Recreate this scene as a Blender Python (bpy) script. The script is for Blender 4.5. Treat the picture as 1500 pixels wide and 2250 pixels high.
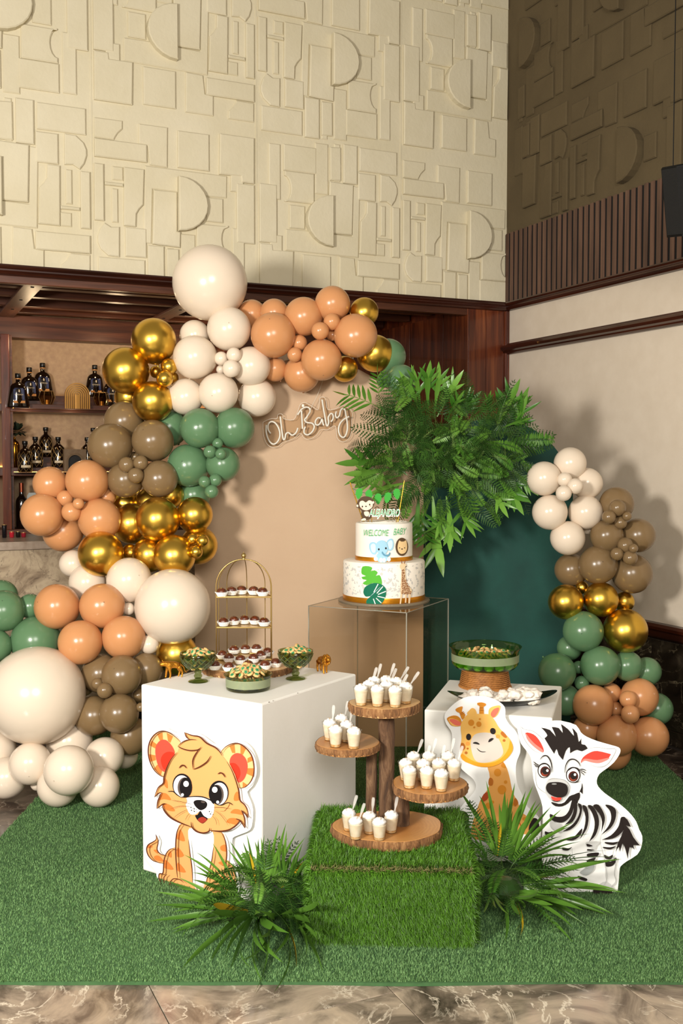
import bpy, bmesh, math, random
import numpy as np
from mathutils import Vector, Matrix
from mathutils.noise import noise as mnoise

for o in list(bpy.data.objects):
    bpy.data.objects.remove(o, do_unlink=True)
SC = bpy.context.scene
COL = SC.collection
random.seed(7)
rng = np.random.default_rng(7)

# ---------------------------------------------------------------- camera
CAM_H, PITCH, F = 1.5, math.atan(108 / 2250), 2250.0
cam_d = bpy.data.cameras.new('camera')
cam_d.sensor_fit = 'VERTICAL'
cam_d.sensor_height = 36.0
cam_d.lens = 36.0
cam_d.clip_start = 0.05
cam_o = bpy.data.objects.new('camera', cam_d)
cam_o.location = (0, 0, CAM_H)
cam_o.rotation_euler = (math.pi / 2 - PITCH, 0, 0)
COL.objects.link(cam_o)
SC.camera = cam_o

# ---------------------------------------------------------------- world and large lights
W = bpy.data.worlds.new('World')
SC.world = W
W.use_nodes = True
W.node_tree.nodes['Background'].inputs[0].default_value = (1.0, 0.86, 0.68, 1)
W.node_tree.nodes['Background'].inputs[1].default_value = 0.32


def area_light(name, loc, target, size, power, col):
    d = bpy.data.lights.new(name, 'AREA')
    d.shape = 'DISK'
    d.size = size
    d.energy = power
    d.color = col
    o = bpy.data.objects.new(name, d)
    o.location = loc
    o.rotation_euler = (Vector(target) - Vector(loc)).to_track_quat('-Z', 'Y').to_euler()
    COL.objects.link(o)
    return o


area_light('key_softbox', (-2.0, 0.2, 1.95), (0.1, 5.0, 1.35), 0.55, 225, (1.0, 0.95, 0.87))
area_light('bounce_umbrella', (0.35, -0.8, 2.6), (0.1, 4.6, 0.9), 1.6, 150, (1.0, 0.95, 0.87))

SC.view_settings.view_transform = 'Standard'
SC.view_settings.look = 'None'
SC.view_settings.gamma = 1
SC.view_settings.use_curve_mapping = False
SC.view_settings.exposure = 0.0

# ---------------------------------------------------------------- projection helpers
_c, _s = math.cos(PITCH), math.sin(PITCH)
EYE = Vector((0, 0, CAM_H))


def ray(px, py):
    a, b = (px - 750) / F, (1125 - py) / F
    return Vector((a, _c + b * _s, -_s + b * _c))


def at(px, py, Y):
    d = ray(px, py)
    return EYE + d * (Y / d.y)


def onz(px, py, z):
    d = ray(px, py)
    return EYE + d * ((z - CAM_H) / d.z)


def onplane(px, py, p0, n):
    d = ray(px, py)
    return EYE + d * ((Vector(p0) - EYE).dot(n) / d.dot(n))


def oncyl(px, py, cx, cy, R):
    d = ray(px, py)
    A = d.x * d.x + d.y * d.y
    B = -2 * (d.x * cx + d.y * cy)
    C = cx * cx + cy * cy - R * R
    disc = max(B * B - 4 * A * C, 0.0)
    t = (-B - math.sqrt(disc)) / (2 * A)
    return EYE + d * t


# room axes: U runs along the back wall to the right, V into the bar
U = Vector((0.910, 0.4146, 0)).normalized()
V = Vector((-U.y, U.x, 0))
CORNER = Vector((1.10, 6.84, 0))
RM = Matrix(((U.x, V.x, 0, CORNER.x), (U.y, V.y, 0, CORNER.y), (0, 0, 1, 0), (0, 0, 0, 1)))


def wallpt(px, py):
    p = onplane(px, py, CORNER, V)
    return ((p - CORNER).dot(U), p.z)


# ---------------------------------------------------------------- object helpers
def tag(o, label=None, cat=None, group=None, kind=None):
    if label: o['label'] = label
    if cat: o['category'] = cat
    if group: o['group'] = group
    if kind: o['kind'] = kind
    return o


def thing(name, label, cat, loc=(0, 0, 0), rz=0.0, group=None):
    o = bpy.data.objects.new(name, None)
    o.empty_display_size = 0.05
    COL.objects.link(o)
    o.location = loc
    o.rotation_euler = (0, 0, rz)
    return tag(o, label, cat, group)


def link(name, me, parent=None, M=None):
    o = bpy.data.objects.new(name, me)
    COL.objects.link(o)
    if parent is not None:
        o.parent = parent
    if M is not None:
        o.matrix_local = M
    return o


def dup(root, parent=None):
    c = root.copy()
    COL.objects.link(c)
    if parent is not None:
        c.parent = parent
    for ch in root.children:
        dup(ch, c)
    return c


class MB:
    def __init__(s):
        s.v, s.f, s.m = [], [], []

    def add(s, vs, fs, mi=0):
        b = len(s.v)
        s.v += [tuple(p) for p in vs]
        s.f += [tuple(b + i for i in f) for f in fs]
        s.m += [mi] * len(fs)
        return s

    def box(s, x0, x1, y0, y1, z0, z1, b=0.0, mi=0):
        if b <= 0:
            vs = [(x, y, z) for z in (z0, z1) for y in (y0, y1) for x in (x0, x1)]
            return s.add(vs, [(0, 2, 3, 1), (4, 5, 7, 6), (0, 1, 5, 4), (1, 3, 7, 5), (3, 2, 6, 7), (2, 0, 4, 6)], mi)
        bm = bmesh.new()
        bmesh.ops.create_cube(bm, size=1)
        for q in bm.verts:
            q.co = Vector(((x0 + x1) / 2 + q.co.x * (x1 - x0), (y0 + y1) / 2 + q.co.y * (y1 - y0), (z0 + z1) / 2 + q.co.z * (z1 - z0)))
        bmesh.ops.bevel(bm, geom=bm.edges[:], offset=b, segments=2, affect='EDGES', profile=0.5)
        s.bm(bm, mi)
        return s

    def bm(s, bm, mi=0):
        bm.verts.index_update()
        s.add([q.co for q in bm.verts], [[q.index for q in f.verts] for f in bm.faces], mi)
        bm.free()
        return s

    def prism(s, poly, fn, h0, h1, cham=0.0, mi=0):
        """poly: 2D points (ccw); fn(a, b, h) -> xyz; extruded from h0 to h1, top chamfered"""
        n = len(poly)
        rings = [(poly, h0), (poly, h1 - cham)]
        if cham > 0:
            rings.append((inset(poly, cham), h1))
        vs = []
        for p, h in rings:
            vs += [fn(a, b, h) for a, b in p]
        fs = []
        for r in range(len(rings) - 1):
            for i in range(n):
                j = (i + 1) % n
                fs.append((r * n + i, r * n + j, (r + 1) * n + j, (r + 1) * n + i))
        fs.append(tuple((len(rings) - 1) * n + i for i in range(n)))
        return s.add(vs, fs, mi)

    def lathe(s, prof, n=24, c=(0, 0, 0), mi=0, capb=True, capt=True, wob=None):
        vs, fs = [], []
        for k, (r, z) in enumerate(prof):
            for i in range(n):
                a = 2 * math.pi * i / n
                w = wob(a, k) if wob else 1.0
                vs.append((c[0] + r * w * math.cos(a), c[1] + r * w * math.sin(a), c[2] + z))
        for k in range(len(prof) - 1):
            for i in range(n):
                j = (i + 1) % n
                fs.append((k * n + i, k * n + j, (k + 1) * n + j, (k + 1) * n + i))
        if capb: fs.append(tuple(reversed(range(n))))
        if capt: fs.append(tuple((len(prof) - 1) * n + i for i in range(n)))
        return s.add(vs, fs, mi)

    def tube(s, path, r, n=8, mi=0, closed=False):
        P = [Vector(p) for p in path]
        R = r if isinstance(r, (list, tuple)) else [r] * len(P)
        vs, fs = [], []
        prev = None
        for i, p in enumerate(P):
            if closed:
                t = P[(i + 1) % len(P)] - P[i - 1]
            else:
                t = P[min(i + 1, len(P) - 1)] - P[max(i - 1, 0)]
            if t.length < 1e-9: t = Vector((0, 0, 1))
            t.normalize()
            if prev is None:
                ref = Vector((0, 0, 1)) if abs(t.z) < .9 else Vector((1, 0, 0))
                a = t.cross(ref).normalized()
            else:
                a = (prev - t * prev.dot(t))
                a = a.normalized() if a.length > 1e-6 else t.orthogonal().normalized()
            prev = a
            b = t.cross(a)
            for k in range(n):
                th = 2 * math.pi * k / n
                vs.append(p + (a * math.cos(th) + b * math.sin(th)) * R[i])
        m = len(P)
        for i in range(m if closed else m - 1):
            i2 = (i + 1) % m
            for k in range(n):
                k2 = (k + 1) % n
                fs.append((i * n + k, i * n + k2, i2 * n + k2, i2 * n + k))
        if not closed:
            fs.append(tuple(reversed(range(n))))
            fs.append(tuple((m - 1) * n + k for k in range(n)))
        return s.add(vs, fs, mi)

    def ball(s, c, r, nu=12, nv=8, mi=0):
        rx, ry, rz = r if isinstance(r, (tuple, list)) else (r, r, r)
        vs = [(c[0], c[1], c[2] - rz)]
        for j in range(1, nv):
            a = -math.pi / 2 + math.pi * j / nv
            for i in range(nu):
                b = 2 * math.pi * i / nu
                vs.append((c[0] + rx * math.cos(a) * math.cos(b), c[1] + ry * math.cos(a) * math.sin(b), c[2] + rz * math.sin(a)))
        vs.append((c[0], c[1], c[2] + rz))
        fs = [(0, 1 + (i + 1) % nu, 1 + i) for i in range(nu)]
        for j in range(nv - 2):
            for i in range(nu):
                i2 = (i + 1) % nu
                fs.append((1 + j * nu + i, 1 + j * nu + i2, 1 + (j + 1) * nu + i2, 1 + (j + 1) * nu + i))
        t = len(vs) - 1
        b0 = 1 + (nv - 2) * nu
        fs += [(b0 + i, b0 + (i + 1) % nu, t) for i in range(nu)]
        return s.add(vs, fs, mi)

    def mesh(s, name, mat, smooth=False, ang=None):
        me = bpy.data.meshes.new(name)
        me.from_pydata(s.v, [], s.f)
        for mm in (mat if isinstance(mat, (list, tuple)) else [mat]):
            me.materials.append(mm)
        if len(set(s.m)) > 1 or (s.m and s.m[0]):
            me.polygons.foreach_set('material_index', s.m)
        if smooth:
            me.polygons.foreach_set('use_smooth', [True] * len(me.polygons))
            if ang is not None:
                me.set_sharp_from_angle(angle=math.radians(ang))
        me.update()
        return me

    def build(s, name, mat, parent=None, M=None, smooth=False, ang=None):
        return link(name, s.mesh(name, mat, smooth, ang), parent, M)


def area2(p):
    return 0.5 * sum(p[i][0] * p[(i + 1) % len(p)][1] - p[(i + 1) % len(p)][0] * p[i][1] for i in range(len(p)))


def ccw(p):
    return list(p) if area2(p) > 0 else list(reversed(p))


def inset(p, d):
    n = len(p)
    out = []
    for i in range(n):
        a, b, c = p[i - 1], p[i], p[(i + 1) % n]
        e1 = Vector((b[0] - a[0], b[1] - a[1]))
        e2 = Vector((c[0] - b[0], c[1] - b[1]))
        if e1.length < 1e-9 or e2.length < 1e-9:
            out.append(b); continue
        n1 = Vector((-e1.y, e1.x)).normalized()
        n2 = Vector((-e2.y, e2.x)).normalized()
        m = n1 + n2
        k = d / max(0.45, (1 + n1.dot(n2)) / 1.0) if m.length > 1e-6 else d
        out.append((b[0] + m.x * k, b[1] + m.y * k))
    return out


def smooth2(pts, n=4, closed=True):
    """Catmull-Rom; a point given twice in a row is a sharp corner"""
    P = [tuple(p) for p in pts]
    m = len(P)
    out = []
    rngi = range(m if closed else m - 1)
    for i in rngi:
        p1, p2 = P[i], P[(i + 1) % m]
        if p1 == p2:
            continue
        p0 = P[i - 1] if (closed or i > 0) else p1
        p3 = P[(i + 2) % m] if (closed or i + 2 < m) else p2
        for k in range(n):
            t = k / n
            r = []
            for c in range(len(p1)):
                r.append(0.5 * (2 * p1[c] + (p2[c] - p0[c]) * t + (2 * p0[c] - 5 * p1[c] + 4 * p2[c] - p3[c]) * t * t + (3 * p1[c] - p0[c] - 3 * p2[c] + p3[c]) * t ** 3))
            out.append(tuple(r))
    if not closed:
        out.append(P[-1])
    return out


# ---------------------------------------------------------------- materials
def srgb(h):
    h = h.lstrip('#')
    c = [int(h[i:i + 2], 16) / 255 for i in (0, 2, 4)]
    return tuple((x / 12.92 if x <= 0.04045 else ((x + 0.055) / 1.055) ** 2.4) for x in c) + (1,)


class NT:
    def __init__(s, name):
        s.mat = bpy.data.materials.new(name)
        s.mat.use_nodes = True
        s.t = s.mat.node_tree
        s.b = s.t.nodes['Principled BSDF']
        s.out = s.t.nodes['Material Output']

    def n(s, typ, **kw):
        nd = s.t.nodes.new(typ)
        for k, v in kw.items():
            if k.startswith('i_'):
                nd.inputs[k[2:].replace('_', ' ')].default_value = v
            else:
                setattr(nd, k, v)
        return nd

    def l(s, a, b):
        s.t.links.new(a, b)

    def coords(s, scale=(1, 1, 1), rnd=False, space='Object'):
        tc = s.n('ShaderNodeTexCoord')
        mp = s.n('ShaderNodeMapping')
        mp.inputs['Scale'].default_value = scale
        s.l(tc.outputs[space], mp.inputs['Vector'])
        if rnd:
            oi = s.n('ShaderNodeObjectInfo')
            mu = s.n('ShaderNodeMath', operation='MULTIPLY')
            mu.inputs[1].default_value = 37.0
            s.l(oi.outputs['Random'], mu.inputs[0])
            s.l(mu.outputs[0], mp.inputs['Location'])
        return mp.outputs[0]

    def ramp(s, src, stops, interp='LINEAR'):
        r = s.n('ShaderNodeValToRGB')
        r.color_ramp.interpolation = interp
        e = r.color_ramp.elements
        while len(e) < len(stops): e.new(0.5)
        for i, (p, c) in enumerate(stops):
            e[i].position = p
            e[i].color = srgb(c) if isinstance(c, str) else c
        s.l(src, r.inputs[0])
        return r.outputs[0]

    def noise(s, vec, scale, detail=4, rough=.55, dist=0.0):
        nd = s.n('ShaderNodeTexNoise')
        nd.inputs['Scale'].default_value = scale
        nd.inputs['Detail'].default_value = detail
        nd.inputs['Roughness'].default_value = rough
        nd.inputs['Distortion'].default_value = dist
        s.l(vec, nd.inputs['Vector'])
        return nd.outputs[0]

    def bump(s, h, strength, dist=0.01):
        b = s.n('ShaderNodeBump')
        b.inputs['Strength'].default_value = strength
        b.inputs['Distance'].default_value = dist
        s.l(h, b.inputs['Height'])
        s.l(b.outputs[0], s.b.inputs['Normal'])
        return b

    def mix(s, f, a, b):
        m = s.n('ShaderNodeMix', data_type='RGBA')
        for sock, val in ((m.inputs[0], f), (m.inputs[6], a), (m.inputs[7], b)):
            if isinstance(val, (int, float)): sock.default_value = val
            elif isinstance(val, tuple): sock.default_value = val
            elif isinstance(val, str): sock.default_value = srgb(val)
            else: s.l(val, sock)
        return m.outputs[2]

    def set(s, **kw):
        names = {'rough': 'Roughness', 'metal': 'Metallic', 'trans': 'Transmission Weight', 'ior': 'IOR', 'coat': 'Coat Weight', 'spec': 'Specular IOR Level', 'sheen': 'Sheen Weight', 'sss': 'Subsurface Weight', 'coatr': 'Coat Roughness', 'alpha': 'Alpha'}
        for k, v in kw.items():
            if k in names: s.b.inputs[names[k]].default_value = v
        return s

    def base(s, c):
        if isinstance(c, str): s.b.inputs['Base Color'].default_value = srgb(c)
        elif isinstance(c, tuple): s.b.inputs['Base Color'].default_value = c
        else: s.l(c, s.b.inputs['Base Color'])
        return s


def plain(name, col, rough=.5, metal=0, var=None, vscale=6, bump=None, bscale=80, emit=None, rnd=False, **kw):
    t = NT(name)
    t.set(rough=rough, metal=metal, **kw)
    if var or bump:
        vec = t.coords(rnd=rnd)
    if var:
        t.base(t.ramp(t.noise(vec, vscale), [(.3, var), (.7, col)]))
    else:
        t.base(col)
    if bump:
        t.bump(t.noise(vec, bscale, 3), bump, .004)
    if emit:
        t.b.inputs['Emission Color'].default_value = srgb(emit[0])
        t.b.inputs['Emission Strength'].default_value = emit[1]
    return t.mat


def wood(name, dark, mid, light, axis=2, scale=1.0, rough=.35, coat=0.0, rnd=True):
    t = NT(name)
    sc = [14 * scale] * 3
    sc[axis] = 0.9 * scale
    vec = t.coords(tuple(sc), rnd)
    n1 = t.noise(vec, 1.6, 6, .6, .6)
    t.base(t.ramp(n1, [(.28, dark), (.5, mid), (.72, light)]))
    t.set(rough=rough, coat=coat)
    t.bump(n1, .12, .003)
    return t.mat


def marble(name, stops, scale, vein, veinw=.025, rough=.16, rnd=True):
    t = NT(name)
    vec = t.coords((scale,) * 3, rnd)
    n1 = t.noise(vec, 2.2, 9, .62, 1.6)
    c = t.ramp(n1, stops)
    n2 = t.noise(vec, 1.7, 8, .6, 2.6)
    sub = t.n('ShaderNodeMath', operation='SUBTRACT'); sub.inputs[1].default_value = .5
    t.l(n2, sub.inputs[0])
    ab = t.n('ShaderNodeMath', operation='ABSOLUTE'); t.l(sub.outputs[0], ab.inputs[0])
    vf = t.ramp(ab.outputs[0], [(0.0, (1, 1, 1, 1)), (veinw, (0, 0, 0, 1))])
    n3 = t.noise(vec, 3.5, 4)
    vm = t.n('ShaderNodeMath', operation='MULTIPLY')
    t.l(vf, vm.inputs[0])
    t.l(t.ramp(n3, [(.42, (0, 0, 0, 1)), (.6, (1, 1, 1, 1))]), vm.inputs[1])
    t.base(t.mix(vm.outputs[0], c, vein))
    t.set(rough=rough)
    return t.mat


def glass(name, col, rough=0.0, ior=1.45, weight=1.0):
    t = NT(name)
    t.base(col)
    t.set(rough=rough, trans=weight, ior=ior)
    return t.mat


def thin_glass(name, col, gloss=.10):
    """thin clear sheet: straight-through transparency with a fresnel gloss"""
    t = NT(name)
    tr = t.n('ShaderNodeBsdfTransparent'); tr.inputs[0].default_value = srgb(col)
    gl = t.n('ShaderNodeBsdfGlossy'); gl.inputs['Roughness'].default_value = 0.02
    lw = t.n('ShaderNodeLayerWeight'); lw.inputs[0].default_value = 0.5
    pw = t.n('ShaderNodeMath', operation='POWER'); pw.inputs[1].default_value = 4.0
    t.l(lw.outputs['Facing'], pw.inputs[0])
    ad = t.n('ShaderNodeMath', operation='MULTIPLY_ADD'); ad.inputs[1].default_value = .55; ad.inputs[2].default_value = .035 + gloss * .05
    t.l(pw.outputs[0], ad.inputs[0])
    mx = t.n('ShaderNodeMixShader')
    t.l(ad.outputs[0], mx.inputs[0]); t.l(tr.outputs[0], mx.inputs[1]); t.l(gl.outputs[0], mx.inputs[2])
    t.l(mx.outputs[0], t.out.inputs[0])
    return t.mat


M = {}
# ================================================================ THE ROOM
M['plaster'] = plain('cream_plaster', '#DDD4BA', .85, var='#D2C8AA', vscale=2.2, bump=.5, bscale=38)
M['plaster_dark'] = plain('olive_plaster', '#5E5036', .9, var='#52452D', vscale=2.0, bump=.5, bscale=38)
M['mahogany'] = wood('mahogany', '#35150A', '#612A14', '#8A4A26', 2, 1.0, .28, .3)
M['mahogany_u'] = wood('mahogany_rail', '#1F0B06', '#35140A', '#4A2010', 0, 1.0, .3, .3)
M['mahogany_v'] = wood('mahogany_side_rail', '#1F0B06', '#35140A', '#4A2010', 1, 1.0, .3, .3)
M['shelfwood'] = wood('shelf_walnut', '#2E150B', '#4C2716', '#6A3C25', 0, 1.0, .4)
M['slatwood'] = wood('slat_walnut', '#3E2B22', '#5A4033', '#6E5040', 2, 1.2, .5)
M['felt'] = plain('black_felt', '#0A0806', .9)
M['linen'] = plain('wall_linen', '#DDD0BE', .8, var='#D6C8B5', vscale=9, bump=.25, bscale=420)
M['weave'] = plain('woven_wallpaper', '#B89A78', .85, var='#A5866A', vscale=30, bump=.6, bscale=200)
M['marble_floor'] = marble('floor_marble', [(.30, '#3A322B'), (.44, '#6B5F53'), (.56, '#9C8D7B'), (.72, '#B7A58E')], 1.5, '#D8CCB8', .02)
M['marble_dark'] = marble('dado_marble', [(.30, '#15110D'), (.5, '#2B241C'), (.75, '#4A4234')], 1.6, '#8D8169', .015)
M['marble_bar'] = marble('bar_marble', [(.30, '#4A3E36'), (.42, '#8F7D68'), (.58, '#B5A389'), (.75, '#9B8773')], 2.4, '#3B2F2C', .02)
M['stone_top'] = plain('counter_stone', '#A59484', .3, var='#8A7868', vscale=24)
M['grout'] = plain('grout', '#2E2822', .8)
M['cream_ceiling'] = plain('bar_ceiling_paint', '#A88F6C', .8)


def room_obj(name, mb, mat, **kw):
    o = mb.build(name, mat, None, RM, **kw)
    tag(o, kind='structure')
    return o


# ---- floor with marble tiles
fl = room_obj('floor', MB().box(-6.2, 0.02, -5.2, 2.0, -0.06, -0.012), M['grout'])
M['marble_floor_dk'] = marble('floor_marble_dk', [(.30, '#1C1613'), (.46, '#3A302A'), (.6, '#5A4C42'), (.75, '#77675A')], 1.5, '#9A8C7C', .02)  # darker version of the floor marble, for the tiles further back
tile_dk = MB().box(-.3088, .3088, -.3088, .3088, -.012, 0.0, .0015).mesh('tile', M['marble_floor_dk'])
tile_me = MB().box(-.3088, .3088, -.3088, .3088, -.012, 0.0, .0015).mesh('tile', M['marble_floor'])
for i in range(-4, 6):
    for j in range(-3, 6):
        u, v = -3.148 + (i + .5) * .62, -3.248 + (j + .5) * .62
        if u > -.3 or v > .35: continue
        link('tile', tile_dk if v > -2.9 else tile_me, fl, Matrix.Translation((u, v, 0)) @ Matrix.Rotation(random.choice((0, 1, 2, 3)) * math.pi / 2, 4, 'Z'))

# ---- cast relief panels, traced on one panel of the wall and repeated
PW = 0.957
Z0 = 3.443
UA = wallpt(202, 420)[0]


def c3(x, y):
    u, z = wallpt(200 + x / 3.75, 250 + y / 3.75)
    return ((u - UA) * .981, z - Z0)


UC = wallpt(872, 500)[0]


def c4(x, y):
    u, z = wallpt(560 + x / 2.6316, 280 + y / 2.6316)
    return (u - UC, z - Z0)


def rect(f, x0, y0, x1, y1):
    (a, b), (c, d) = f(x0, y0), f(x1, y1)
    return [(a, b), (a, d), (c, d), (c, b)]


def poly(f, pts):
    return [f(*p) for p in pts]


def dshape():
    (a, b), (c, d) = c3(718, 528), c3(718, 975)
    e = c3(962, 750)[0]
    cz, rz, ru = (b + d) / 2, (b - d) / 2, e - a
    return [(a + ru * math.cos(t), cz + rz * math.sin(t)) for t in [(-90 + 15 * k) * math.pi / 180 for k in range(13)]]


def bite(f, x0, y0, x1, y1, cy, r):
    (a, b), (c, d) = f(x0, y0), f(x1, y1)
    zc = b + (d - b) * cy
    pts = [(a, b), (a, d), (c, d)]
    for k in range(9):
        t = math.pi * 1.5 - math.pi * k / 8
        pts.append((c + r * .55 * math.cos(t) * 1.0, zc + r * math.sin(t)))
    pts.append((c, b))
    return pts


RELIEF = [
    (poly(c3, [(24, 30), (262, 62), (262, 130), (222, 165), (202, 195), (190, 220), (24, 196)]), .012),
    (rect(c3, 24, 204, 465, 408), .020),
    (poly(c3, [(398, 85), (640, 118), (638, 448), (490, 425), (472, 270), (398, 252)]), .013),
    (rect(c3, 722, 142, 988, 480), .015),
    (poly(c3, [(1075, 170), (1362, 210), (1362, 585), (1256, 572), (1250, 524), (1070, 505)]), .020),
    (poly(c3, [(448, 428), (1138, 518), (1135, 700), (960, 685), (515, 625), (505, 1075), (440, 1066)]), .010),
    (poly(c3, [(520, 632), (716, 652), (716, 975), (745, 980), (742, 1108), (512, 1078)]), .022),
    (dshape(), .055),
    (rect(c3, 965, 692, 1104, 905), .014),
    (rect(c3, 1215, 578, 1366, 1080), .018),
    (bite(c3, 882, 908, 1150, 1190, .42, .075), .016),
    (rect(c3, 22, 408, 108, 886), .018),
    (rect(c3, 176, 432, 268, 556), .010),
    (rect(c3, 112, 562, 268, 606), .018),
    (rect(c3, 172, 616, 226, 900), .012),
    (poly(c3, [(272, 442), (443, 464), (434, 755), (400, 790), (376, 830), (372, 935), (272, 925)]), .018),
    (poly(c3, [(110, 900), (75, 945), (54, 1010), (56, 1060), (80, 1115), (145, 1172), (236, 1184), (236, 935), (165, 935)]), .016),
    (rect(c3, 284, 936, 462, 1192), .016),
    (rect(c3, 60, 1178, 452, 1420), .014),
    (rect(c3, 472, 1085, 612, 1440), .018),
    (rect(c3, 634, 1105, 694, 1440), .008),
    (rect(c3, 748, 990, 875, 1440), .010),
    (rect(c4, 1275, 880, 1432, 1030), .014),
    (poly(c4, [(1180, 850), (1205, 852), (1205, 1030), (1150, 1030), (1150, 850)]), .016),
    (rect(c4, 1444, 340, 1500, 560), .014),
    (rect(c4, 1448, 740, 1500, 1030), .012),
]
RELIEF_ME = []
for pl, h in RELIEF:
    RELIEF_ME.append([MB().prism(ccw(pl), lambda a, b, q: (a - PW / 2, -q, b + PW / 2), 0, h, .006).mesh('relief_block', M[k]) for k in ('plaster', 'plaster_dark')])


def clip_low(p, z):
    out = []
    for a, b in zip(p, p[1:] + p[:1]):
        if (a[1] >= z) != (b[1] >= z):
            k = (z - a[1]) / (b[1] - a[1])
            out.append((a[0] + (b[0] - a[0]) * k, z))
        if b[1] >= z: out.append(b)
    return out


def relief(parent, base, kind, clip):
    """parent matrix already places local (x right, -y toward the room, z up)"""
    for i, (pl, h) in enumerate(RELIEF):
        for (cx, cz, rot) in base:
            sg = -1 if rot else 1
            xs = [cx + sg * (p[0] - PW / 2) for p in pl]
            zs = [cz + sg * (p[1] + PW / 2) for p in pl]
            if max(zs) > 4.75 or min(zs) < clip[2] or min(xs) < clip[0] or max(xs) > clip[1]: continue
            Mx = Matrix.Translation((cx, 0, cz)) @ (Matrix.Rotation(math.pi, 4, 'Y') if rot else Matrix.Identity(4))
            if min(zs) < 2.55:
                cl = clip_low(list(zip(xs, zs)), 2.551)
                if len(cl) < 3 or max(q[1] for q in cl) < 2.57: continue
                MB().prism(ccw(cl), lambda a, b, q: (a, -q, b), 0, h, .006).build('relief_block', M['plaster'], parent)
                continue
            link('relief_block', RELIEF_ME[i][kind], parent, Mx)


wb = room_obj('wall_back', MB().box(-5.6, 0.0, 0.0, .16, 2.55, 5.2), M['plaster'])
panels = []
for ci in range(-2, 3):
    for ri in range(-1, 3):
        panels.append((UA + PW * (ci + .5), Z0 - PW / 2 + PW * ri, (ci + ri) % 2 != 0))  # warm point light added to back up the shelf light strips, no fixture
relief(wb, panels, 0, (-3.75, 0.0, 2.40))
seam = MB()
for ci in range(-1, 3):
    seam.box(UA + PW * ci - .004, UA + PW * ci + .004, -.003, 0, 2.55, 4.8)
seam.build('seam', M['plaster'], wb)

# ---- right wall: local x = distance toward the camera
RWM = RM @ Matrix.Rotation(-math.pi / 2, 4, 'Z')      # local x -> -V, local -y -> -U


def rw_obj(name, mb, mat, **kw):
    o = mb.build(name, mat, None, RWM, **kw)
    tag(o, kind='structure')
    return o


wr = rw_obj('wall_right', MB().box(0, 4.5, 0, .16, .0, 5.2), M['linen'])
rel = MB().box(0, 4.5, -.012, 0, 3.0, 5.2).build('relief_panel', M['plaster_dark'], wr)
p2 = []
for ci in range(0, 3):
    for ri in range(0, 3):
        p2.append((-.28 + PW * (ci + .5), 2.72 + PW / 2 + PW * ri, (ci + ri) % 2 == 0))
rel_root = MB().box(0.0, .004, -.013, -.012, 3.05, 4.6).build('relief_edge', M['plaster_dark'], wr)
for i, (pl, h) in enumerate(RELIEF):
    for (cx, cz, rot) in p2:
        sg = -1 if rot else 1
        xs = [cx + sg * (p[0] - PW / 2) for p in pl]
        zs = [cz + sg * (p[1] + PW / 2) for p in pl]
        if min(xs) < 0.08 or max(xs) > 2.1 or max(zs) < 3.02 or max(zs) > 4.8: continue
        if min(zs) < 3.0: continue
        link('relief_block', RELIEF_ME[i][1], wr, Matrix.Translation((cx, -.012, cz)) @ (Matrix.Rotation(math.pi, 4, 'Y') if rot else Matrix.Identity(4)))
# slat panel
MB().box(0.0, 2.3, -.022, -.001, 2.545, 3.0).build('slat_backing', M['felt'], wr)
slat_me = MB().box(-.0165, .0165, -.029, -.022, 2.545, 3.004, .002).mesh('slat', M['slatwood'])
for k in range(44):
    link('slat', slat_me, wr, Matrix.Translation((.03 + k * .0512, 0, random.uniform(-.002, .002))))


def moulding(prof, x0, x1):
    """prof: (out, z) going down the front; swept along local x"""
    mb = MB()
    n = len(prof)
    vs = [(x, -o_, z) for x in (x0, x1) for (o_, z) in prof]
    fs = [(i, i + 1, n + i + 1, n + i) for i in range(n - 1)]
    fs += [(n - 1, 0, n, 2 * n - 1), tuple(range(n - 1, -1, -1)), tuple(range(n, 2 * n))]
    return mb.add(vs, fs)


CROWN = [(0, 2.552), (.050, 2.552), (.056, 2.543), (.050, 2.534), (.040, 2.528), (.040, 2.520), (.030, 2.512), (.024, 2.504), (0, 2.500)]
RAIL = [(0, 2.290), (.018, 2.286), (.026, 2.276), (.050, 2.270), (.058, 2.256), (.052, 2.240), (.034, 2.232), (.030, 2.224), (.016, 2.216), (0, 2.214)]
DADO = [(0, .640), (.030, .636), (.045, .622), (.040, .606), (.028, .596), (.030, .566), (.018, .554), (0, .550)]
rw_obj('trim_1', moulding(CROWN, -.05, 2.6), M['mahogany_u'])
rw_obj('trim_2', moulding(RAIL, -.05, 2.6), M['mahogany_u'])
rw_obj('trim_3', moulding(DADO, -.05, 3.4), M['mahogany_u'])
rw_obj('baseboard_right', MB().box(.0, 3.4, -.02, 0, 0, .08, .004), M['marble_dark'])
dado = rw_obj('wall_dado', MB().box(0, 3.4, -.010, 0, .08, .55), M['grout'])
dtile = MB().box(-.358, .358, -.016, -.010, .082, .548, .001).mesh('marble_panel', M['marble_dark'])
for k in range(4):
    link('marble_panel', dtile, dado, Matrix.Translation((.36 + k * .72, 0, 0)))

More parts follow.
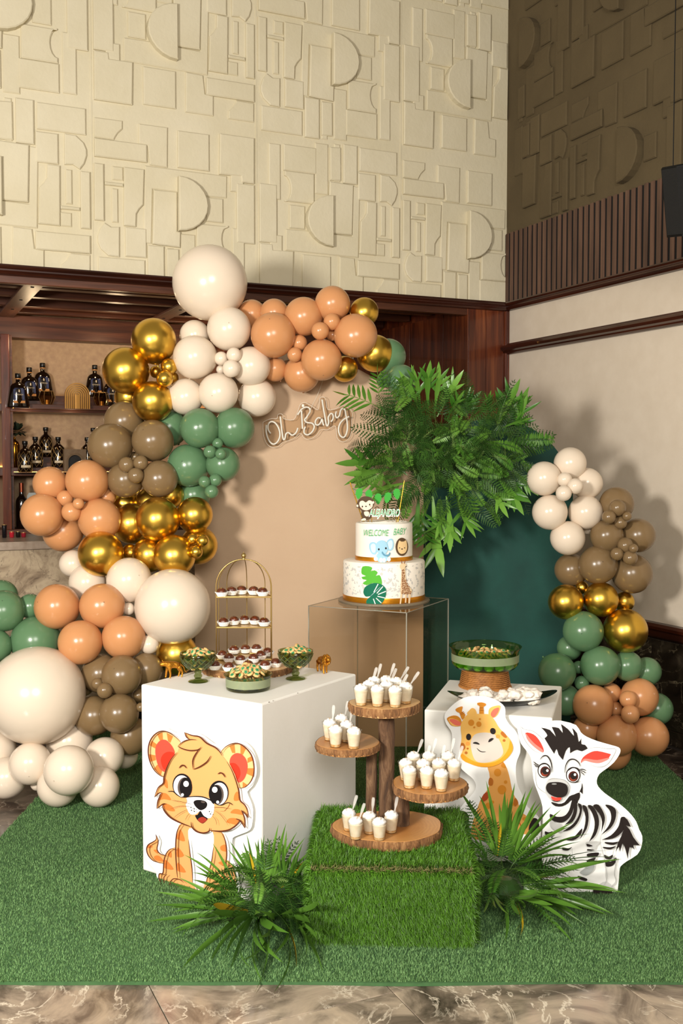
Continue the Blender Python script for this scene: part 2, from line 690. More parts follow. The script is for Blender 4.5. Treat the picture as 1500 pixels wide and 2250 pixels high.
# ---- corner pilaster, recess side wall, lintel cornice
pil = room_obj('wall_pilaster', MB().box(-.307, -.028, .0, 1.75, 0, 2.50), M['mahogany'])
MB().box(-.312, -.306, -.006, .30, 0, 2.5, .001).build('corner_bead', M['mahogany'], pil)
MB().box(-.300, -.172, -.006, -.0005, .02, 2.50, .001).build('veneer_panel', M['mahogany'], pil)
MB().box(-.168, -.036, -.006, -.0005, .02, 2.50, .001).build('veneer_panel', M['mahogany'], pil)
for k in range(3):
    MB().box(-.3115, -.3072, .31 + k * .48, .31 + k * .48 + .47, .02, 2.5, .001).build('veneer_panel', M['mahogany'], pil)
tr = MB()
for k, (x0, x1, d) in enumerate([(-.030, -.002, .022), (-.026, -.018, .030), (-.012, -.004, .030)]):
    tr.box(x0, x1, -d, 0, 0, 2.5, .003)
room_obj('trim_4', tr, M['mahogany'])
cm = moulding(CROWN, -5.6, .03)
room_obj('trim_5', cm, M['mahogany_u'])
room_obj('trim_6', MB().box(-5.6, -.028, .0, .05, 2.46, 2.502, .004), M['shelfwood'])

# ---- bar alcove
room_obj('wall_alcove', MB().box(-5.6, -.307, 1.76, 1.86, 0, 2.9), M['weave'])
room_obj('wall_alcove_end', MB().box(-5.7, -5.6, 0, 1.86, 0, 2.9), M['weave'])
room_obj('ceiling', MB().box(-5.6, -.02, .16, 1.86, 2.84, 2.9), M['cream_ceiling'])
lin = room_obj('wall_lintel_top', MB().box(-.307, 0.0, .16, 1.86, 2.5, 2.9), M['mahogany'])

pg = thing('ceiling_pergola', 'dark wooden slatted pergola ceiling over the bar shelves', 'pergola')
pg.matrix_world = RM
for v, w in ((.30, .07), (.46, .08), (.80, .07), (1.22, .08), (1.52, .06)):
    MB().box(-5.5, -.32, v - w / 2, v + w / 2, 2.515, 2.60, .004).build('beam', M['shelfwood'], pg)
M['shelfwood_v'] = wood('shelf_walnut_cross', '#3A2014', '#573221', '#6E4530', 1, 1.0, .4)
for u in (-4.0, -3.0, -2.0, -1.0):
    cb = MB().box(u - .055, u + .055, .06, 1.70, 2.497, 2.515, .003).build('cross_plank', M['shelfwood_v'], pg)
    for v in (.30, .80, 1.22):
        MB().lathe([(.010, 2.494), (.010, 2.4985)], 10, (u, v, 0)).build('bolt', M['felt'], cb)

M['led'] = plain('warm_led', '#FFD9A0', .5, emit=('#FFB45A', 6.0))
su = thing('bar_shelf_unit', 'walnut back bar shelving with woven backing behind the balloons', 'shelf unit')
su.matrix_world = RM
for zt, zb in ((1.899, 1.846), (1.469, 1.412)):
    sh = MB().box(-5.4, -.32, 1.45, 1.758, zb, zt, .003).build('shelf', M['shelfwood'], su)
    MB().box(-5.3, -.4, 1.745, 1.756, zt + .001, zt + .010).build('light_strip', M['led'], sh)
    MB().box(-2.98, -1.9, 1.33, 1.45, zt - .036, zt - .032).build('display_ledge', M['shelfwood'], sh)
    MB().box(-2.98, -1.9, 1.448, 1.4495, zt - .0318, zt - .0290).build('ledge_light', M['led'], sh)
    MB().box(-2.98, -2.1, 1.575, 1.640, zt, zt + .030, .002).build('riser', M['shelfwood'], sh)
    MB().box(-2.98, -2.1, 1.641, 1.744, zt, zt + .072, .002).build('riser', M['shelfwood'], sh)
MB().box(-5.4, -.32, 1.44, 1.758, .90, 1.05, .003).build('back_counter', M['shelfwood'], su)
MB().box(-5.4, -.32, 1.62, 1.758, 2.36, 2.515, .003).build('header', M['shelfwood'], su)
for u in (-4.6, -3.055, -1.5):
    MB().box(u, u + .055, 1.43, 1.758, 1.05, 2.36, .003).build('post', M['mahogany'], su)
    MB().box(u + .056, u + .078, 1.47, 1.758, 1.05, 2.36, .002).build('post_rebate', M['shelfwood'], su)

bc = thing('bar_counter', 'pale stone bar counter with marbled front panel, left of the garland', 'bar counter')
bc.matrix_world = RM
MB().box(-5.5, -.32, -.035, .56, 1.030, 1.075, .004).build('countertop', M['stone_top'], bc)
MB().box(-5.5, -.32, .0, .50, 0.0, 1.030).build('carcass', M['grout'], bc)
cp_me = MB().box(-.448, .448, -.016, -.001, .08, 1.028, .001).mesh('marble_panel', M['marble_bar'])
for k in range(5):
    link('marble_panel', cp_me, bc, Matrix.Translation((-4.86 + k * .9, 0, 0)))
MB().box(-5.5, -.32, -.010, -.001, 0, .08).build('kickboard', M['felt'], bc)

# ---- loudspeaker hanging at the right
M['spk'] = plain('speaker_black', '#050505', .6, spec=.25)
M['grille'] = plain('speaker_grille', '#070707', .8, bump=.8, bscale=600)
sp = thing('loudspeaker', 'black wedge loudspeaker hung high before the slatted panel', 'loudspeaker')
sp.matrix_world = Matrix.Translation(at(1540, 418, 4.4)) @ Matrix.Rotation(math.radians(-38), 4, 'Z') @ Matrix.Rotation(math.radians(16), 4, 'X')
shp = [(-.13, -.09), (-.155, -.02), (-.155, .10), (.155, .10), (.155, -.02), (.13, -.09), (.05, -.13), (-.05, -.13)]
MB().prism(ccw(shp), lambda a, b, h: (a, b, h), -.17, .12, .006).build('cabinet', M['spk'], sp)
gr = MB()
gp = [(-.148, -.03), (-.125, -.095), (-.048, -.134), (.048, -.134), (.125, -.095), (.148, -.03)]
gr.add([(x, y - .004, z) for z in (-.16, .11) for (x, y) in gp], [(i, i + 1, 7 + i, 6 + i) for i in range(5)])
gr.build('grille', M['grille'], sp)
MB().box(-.03, .03, -.02, .05, .12, .15, .004).build('bracket', M['spk'], sp)
wp = at(1478, 385, 4.42)
tag(MB().tube([wp, wp + Vector((0, 0, 2.6))], .0022, 6).build('hanging_cable', M['spk']), 'thin black steel cable running up from the loudspeaker', 'cable')
# ================================================================ TURF, BACKDROPS, PLINTHS
M['turf'] = plain('turf_base', '#40653A', .95, var='#355730', vscale=40)


def blade_mat(name, dark, light, rough=.5, sheen=0.0):
    t = NT(name)
    g = t.n('ShaderNodeNewGeometry')
    t.base(t.ramp(g.outputs['Random Per Island'], [(0, dark), (.75, light), (1, light)]))
    t.set(rough=rough, spec=.35)
    return t.mat


M['pile'] = blade_mat('turf_pile', '#3C6233', '#71965C', .7)
M['blade'] = blade_mat('grass_blade', '#27460D', '#558422', .45)
M['blade_dry'] = blade_mat('dry_blade', '#3E4A22', '#8A8452', .6)


def blades(name, P, N, length, width, lean, mat, parent, segs=1, droop=0.0):
    """P, N: arrays (n,3) of roots and normals; each blade one bent triangle strip"""
    n = len(P)
    rv = rng.normal(size=(n, 3))
    side = np.cross(N, rv); side /= np.linalg.norm(side, axis=1)[:, None] + 1e-9
    ln = length * (.65 + .6 * rng.random((n, 1)))
    ln_dir = np.cross(side, N)
    d = N + ln_dir * (lean * rng.random((n, 1)))
    d[:, 2] -= droop
    d /= np.linalg.norm(d, axis=1)[:, None]
    w = width * (.7 + .6 * rng.random((n, 1)))
    a, b = P - side * w / 2, P + side * w / 2
    tip = P + d * ln
    if droop: tip[:, 2] -= ln[:, 0] * .25
    if segs == 1:
        vs = np.stack([a, b, tip], 1).reshape(-1, 3)
        nv, tri = 3, np.array([[0, 1, 2]])
    else:
        mid = P + (N * .55 + d * .45) * ln * .55
        c, e = mid - side * w * .42, mid + side * w * .42
        vs = np.stack([a, b, e, c, tip], 1).reshape(-1, 3)
        nv, tri = 5, np.array([[0, 1, 2], [0, 2, 3], [3, 2, 4]])
    fs = (np.arange(n)[:, None, None] * nv + tri[None]).reshape(-1, 3)
    me = bpy.data.meshes.new(name)
    me.vertices.add(len(vs)); me.vertices.foreach_set('co', vs.astype(np.float32).ravel())
    me.loops.add(fs.size); me.loops.foreach_set('vertex_index', fs.astype(np.int32).ravel())
    me.polygons.add(len(fs))
    me.polygons.foreach_set('loop_start', np.arange(0, fs.size, 3, dtype=np.int32))
    me.polygons.foreach_set('loop_total', np.full(len(fs), 3, dtype=np.int32))
    me.materials.append(mat)
    me.update(calc_edges=True)
    me.validate()
    o = link(name, me, parent)
    tag(o, kind='stuff')
    return o


# ---- the turf carpet on the floor
CX0, CX1, CY0, CY1 = -1.36, 1.60, 2.875, 5.62
cp = thing('turf_carpet', 'bright green artificial turf carpet lying on the marble floor', 'carpet')
bm = bmesh.new()
bmesh.ops.create_grid(bm, x_segments=60, y_segments=56, size=.5)
for q in bm.verts:
    x, y = CX0 + (q.co.x + .5) * (CX1 - CX0), CY0 + (q.co.y + .5) * (CY1 - CY0)
    edge = .010 * mnoise((x * 3, y * 3, 1.7))
    if abs(q.co.y + .5) < .001: y += edge
    if abs(q.co.x + .5) < .001: x += .03 * (y - 4) * .3
    q.co = Vector((x, y, .010 + .002 * mnoise((x * 2.1, y * 2.1, 0)) + (.006 if abs(q.co.y + .5) < .001 else 0) * 0))
ed = [e for e in bm.edges if e.is_boundary]
ex = bmesh.ops.extrude_edge_only(bm, edges=ed)
for q in [g for g in ex['geom'] if isinstance(g, bmesh.types.BMVert)]:
    q.co.z = .0005
MB().bm(bm).build('backing', M['turf'], cp)
nB = 420000
P = np.empty((nB, 3))
P[:, 0] = CX0 + rng.random(nB) * (CX1 - CX0)
P[:, 1] = CY0 + rng.random(nB) ** 1.25 * (CY1 - CY0)
P[:, 2] = .009
Nn = np.tile(np.array([[0, 0, 1.0]]), (nB, 1))
blades('turf_pile', P, Nn, .009, .0030, 1.1, M['pile'], cp)

# ---- grass covered box
gb = thing('grass_covered_box', 'low box wrapped in long artificial grass, carrying the log stand', 'display box', (.166, 3.375, .0125), math.radians(-2.5))
GX, GY, GZ = .250, .265, .232
M['turf_dark'] = plain('grass_backing', '#1B3A10', .95)
MB().box(-GX, GX, -GY, GY, 0, GZ, .01).build('core', M['turf_dark'], gb)


def facepts(n, o, a, b, nrm):
    r = rng.random((n, 2))
    return np.array(o) + r[:, :1] * np.array(a) + r[:, 1:] * np.array(b), np.tile(np.array([nrm], dtype=float), (n, 1))


blades('top_grass', *facepts(26000, (-GX, -GY, GZ), (2 * GX, 0, 0), (0, 2 * GY, 0), (0, -.25, 1)), .028, .0026, 1.3, M['blade'], gb, 2)
blades('front_grass', *facepts(24000, (-GX, -GY, .0), (2 * GX, 0, 0), (0, 0, GZ - .004), (0, -1, .35)), .030, .0026, 1.2, M['blade'], gb, 2, .25)
blades('side_grass', *facepts(14000, (GX, -GY, .0), (0, 2 * GY, 0), (0, 0, GZ), (1, 0, .3)), .028, .0026, 1.2, M['blade'], gb, 2, .25)
blades('side_grass', *facepts(14000, (-GX, -GY, .0), (0, 2 * GY, 0), (0, 0, GZ), (-1, 0, .3)), .028, .0026, 1.2, M['blade'], gb, 2, .25)
blades('seam_fringe', *facepts(900, (-GX, -GY - .004, GZ - .006), (2 * GX, 0, 0), (0, .008, .006), (0, -.8, .6)), .022, .0018, 1.4, M['blade_dry'], gb, 2)

# ---- beige arch and green arch
M['beige'] = plain('beige_fabric', '#C4A88B', .8, var='#BFA285', vscale=3, bump=.15, bscale=500)
M['velvet'] = plain('green_velvet', '#0F4A40', .8, var='#0B3C35', vscale=5, bump=.25, bscale=30, sheen=.15)
M['edge_white'] = plain('panel_edge', '#B89C80', .7)


def arch(name, xl, xr, ztop, Y, thick, mat, label, rz=0.0):
    c, r = (xl + xr) / 2, (xr - xl) / 2
    pts = [(-r, 0), (r, 0)] + [(r * math.cos(math.pi * k / 40), ztop - r + r * math.sin(math.pi * k / 40)) for k in range(41)]
    t = thing(name, label, 'backdrop', (c, Y, .0125), rz)
    MB().prism(ccw(pts), lambda a, b, h: (a, -h, b), -.002, .0015, .0005).build('fabric_face', mat, t)
    MB().prism(ccw(pts), lambda a, b, h: (a, -h, b), -thick, -.002, 0).build('panel_core', M['edge_white'] if mat != M['velvet'] else mat, t)
    for s in (-1, 1):
        MB().box(s * r * .6 - .02, s * r * .6 + .02, thick, thick + .30, 0, .03, .004).build('support_foot', M['mahogany'], t)
    return t


yb = 5.31
xl, xr = at(428, 1300, yb).x, at(930, 1300, yb).x
arch('beige_arch_backdrop', xl, xr, at(680, 792, yb).z, yb, .05, M['beige'], 'tall beige fabric arch panel behind the cake and sweets')
arch('green_arch_backdrop', at(905, 1300, 5.42).x, at(1256, 1300, 5.42).x, at(1080, 925, 5.42).z, 5.42, .05, M['velvet'], 'dark green velvet arch panel standing below the fern spray')

# ---- white plinths
M['white'] = plain('white_paint', '#EFEDE8', .55, var='#E8E6DF', vscale=3, bump=.08, bscale=60)
M['chip'] = plain('paint_chip', '#8F8A80', .8)


def plinth(name, corner, ang, lx, ly, h, label):
    t = thing(name, label, 'plinth', (corner[0], corner[1], .0125), ang)
    MB().box(0, lx, 0, ly, 0, h, .006).build('body', M['white'], t)
    return t


FR, a2 = (-.2665, 3.372), math.radians(56.5)
# local x runs back along the right side, local y runs to the left along the front
lp = plinth('white_plinth', FR, a2, .585, .552, .686, 'large white painted plinth carrying the birdcage sweet stand')
rp_a = math.atan2(3.77 - 3.90, .786 - .319)
rp = plinth('white_plinth', (.319, 3.905), rp_a, .485, .567, .538, 'lower white plinth under the rattan bowl stand, behind the giraffe')
for (px, py, dx, sz) in ((592, 1541, .02, .004), (600, 1538, 0, .003), (648, 1520, 0, .003)):
    p = onz(px, py, .6995)
    q = lp.matrix_basis.inverted() @ p
    MB().ball((q.x, .001, q.z - .003), (sz, .0015, sz * .5), 8, 5).build('chipped_paint', M['chip'], lp)

# ---- acrylic plinth under the cake
M['acrylic'] = thin_glass('clear_acrylic', '#F2EDE4', .25)
M['acrylic_edge'] = plain('acrylic_edge', '#C9C6B8', .15, trans=.5)
AF, ang = Vector((.281, 4.397, .0125)), math.atan2(.462, .231)
ac = thing('acrylic_plinth', 'clear acrylic box plinth under the two tier cake', 'plinth', AF, ang)
LX, LY, LZ = .51, .48, .842
T = .004
for nm, b in (('side_sheet', (0, LX, 0, T, 0, LZ)), ('side_sheet', (0, LX, LY - T, LY, 0, LZ)), ('side_sheet', (0, T, T, LY - T, 0, LZ)), ('side_sheet', (LX - T, LX, T, LY - T, 0, LZ))):
    x0, x1, y0, y1, z0, z1 = b
    mb = MB()
    if x1 - x0 > y1 - y0:
        y = (y0 + y1) / 2
        mb.add([(x0, y, z0), (x1, y, z0), (x1, y, z1), (x0, y, z1)], [(0, 1, 2, 3)])
    else:
        x = (x0 + x1) / 2
        mb.add([(x, y0, z0), (x, y1, z0), (x, y1, z1), (x, y0, z1)], [(0, 1, 2, 3)])
    mb.build(nm, M['acrylic'], ac)
MB().add([(0, 0, LZ), (LX, 0, LZ), (LX, LY, LZ), (0, LY, LZ)], [(0, 1, 2, 3)]).build('top_sheet', M['acrylic'], ac)
e = MB()
for x in (0, LX):
    for y in (0, LY):
        e.box(x - .002, x + .002, y - .002, y + .002, 0, LZ)
for z in (LZ,):
    for y in (0, LY): e.box(0, LX, y - .002, y + .002, z - .003, z)
    for x in (0, LX): e.box(x - .002, x + .002, 0, LY, z - .003, z)
e.build('polished_edge', M['acrylic_edge'], ac)
# ================================================================ BALLOONS
def latex(name, col, rough=.24):
    t = NT(name)
    t.base(col)
    t.set(rough=rough, spec=.45, sss=0.0)
    return t.mat


BM = {'W': latex('ivory_latex', '#E0D0BC', .2), 'P': latex('peach_latex', '#C98E5E'), 'T': latex('taupe_latex', '#7B6445'),
      'S': latex('sage_latex', '#5B7E5A'), 'G': None}
t = NT('gold_chrome')
t.base('#D9B04A')
t.set(rough=.3, metal=1.0)
BM['G'] = t.mat
NUB = {k: plain('nub_' + k, c, .4) for k, c in (('W', '#B9A894'), ('P', '#8F6444'), ('T', '#5A4830'), ('S', '#3F5A40'), ('G', '#7A5A18'))}
CN = {'W': 'ivory', 'P': 'peach', 'T': 'taupe', 'S': 'sage green', 'G': 'gold chrome'}


def balloon_mesh(mat):
    n, m = 40, 26
    vs, fs = [], []
    for j in range(m + 1):
        a = math.pi * j / m                      # 0 at the nub (+z), pi at the knot
        r = math.sin(a) * (1 - .035 * math.cos(a) * -1)
        z = math.cos(a) * 1.035
        if a > 2.6: z -= .10 * ((a - 2.6) / .54) ** 2; r *= 1 - .1 * (a - 2.6)
        for i in range(n):
            b = 2 * math.pi * i / n
            vs.append((r * math.cos(b), r * math.sin(b), z))
    for j in range(m):
        for i in range(n):
            i2 = (i + 1) % n
            fs.append((j * n + i, (j + 1) * n + i, (j + 1) * n + i2, j * n + i2))
    mb = MB().add(vs, fs)
    return mb.mesh('balloon', mat, True)


BME = {k: balloon_mesh(m) for k, m in BM.items()}
NME = {k: MB().lathe([(.030, -.006), (.026, .004), (.012, .010)], 12).mesh('nub', m, True) for k, m in NUB.items()}
KME = {k: MB().lathe([(.05, .06), (.035, .0), (.06, -.05), (.07, -.07)], 10).mesh('knot', m, True) for k, m in BM.items()}
# px, py, r, colour, order (0 front, 1.. behind, -1 small ones in front), label ending
L_ = [
 # --- lower left, on the floor
 (80, 1527, 107, 'W', 0, 'at the lower left of the garland, by the taupe bunch'),
 (67, 1677, 46, 'W', 0, 'under the giant lower-left one, left of the nubbed front one'),
 (152, 1692, 54, 'W', -1, 'in front at the foot of the garland, largest of the bottom bunch'),
 (230, 1662, 42, 'W', 1, 'right of the front bottom one, above a floor one'),
 (128, 1744, 45, 'W', 0, 'resting on the turf edge, below the front bottom one'),
 (219, 1744, 44, 'W', 0, 'resting on the turf, nearest the large white plinth'),
 (14, 1709, 45, 'W', 0, 'cut by the left picture edge, lowest there'),
 (-8, 1646, 43, 'W', 1, 'cut by the left picture edge, beside the giant one'),
 (152, 1630, 50, 'W', 2, 'peeping between the giant one and the bottom bunch'),
 (275, 1660, 28, 'W', 2, 'mostly hidden beside the plinth, under the taupe bunch'),
 (82, 1722, 15, 'W', 2, 'peeping between the two lower-left floor ones'),
 # taupe bunch
 (268, 1484, 44, 'T', 0, 'upper front one of the bunch beside the large white plinth'),
 (262, 1568, 43, 'T', 0, 'lower front one of the bunch beside the large white plinth'),
 (320, 1471, 37, 'T', 1, 'behind the plinth corner, under the lone gold one'),
 (221, 1479, 42, 'T', 1, 'half hidden left of the upper front taupe one'),
 (207, 1573, 43, 'T', 1, 'between the giant ivory one and the lower front taupe one'),
 (286, 1617, 42, 'T', 1, 'lowest of the taupe bunch, cut by the plinth edge'),
 (182, 1503, 26, 'T', 2, 'dark sliver beside the giant ivory one'),
 (214, 1502, 13, 'T', -1, 'left of the upper front taupe one'),
 (230, 1517, 17, 'T', -1, 'tucked below left of the upper front taupe one'),
 (305, 1528, 15, 'T', -1, 'between the taupe bunch and the plinth edge'),
 (309, 1554, 10, 'T', -1, 'against the plinth edge, below its twin'),
 # peach four
 (126, 1333, 49, 'P', 0, 'left one of the lower peach four'),
 (224, 1332, 49, 'P', 0, 'upper right one of the lower peach four'),
 (177, 1411, 48, 'P', 0, 'lowest of the lower peach four'),
 (272, 1400, 47, 'P', 1, 'right one of the lower peach four, below the big ivory one'),
 # sage at left edge
 (8, 1343, 45, 'S', 0, 'cut by the left picture edge, middle of the sage ones there'),
 (79, 1408, 54, 'S', 1, 'above the giant lower-left ivory one'),
 (-10, 1420, 36, 'S', 1, 'cut by the left picture edge, lowest sage one there'),
 (67, 1332, 27, 'S', 2, 'half hidden left of the lower peach four'),
 (2, 1312, 37, 'S', 2, 'darkest at the left picture edge, topmost sage one there'),
 # ivory mid left
 (283, 1275, 49, 'W', 0, 'under the gold bunch, left of the big ivory one'),
 (380, 1332, 82, 'W', 1, 'beside the birdcage stand, overlapping the beige panel'),
 (192, 1280, 40, 'W', 1, 'above the lower peach four'),
 (160, 1238, 29, 'W', 2, 'left under the gold bunch, below a peach one'),
 (282, 1338, 14, 'W', 2, 'squeezed between the peach four and the big ivory one'),
 (328, 1416, 21, 'W', 2, 'squeezed between the peach four and the lone gold one'),
 (388, 1437, 45, 'G', 2, 'alone behind the tiger figurine'),
 # gold bunch
 (347, 1141, 48, 'G', 0, 'in front at the centre of the middle gold bunch'),
 (383, 1221, 46, 'G', 0, 'lowest front one of the middle gold bunch'),
 (221, 1216, 49, 'G', 0, 'leftmost of the middle gold bunch, below the peach five'),
 (427, 1132, 39, 'G', 1, 'right of the centre of the middle gold bunch'),
 (290, 1151, 44, 'G', 1, 'left behind the centre of the middle gold bunch'),
 (329, 1219, 38, 'G', 1, 'half hidden left of the lowest front gold one'),
 (436, 1199, 41, 'G', 2, 'rightmost of the middle gold bunch, behind the small gold trio'),
 (274, 1108, 32, 'G', 2, 'under the taupe five, left sliver of gold'),
 (328, 1104, 32, 'G', 2, 'under the taupe five, middle sliver of gold'),
 (374, 1088, 30, 'G', 2, 'under the taupe five, beside the sage bunch'),
 (286, 1215, 19, 'G', 2, 'peeping between the two lower gold ones'),
 (423, 1185, 13, 'G', -1, 'upper left of the trio beside the middle gold bunch'),
 (445, 1188, 14, 'G', -1, 'upper right of the trio beside the middle gold bunch'),
 (431, 1213, 14, 'G', -1, 'lowest of the trio beside the middle gold bunch'),
 # peach five
 (192, 1057, 46, 'P', 0, 'upper right of the left peach five'),
 (93, 1132, 46, 'P', 0, 'leftmost of the left peach five, beside the wine bottle'),
 (218, 1141, 46, 'P', 0, 'lower right of the left peach five'),
 (111, 1063, 37, 'P', 1, 'upper left of the left peach five, before the shelf'),
 (138, 1168, 44, 'P', 1, 'lowest of the left peach five, in shade'),
 (232, 1092, 22, 'P', 2, 'sliver behind the left peach five'),
 (143, 1095, 18, 'P', -1, 'upper one of the trio amid the left peach five'),
 (157, 1125, 21, 'P', -1, 'front one of the trio amid the left peach five'),
 (172, 1107, 12, 'P', -1, 'rear one of the trio amid the left peach five'),
 # taupe five
 (243, 979, 48, 'T', 0, 'leftmost of the upper taupe five'),
 (336, 969, 45, 'T', 0, 'upper right of the upper taupe five'),
 (350, 1052, 40, 'T', 0, 'lower right of the upper taupe five'),
 (273, 926, 43, 'T', 1, 'topmost of the upper taupe five, under the gold ones'),
 (275, 1054, 39, 'T', 1, 'lower left of the upper taupe five'),
 (278, 1021, 17, 'T', -1, 'left one of the four amid the upper taupe five'),
 (309, 1017, 16, 'T', -1, 'right one of the four amid the upper taupe five'),
 (298, 1045, 17, 'T', -1, 'lowest of the four amid the upper taupe five'),
 (297, 1004, 12, 'T', 2, 'rearmost of the four amid the upper taupe five'),
 # sage bunch
 (439, 941, 43, 'S', 0, 'upper front one of the central sage bunch'),
 (414, 1023, 46, 'S', 0, 'lower front one of the central sage bunch'),
 (514, 940, 44, 'S', 1, 'upper right one of the sage bunch, beside the lettering sign'),
 (372, 940, 40, 'S', 2, 'half hidden between the taupe five and the sage bunch'),
 (490, 1020, 37, 'S', 1, 'lower right one of the central sage bunch'),
 (426, 1088, 36, 'S', 2, 'lowest of the central sage bunch, above the gold ones'),
 (478, 974, 12, 'S', -1, 'top one of the upper trio on the sage bunch'),
 (461, 993, 14, 'S', -1, 'left one of the upper trio on the sage bunch'),
 (485, 998, 12, 'S', -1, 'right one of the upper trio on the sage bunch'),
 (473, 1055, 14, 'S', -1, 'top one of the lower trio on the sage bunch'),
 (449, 1059, 13, 'S', -1, 'left one of the lower trio on the sage bunch'),
 (465, 1080, 15, 'S', -1, 'lowest one of the lower trio on the sage bunch'),
 # gold left
 (277, 815, 50, 'G', 0, 'leftmost of the upper gold four, before the bottles'),
 (338, 750, 48, 'G', 0, 'topmost of the upper gold four'),
 (336, 882, 44, 'G', 0, 'lowest front one of the upper gold four'),
 (283, 872, 31, 'G', 2, 'hidden low behind the upper gold four'),
 (371, 806, 18, 'G', -1, 'upper right of the small gold bunch beside the ivory ones'),
 (342, 817, 13, 'G', -1, 'left of the small gold bunch beside the ivory ones'),
 (362, 832, 18, 'G', -1, 'front one of the small gold bunch beside the ivory ones'),
 (378, 830, 14, 'G', 1, 'rear one of the small gold bunch beside the ivory ones'),
 # ivory top cluster
 (462, 622, 80, 'W', 1, 'on top of the arch, before the relief wall'),
 (503, 723, 47, 'W', 0, 'right below the giant top one'),
 (429, 785, 47, 'W', 0, 'left one of the upper ivory bunch'),
 (480, 863, 43, 'W', 0, 'lowest front one of the upper ivory bunch'),
 (551, 805, 42, 'W', 1, 'right one of the upper ivory bunch, with a shadow'),
 (565, 873, 41, 'W', 2, 'lowest right of the upper ivory bunch, above the sign'),
 (408, 872, 39, 'W', 1, 'lower left of the upper ivory bunch, beside gold'),
 (428, 736, 32, 'W', 2, 'half hidden left below the giant top one'),
 (486, 788, 15, 'W', -1, 'left one of the trio on the upper ivory bunch'),
 (514, 780, 16, 'W', -1, 'upper right one of the trio on the upper ivory bunch'),
 (508, 810, 19, 'W', -1, 'lowest one of the trio on the upper ivory bunch'),
 (485, 812, 10, 'W', 1, 'hidden behind the trio on the upper ivory bunch'),
 # peach top
 (600, 737, 48, 'P', 0, 'leftmost front one of the top peach run'),
 (667, 696, 41, 'P', 1, 'upper middle of the top peach run'),
 (781, 738, 47, 'P', 0, 'rightmost of the top peach run'),
 (706, 790, 44, 'P', 0, 'lowest front one of the top peach run, above the sign cord'),
 (730, 667, 38, 'P', 1, 'topmost of the top peach run'),
 (602, 688, 31, 'P', 2, 'behind the leftmost front one of the top peach run'),
 (553, 690, 31, 'P', 2, 'beside the giant top ivory one, in shade'),
 (603, 811, 27, 'P', 2, 'half hidden under the leftmost front peach one'),
 (663, 822, 39, 'P', 2, 'lowest rear one of the top peach run, in shade'),
 (700, 703, 13, 'P', 1, 'rear one of the small bunch on the top peach run'),
 (729, 707, 18, 'P', -1, 'upper right of the small bunch on the top peach run'),
 (703, 727, 19, 'P', -1, 'front one of the small bunch on the top peach run'),
 (730, 736, 13, 'P', 1, 'lowest of the small bunch on the top peach run'),
 (657, 753, 17, 'P', 1, 'upper of the pair between the top peach ones'),
 (647, 779, 16, 'P', -1, 'lower of the pair between the top peach ones'),
 (800, 686, 31, 'G', 2, 'topmost at the right end of the arch'),
 (823, 776, 40, 'G', 1, 'right end of the arch, above the ferns'),
 (757, 811, 28, 'G', 2, 'half hidden below the rightmost top peach one'),
 (853, 783, 38, 'S', 2, 'sliver behind the gold one at the right end of the arch'),
 (880, 836, 34, 'S', 2, 'behind the fern tips at the right end of the arch'),
 (843, 836, 16, 'S', 1, 'beside the fern tips at the right end of the arch'),
 # --- right column
 (1194, 1052, 37, 'W', 0, 'upper left of the right column, beside the ferns'),
 (1252, 1018, 35, 'W', 1, 'topmost of the right column'),
 (1289, 1062, 34, 'W', 1, 'upper right of the right column ivory bunch'),
 (1208, 1125, 38, 'W', 0, 'middle left of the right column ivory bunch'),
 (1286, 1125, 37, 'W', 1, 'middle right of the right column ivory bunch'),
 (1246, 1182, 37, 'W', 0, 'lowest of the right column ivory bunch'),
 (1292, 1160, 15, 'W', 2, 'peeping from behind the right column ivory bunch'),
 (1240, 1054, 16, 'W', -1, 'upper left one of the right column trio'),
 (1263, 1068, 17, 'W', -1, 'right one of the right column trio'),
 (1238, 1084, 17, 'W', -1, 'lowest one of the right column trio'),
 (1354, 1107, 37, 'T', 1, 'topmost of the right column taupe bunch'),
 (1402, 1176, 37, 'T', 1, 'rightmost of the right column taupe bunch'),
 (1332, 1177, 36, 'T', 0, 'middle of the right column taupe bunch'),
 (1313, 1241, 42, 'T', 0, 'lowest front one of the right column taupe bunch'),
 (1254, 1252, 36, 'T', 1, 'lower left of the right column taupe bunch'),
 (1388, 1261, 43, 'T', 1, 'lower right of the right column taupe bunch'),
 (1356, 1116, 18, 'T', -1, 'top one of the upper small taupe four at right'),
 (1337, 1136, 15, 'T', -1, 'left one of the upper small taupe four at right'),
 (1363, 1148, 14, 'T', -1, 'lowest one of the upper small taupe four at right'),
 (1377, 1134, 10, 'T', -1, 'rear one of the upper small taupe four at right'),
 (1373, 1198, 17, 'T', -1, 'top one of the lower small taupe four at right'),
 (1355, 1217, 14, 'T', -1, 'left one of the lower small taupe four at right'),
 (1384, 1226, 16, 'T', -1, 'lowest one of the lower small taupe four at right'),
 (1391, 1205, 10, 'T', -1, 'rear one of the lower small taupe four at right'),
 (1242, 1323, 38, 'G', 0, 'left one of the right column gold bunch'),
 (1319, 1317, 38, 'G', 0, 'middle of the right column gold bunch'),
 (1374, 1386, 48, 'G', 0, 'largest of the right column gold bunch, beside the dado rail'),
 (1371, 1322, 22, 'G', 2, 'small sliver behind the middle of the right column gold bunch'),
 (1278, 1291, 14, 'G', 2, 'peeping under the lowest front taupe one at right'),
 (1281, 1387, 44, 'S', 0, 'uppermost front one of the right column sage bunch'),
 (1318, 1462, 43, 'S', 0, 'centre of the right column sage bunch'),
 (1223, 1476, 41, 'S', 0, 'leftmost of the right column sage bunch, by the bowl'),
 (1251, 1424, 27, 'S', 2, 'half hidden between the two front sage ones at right'),
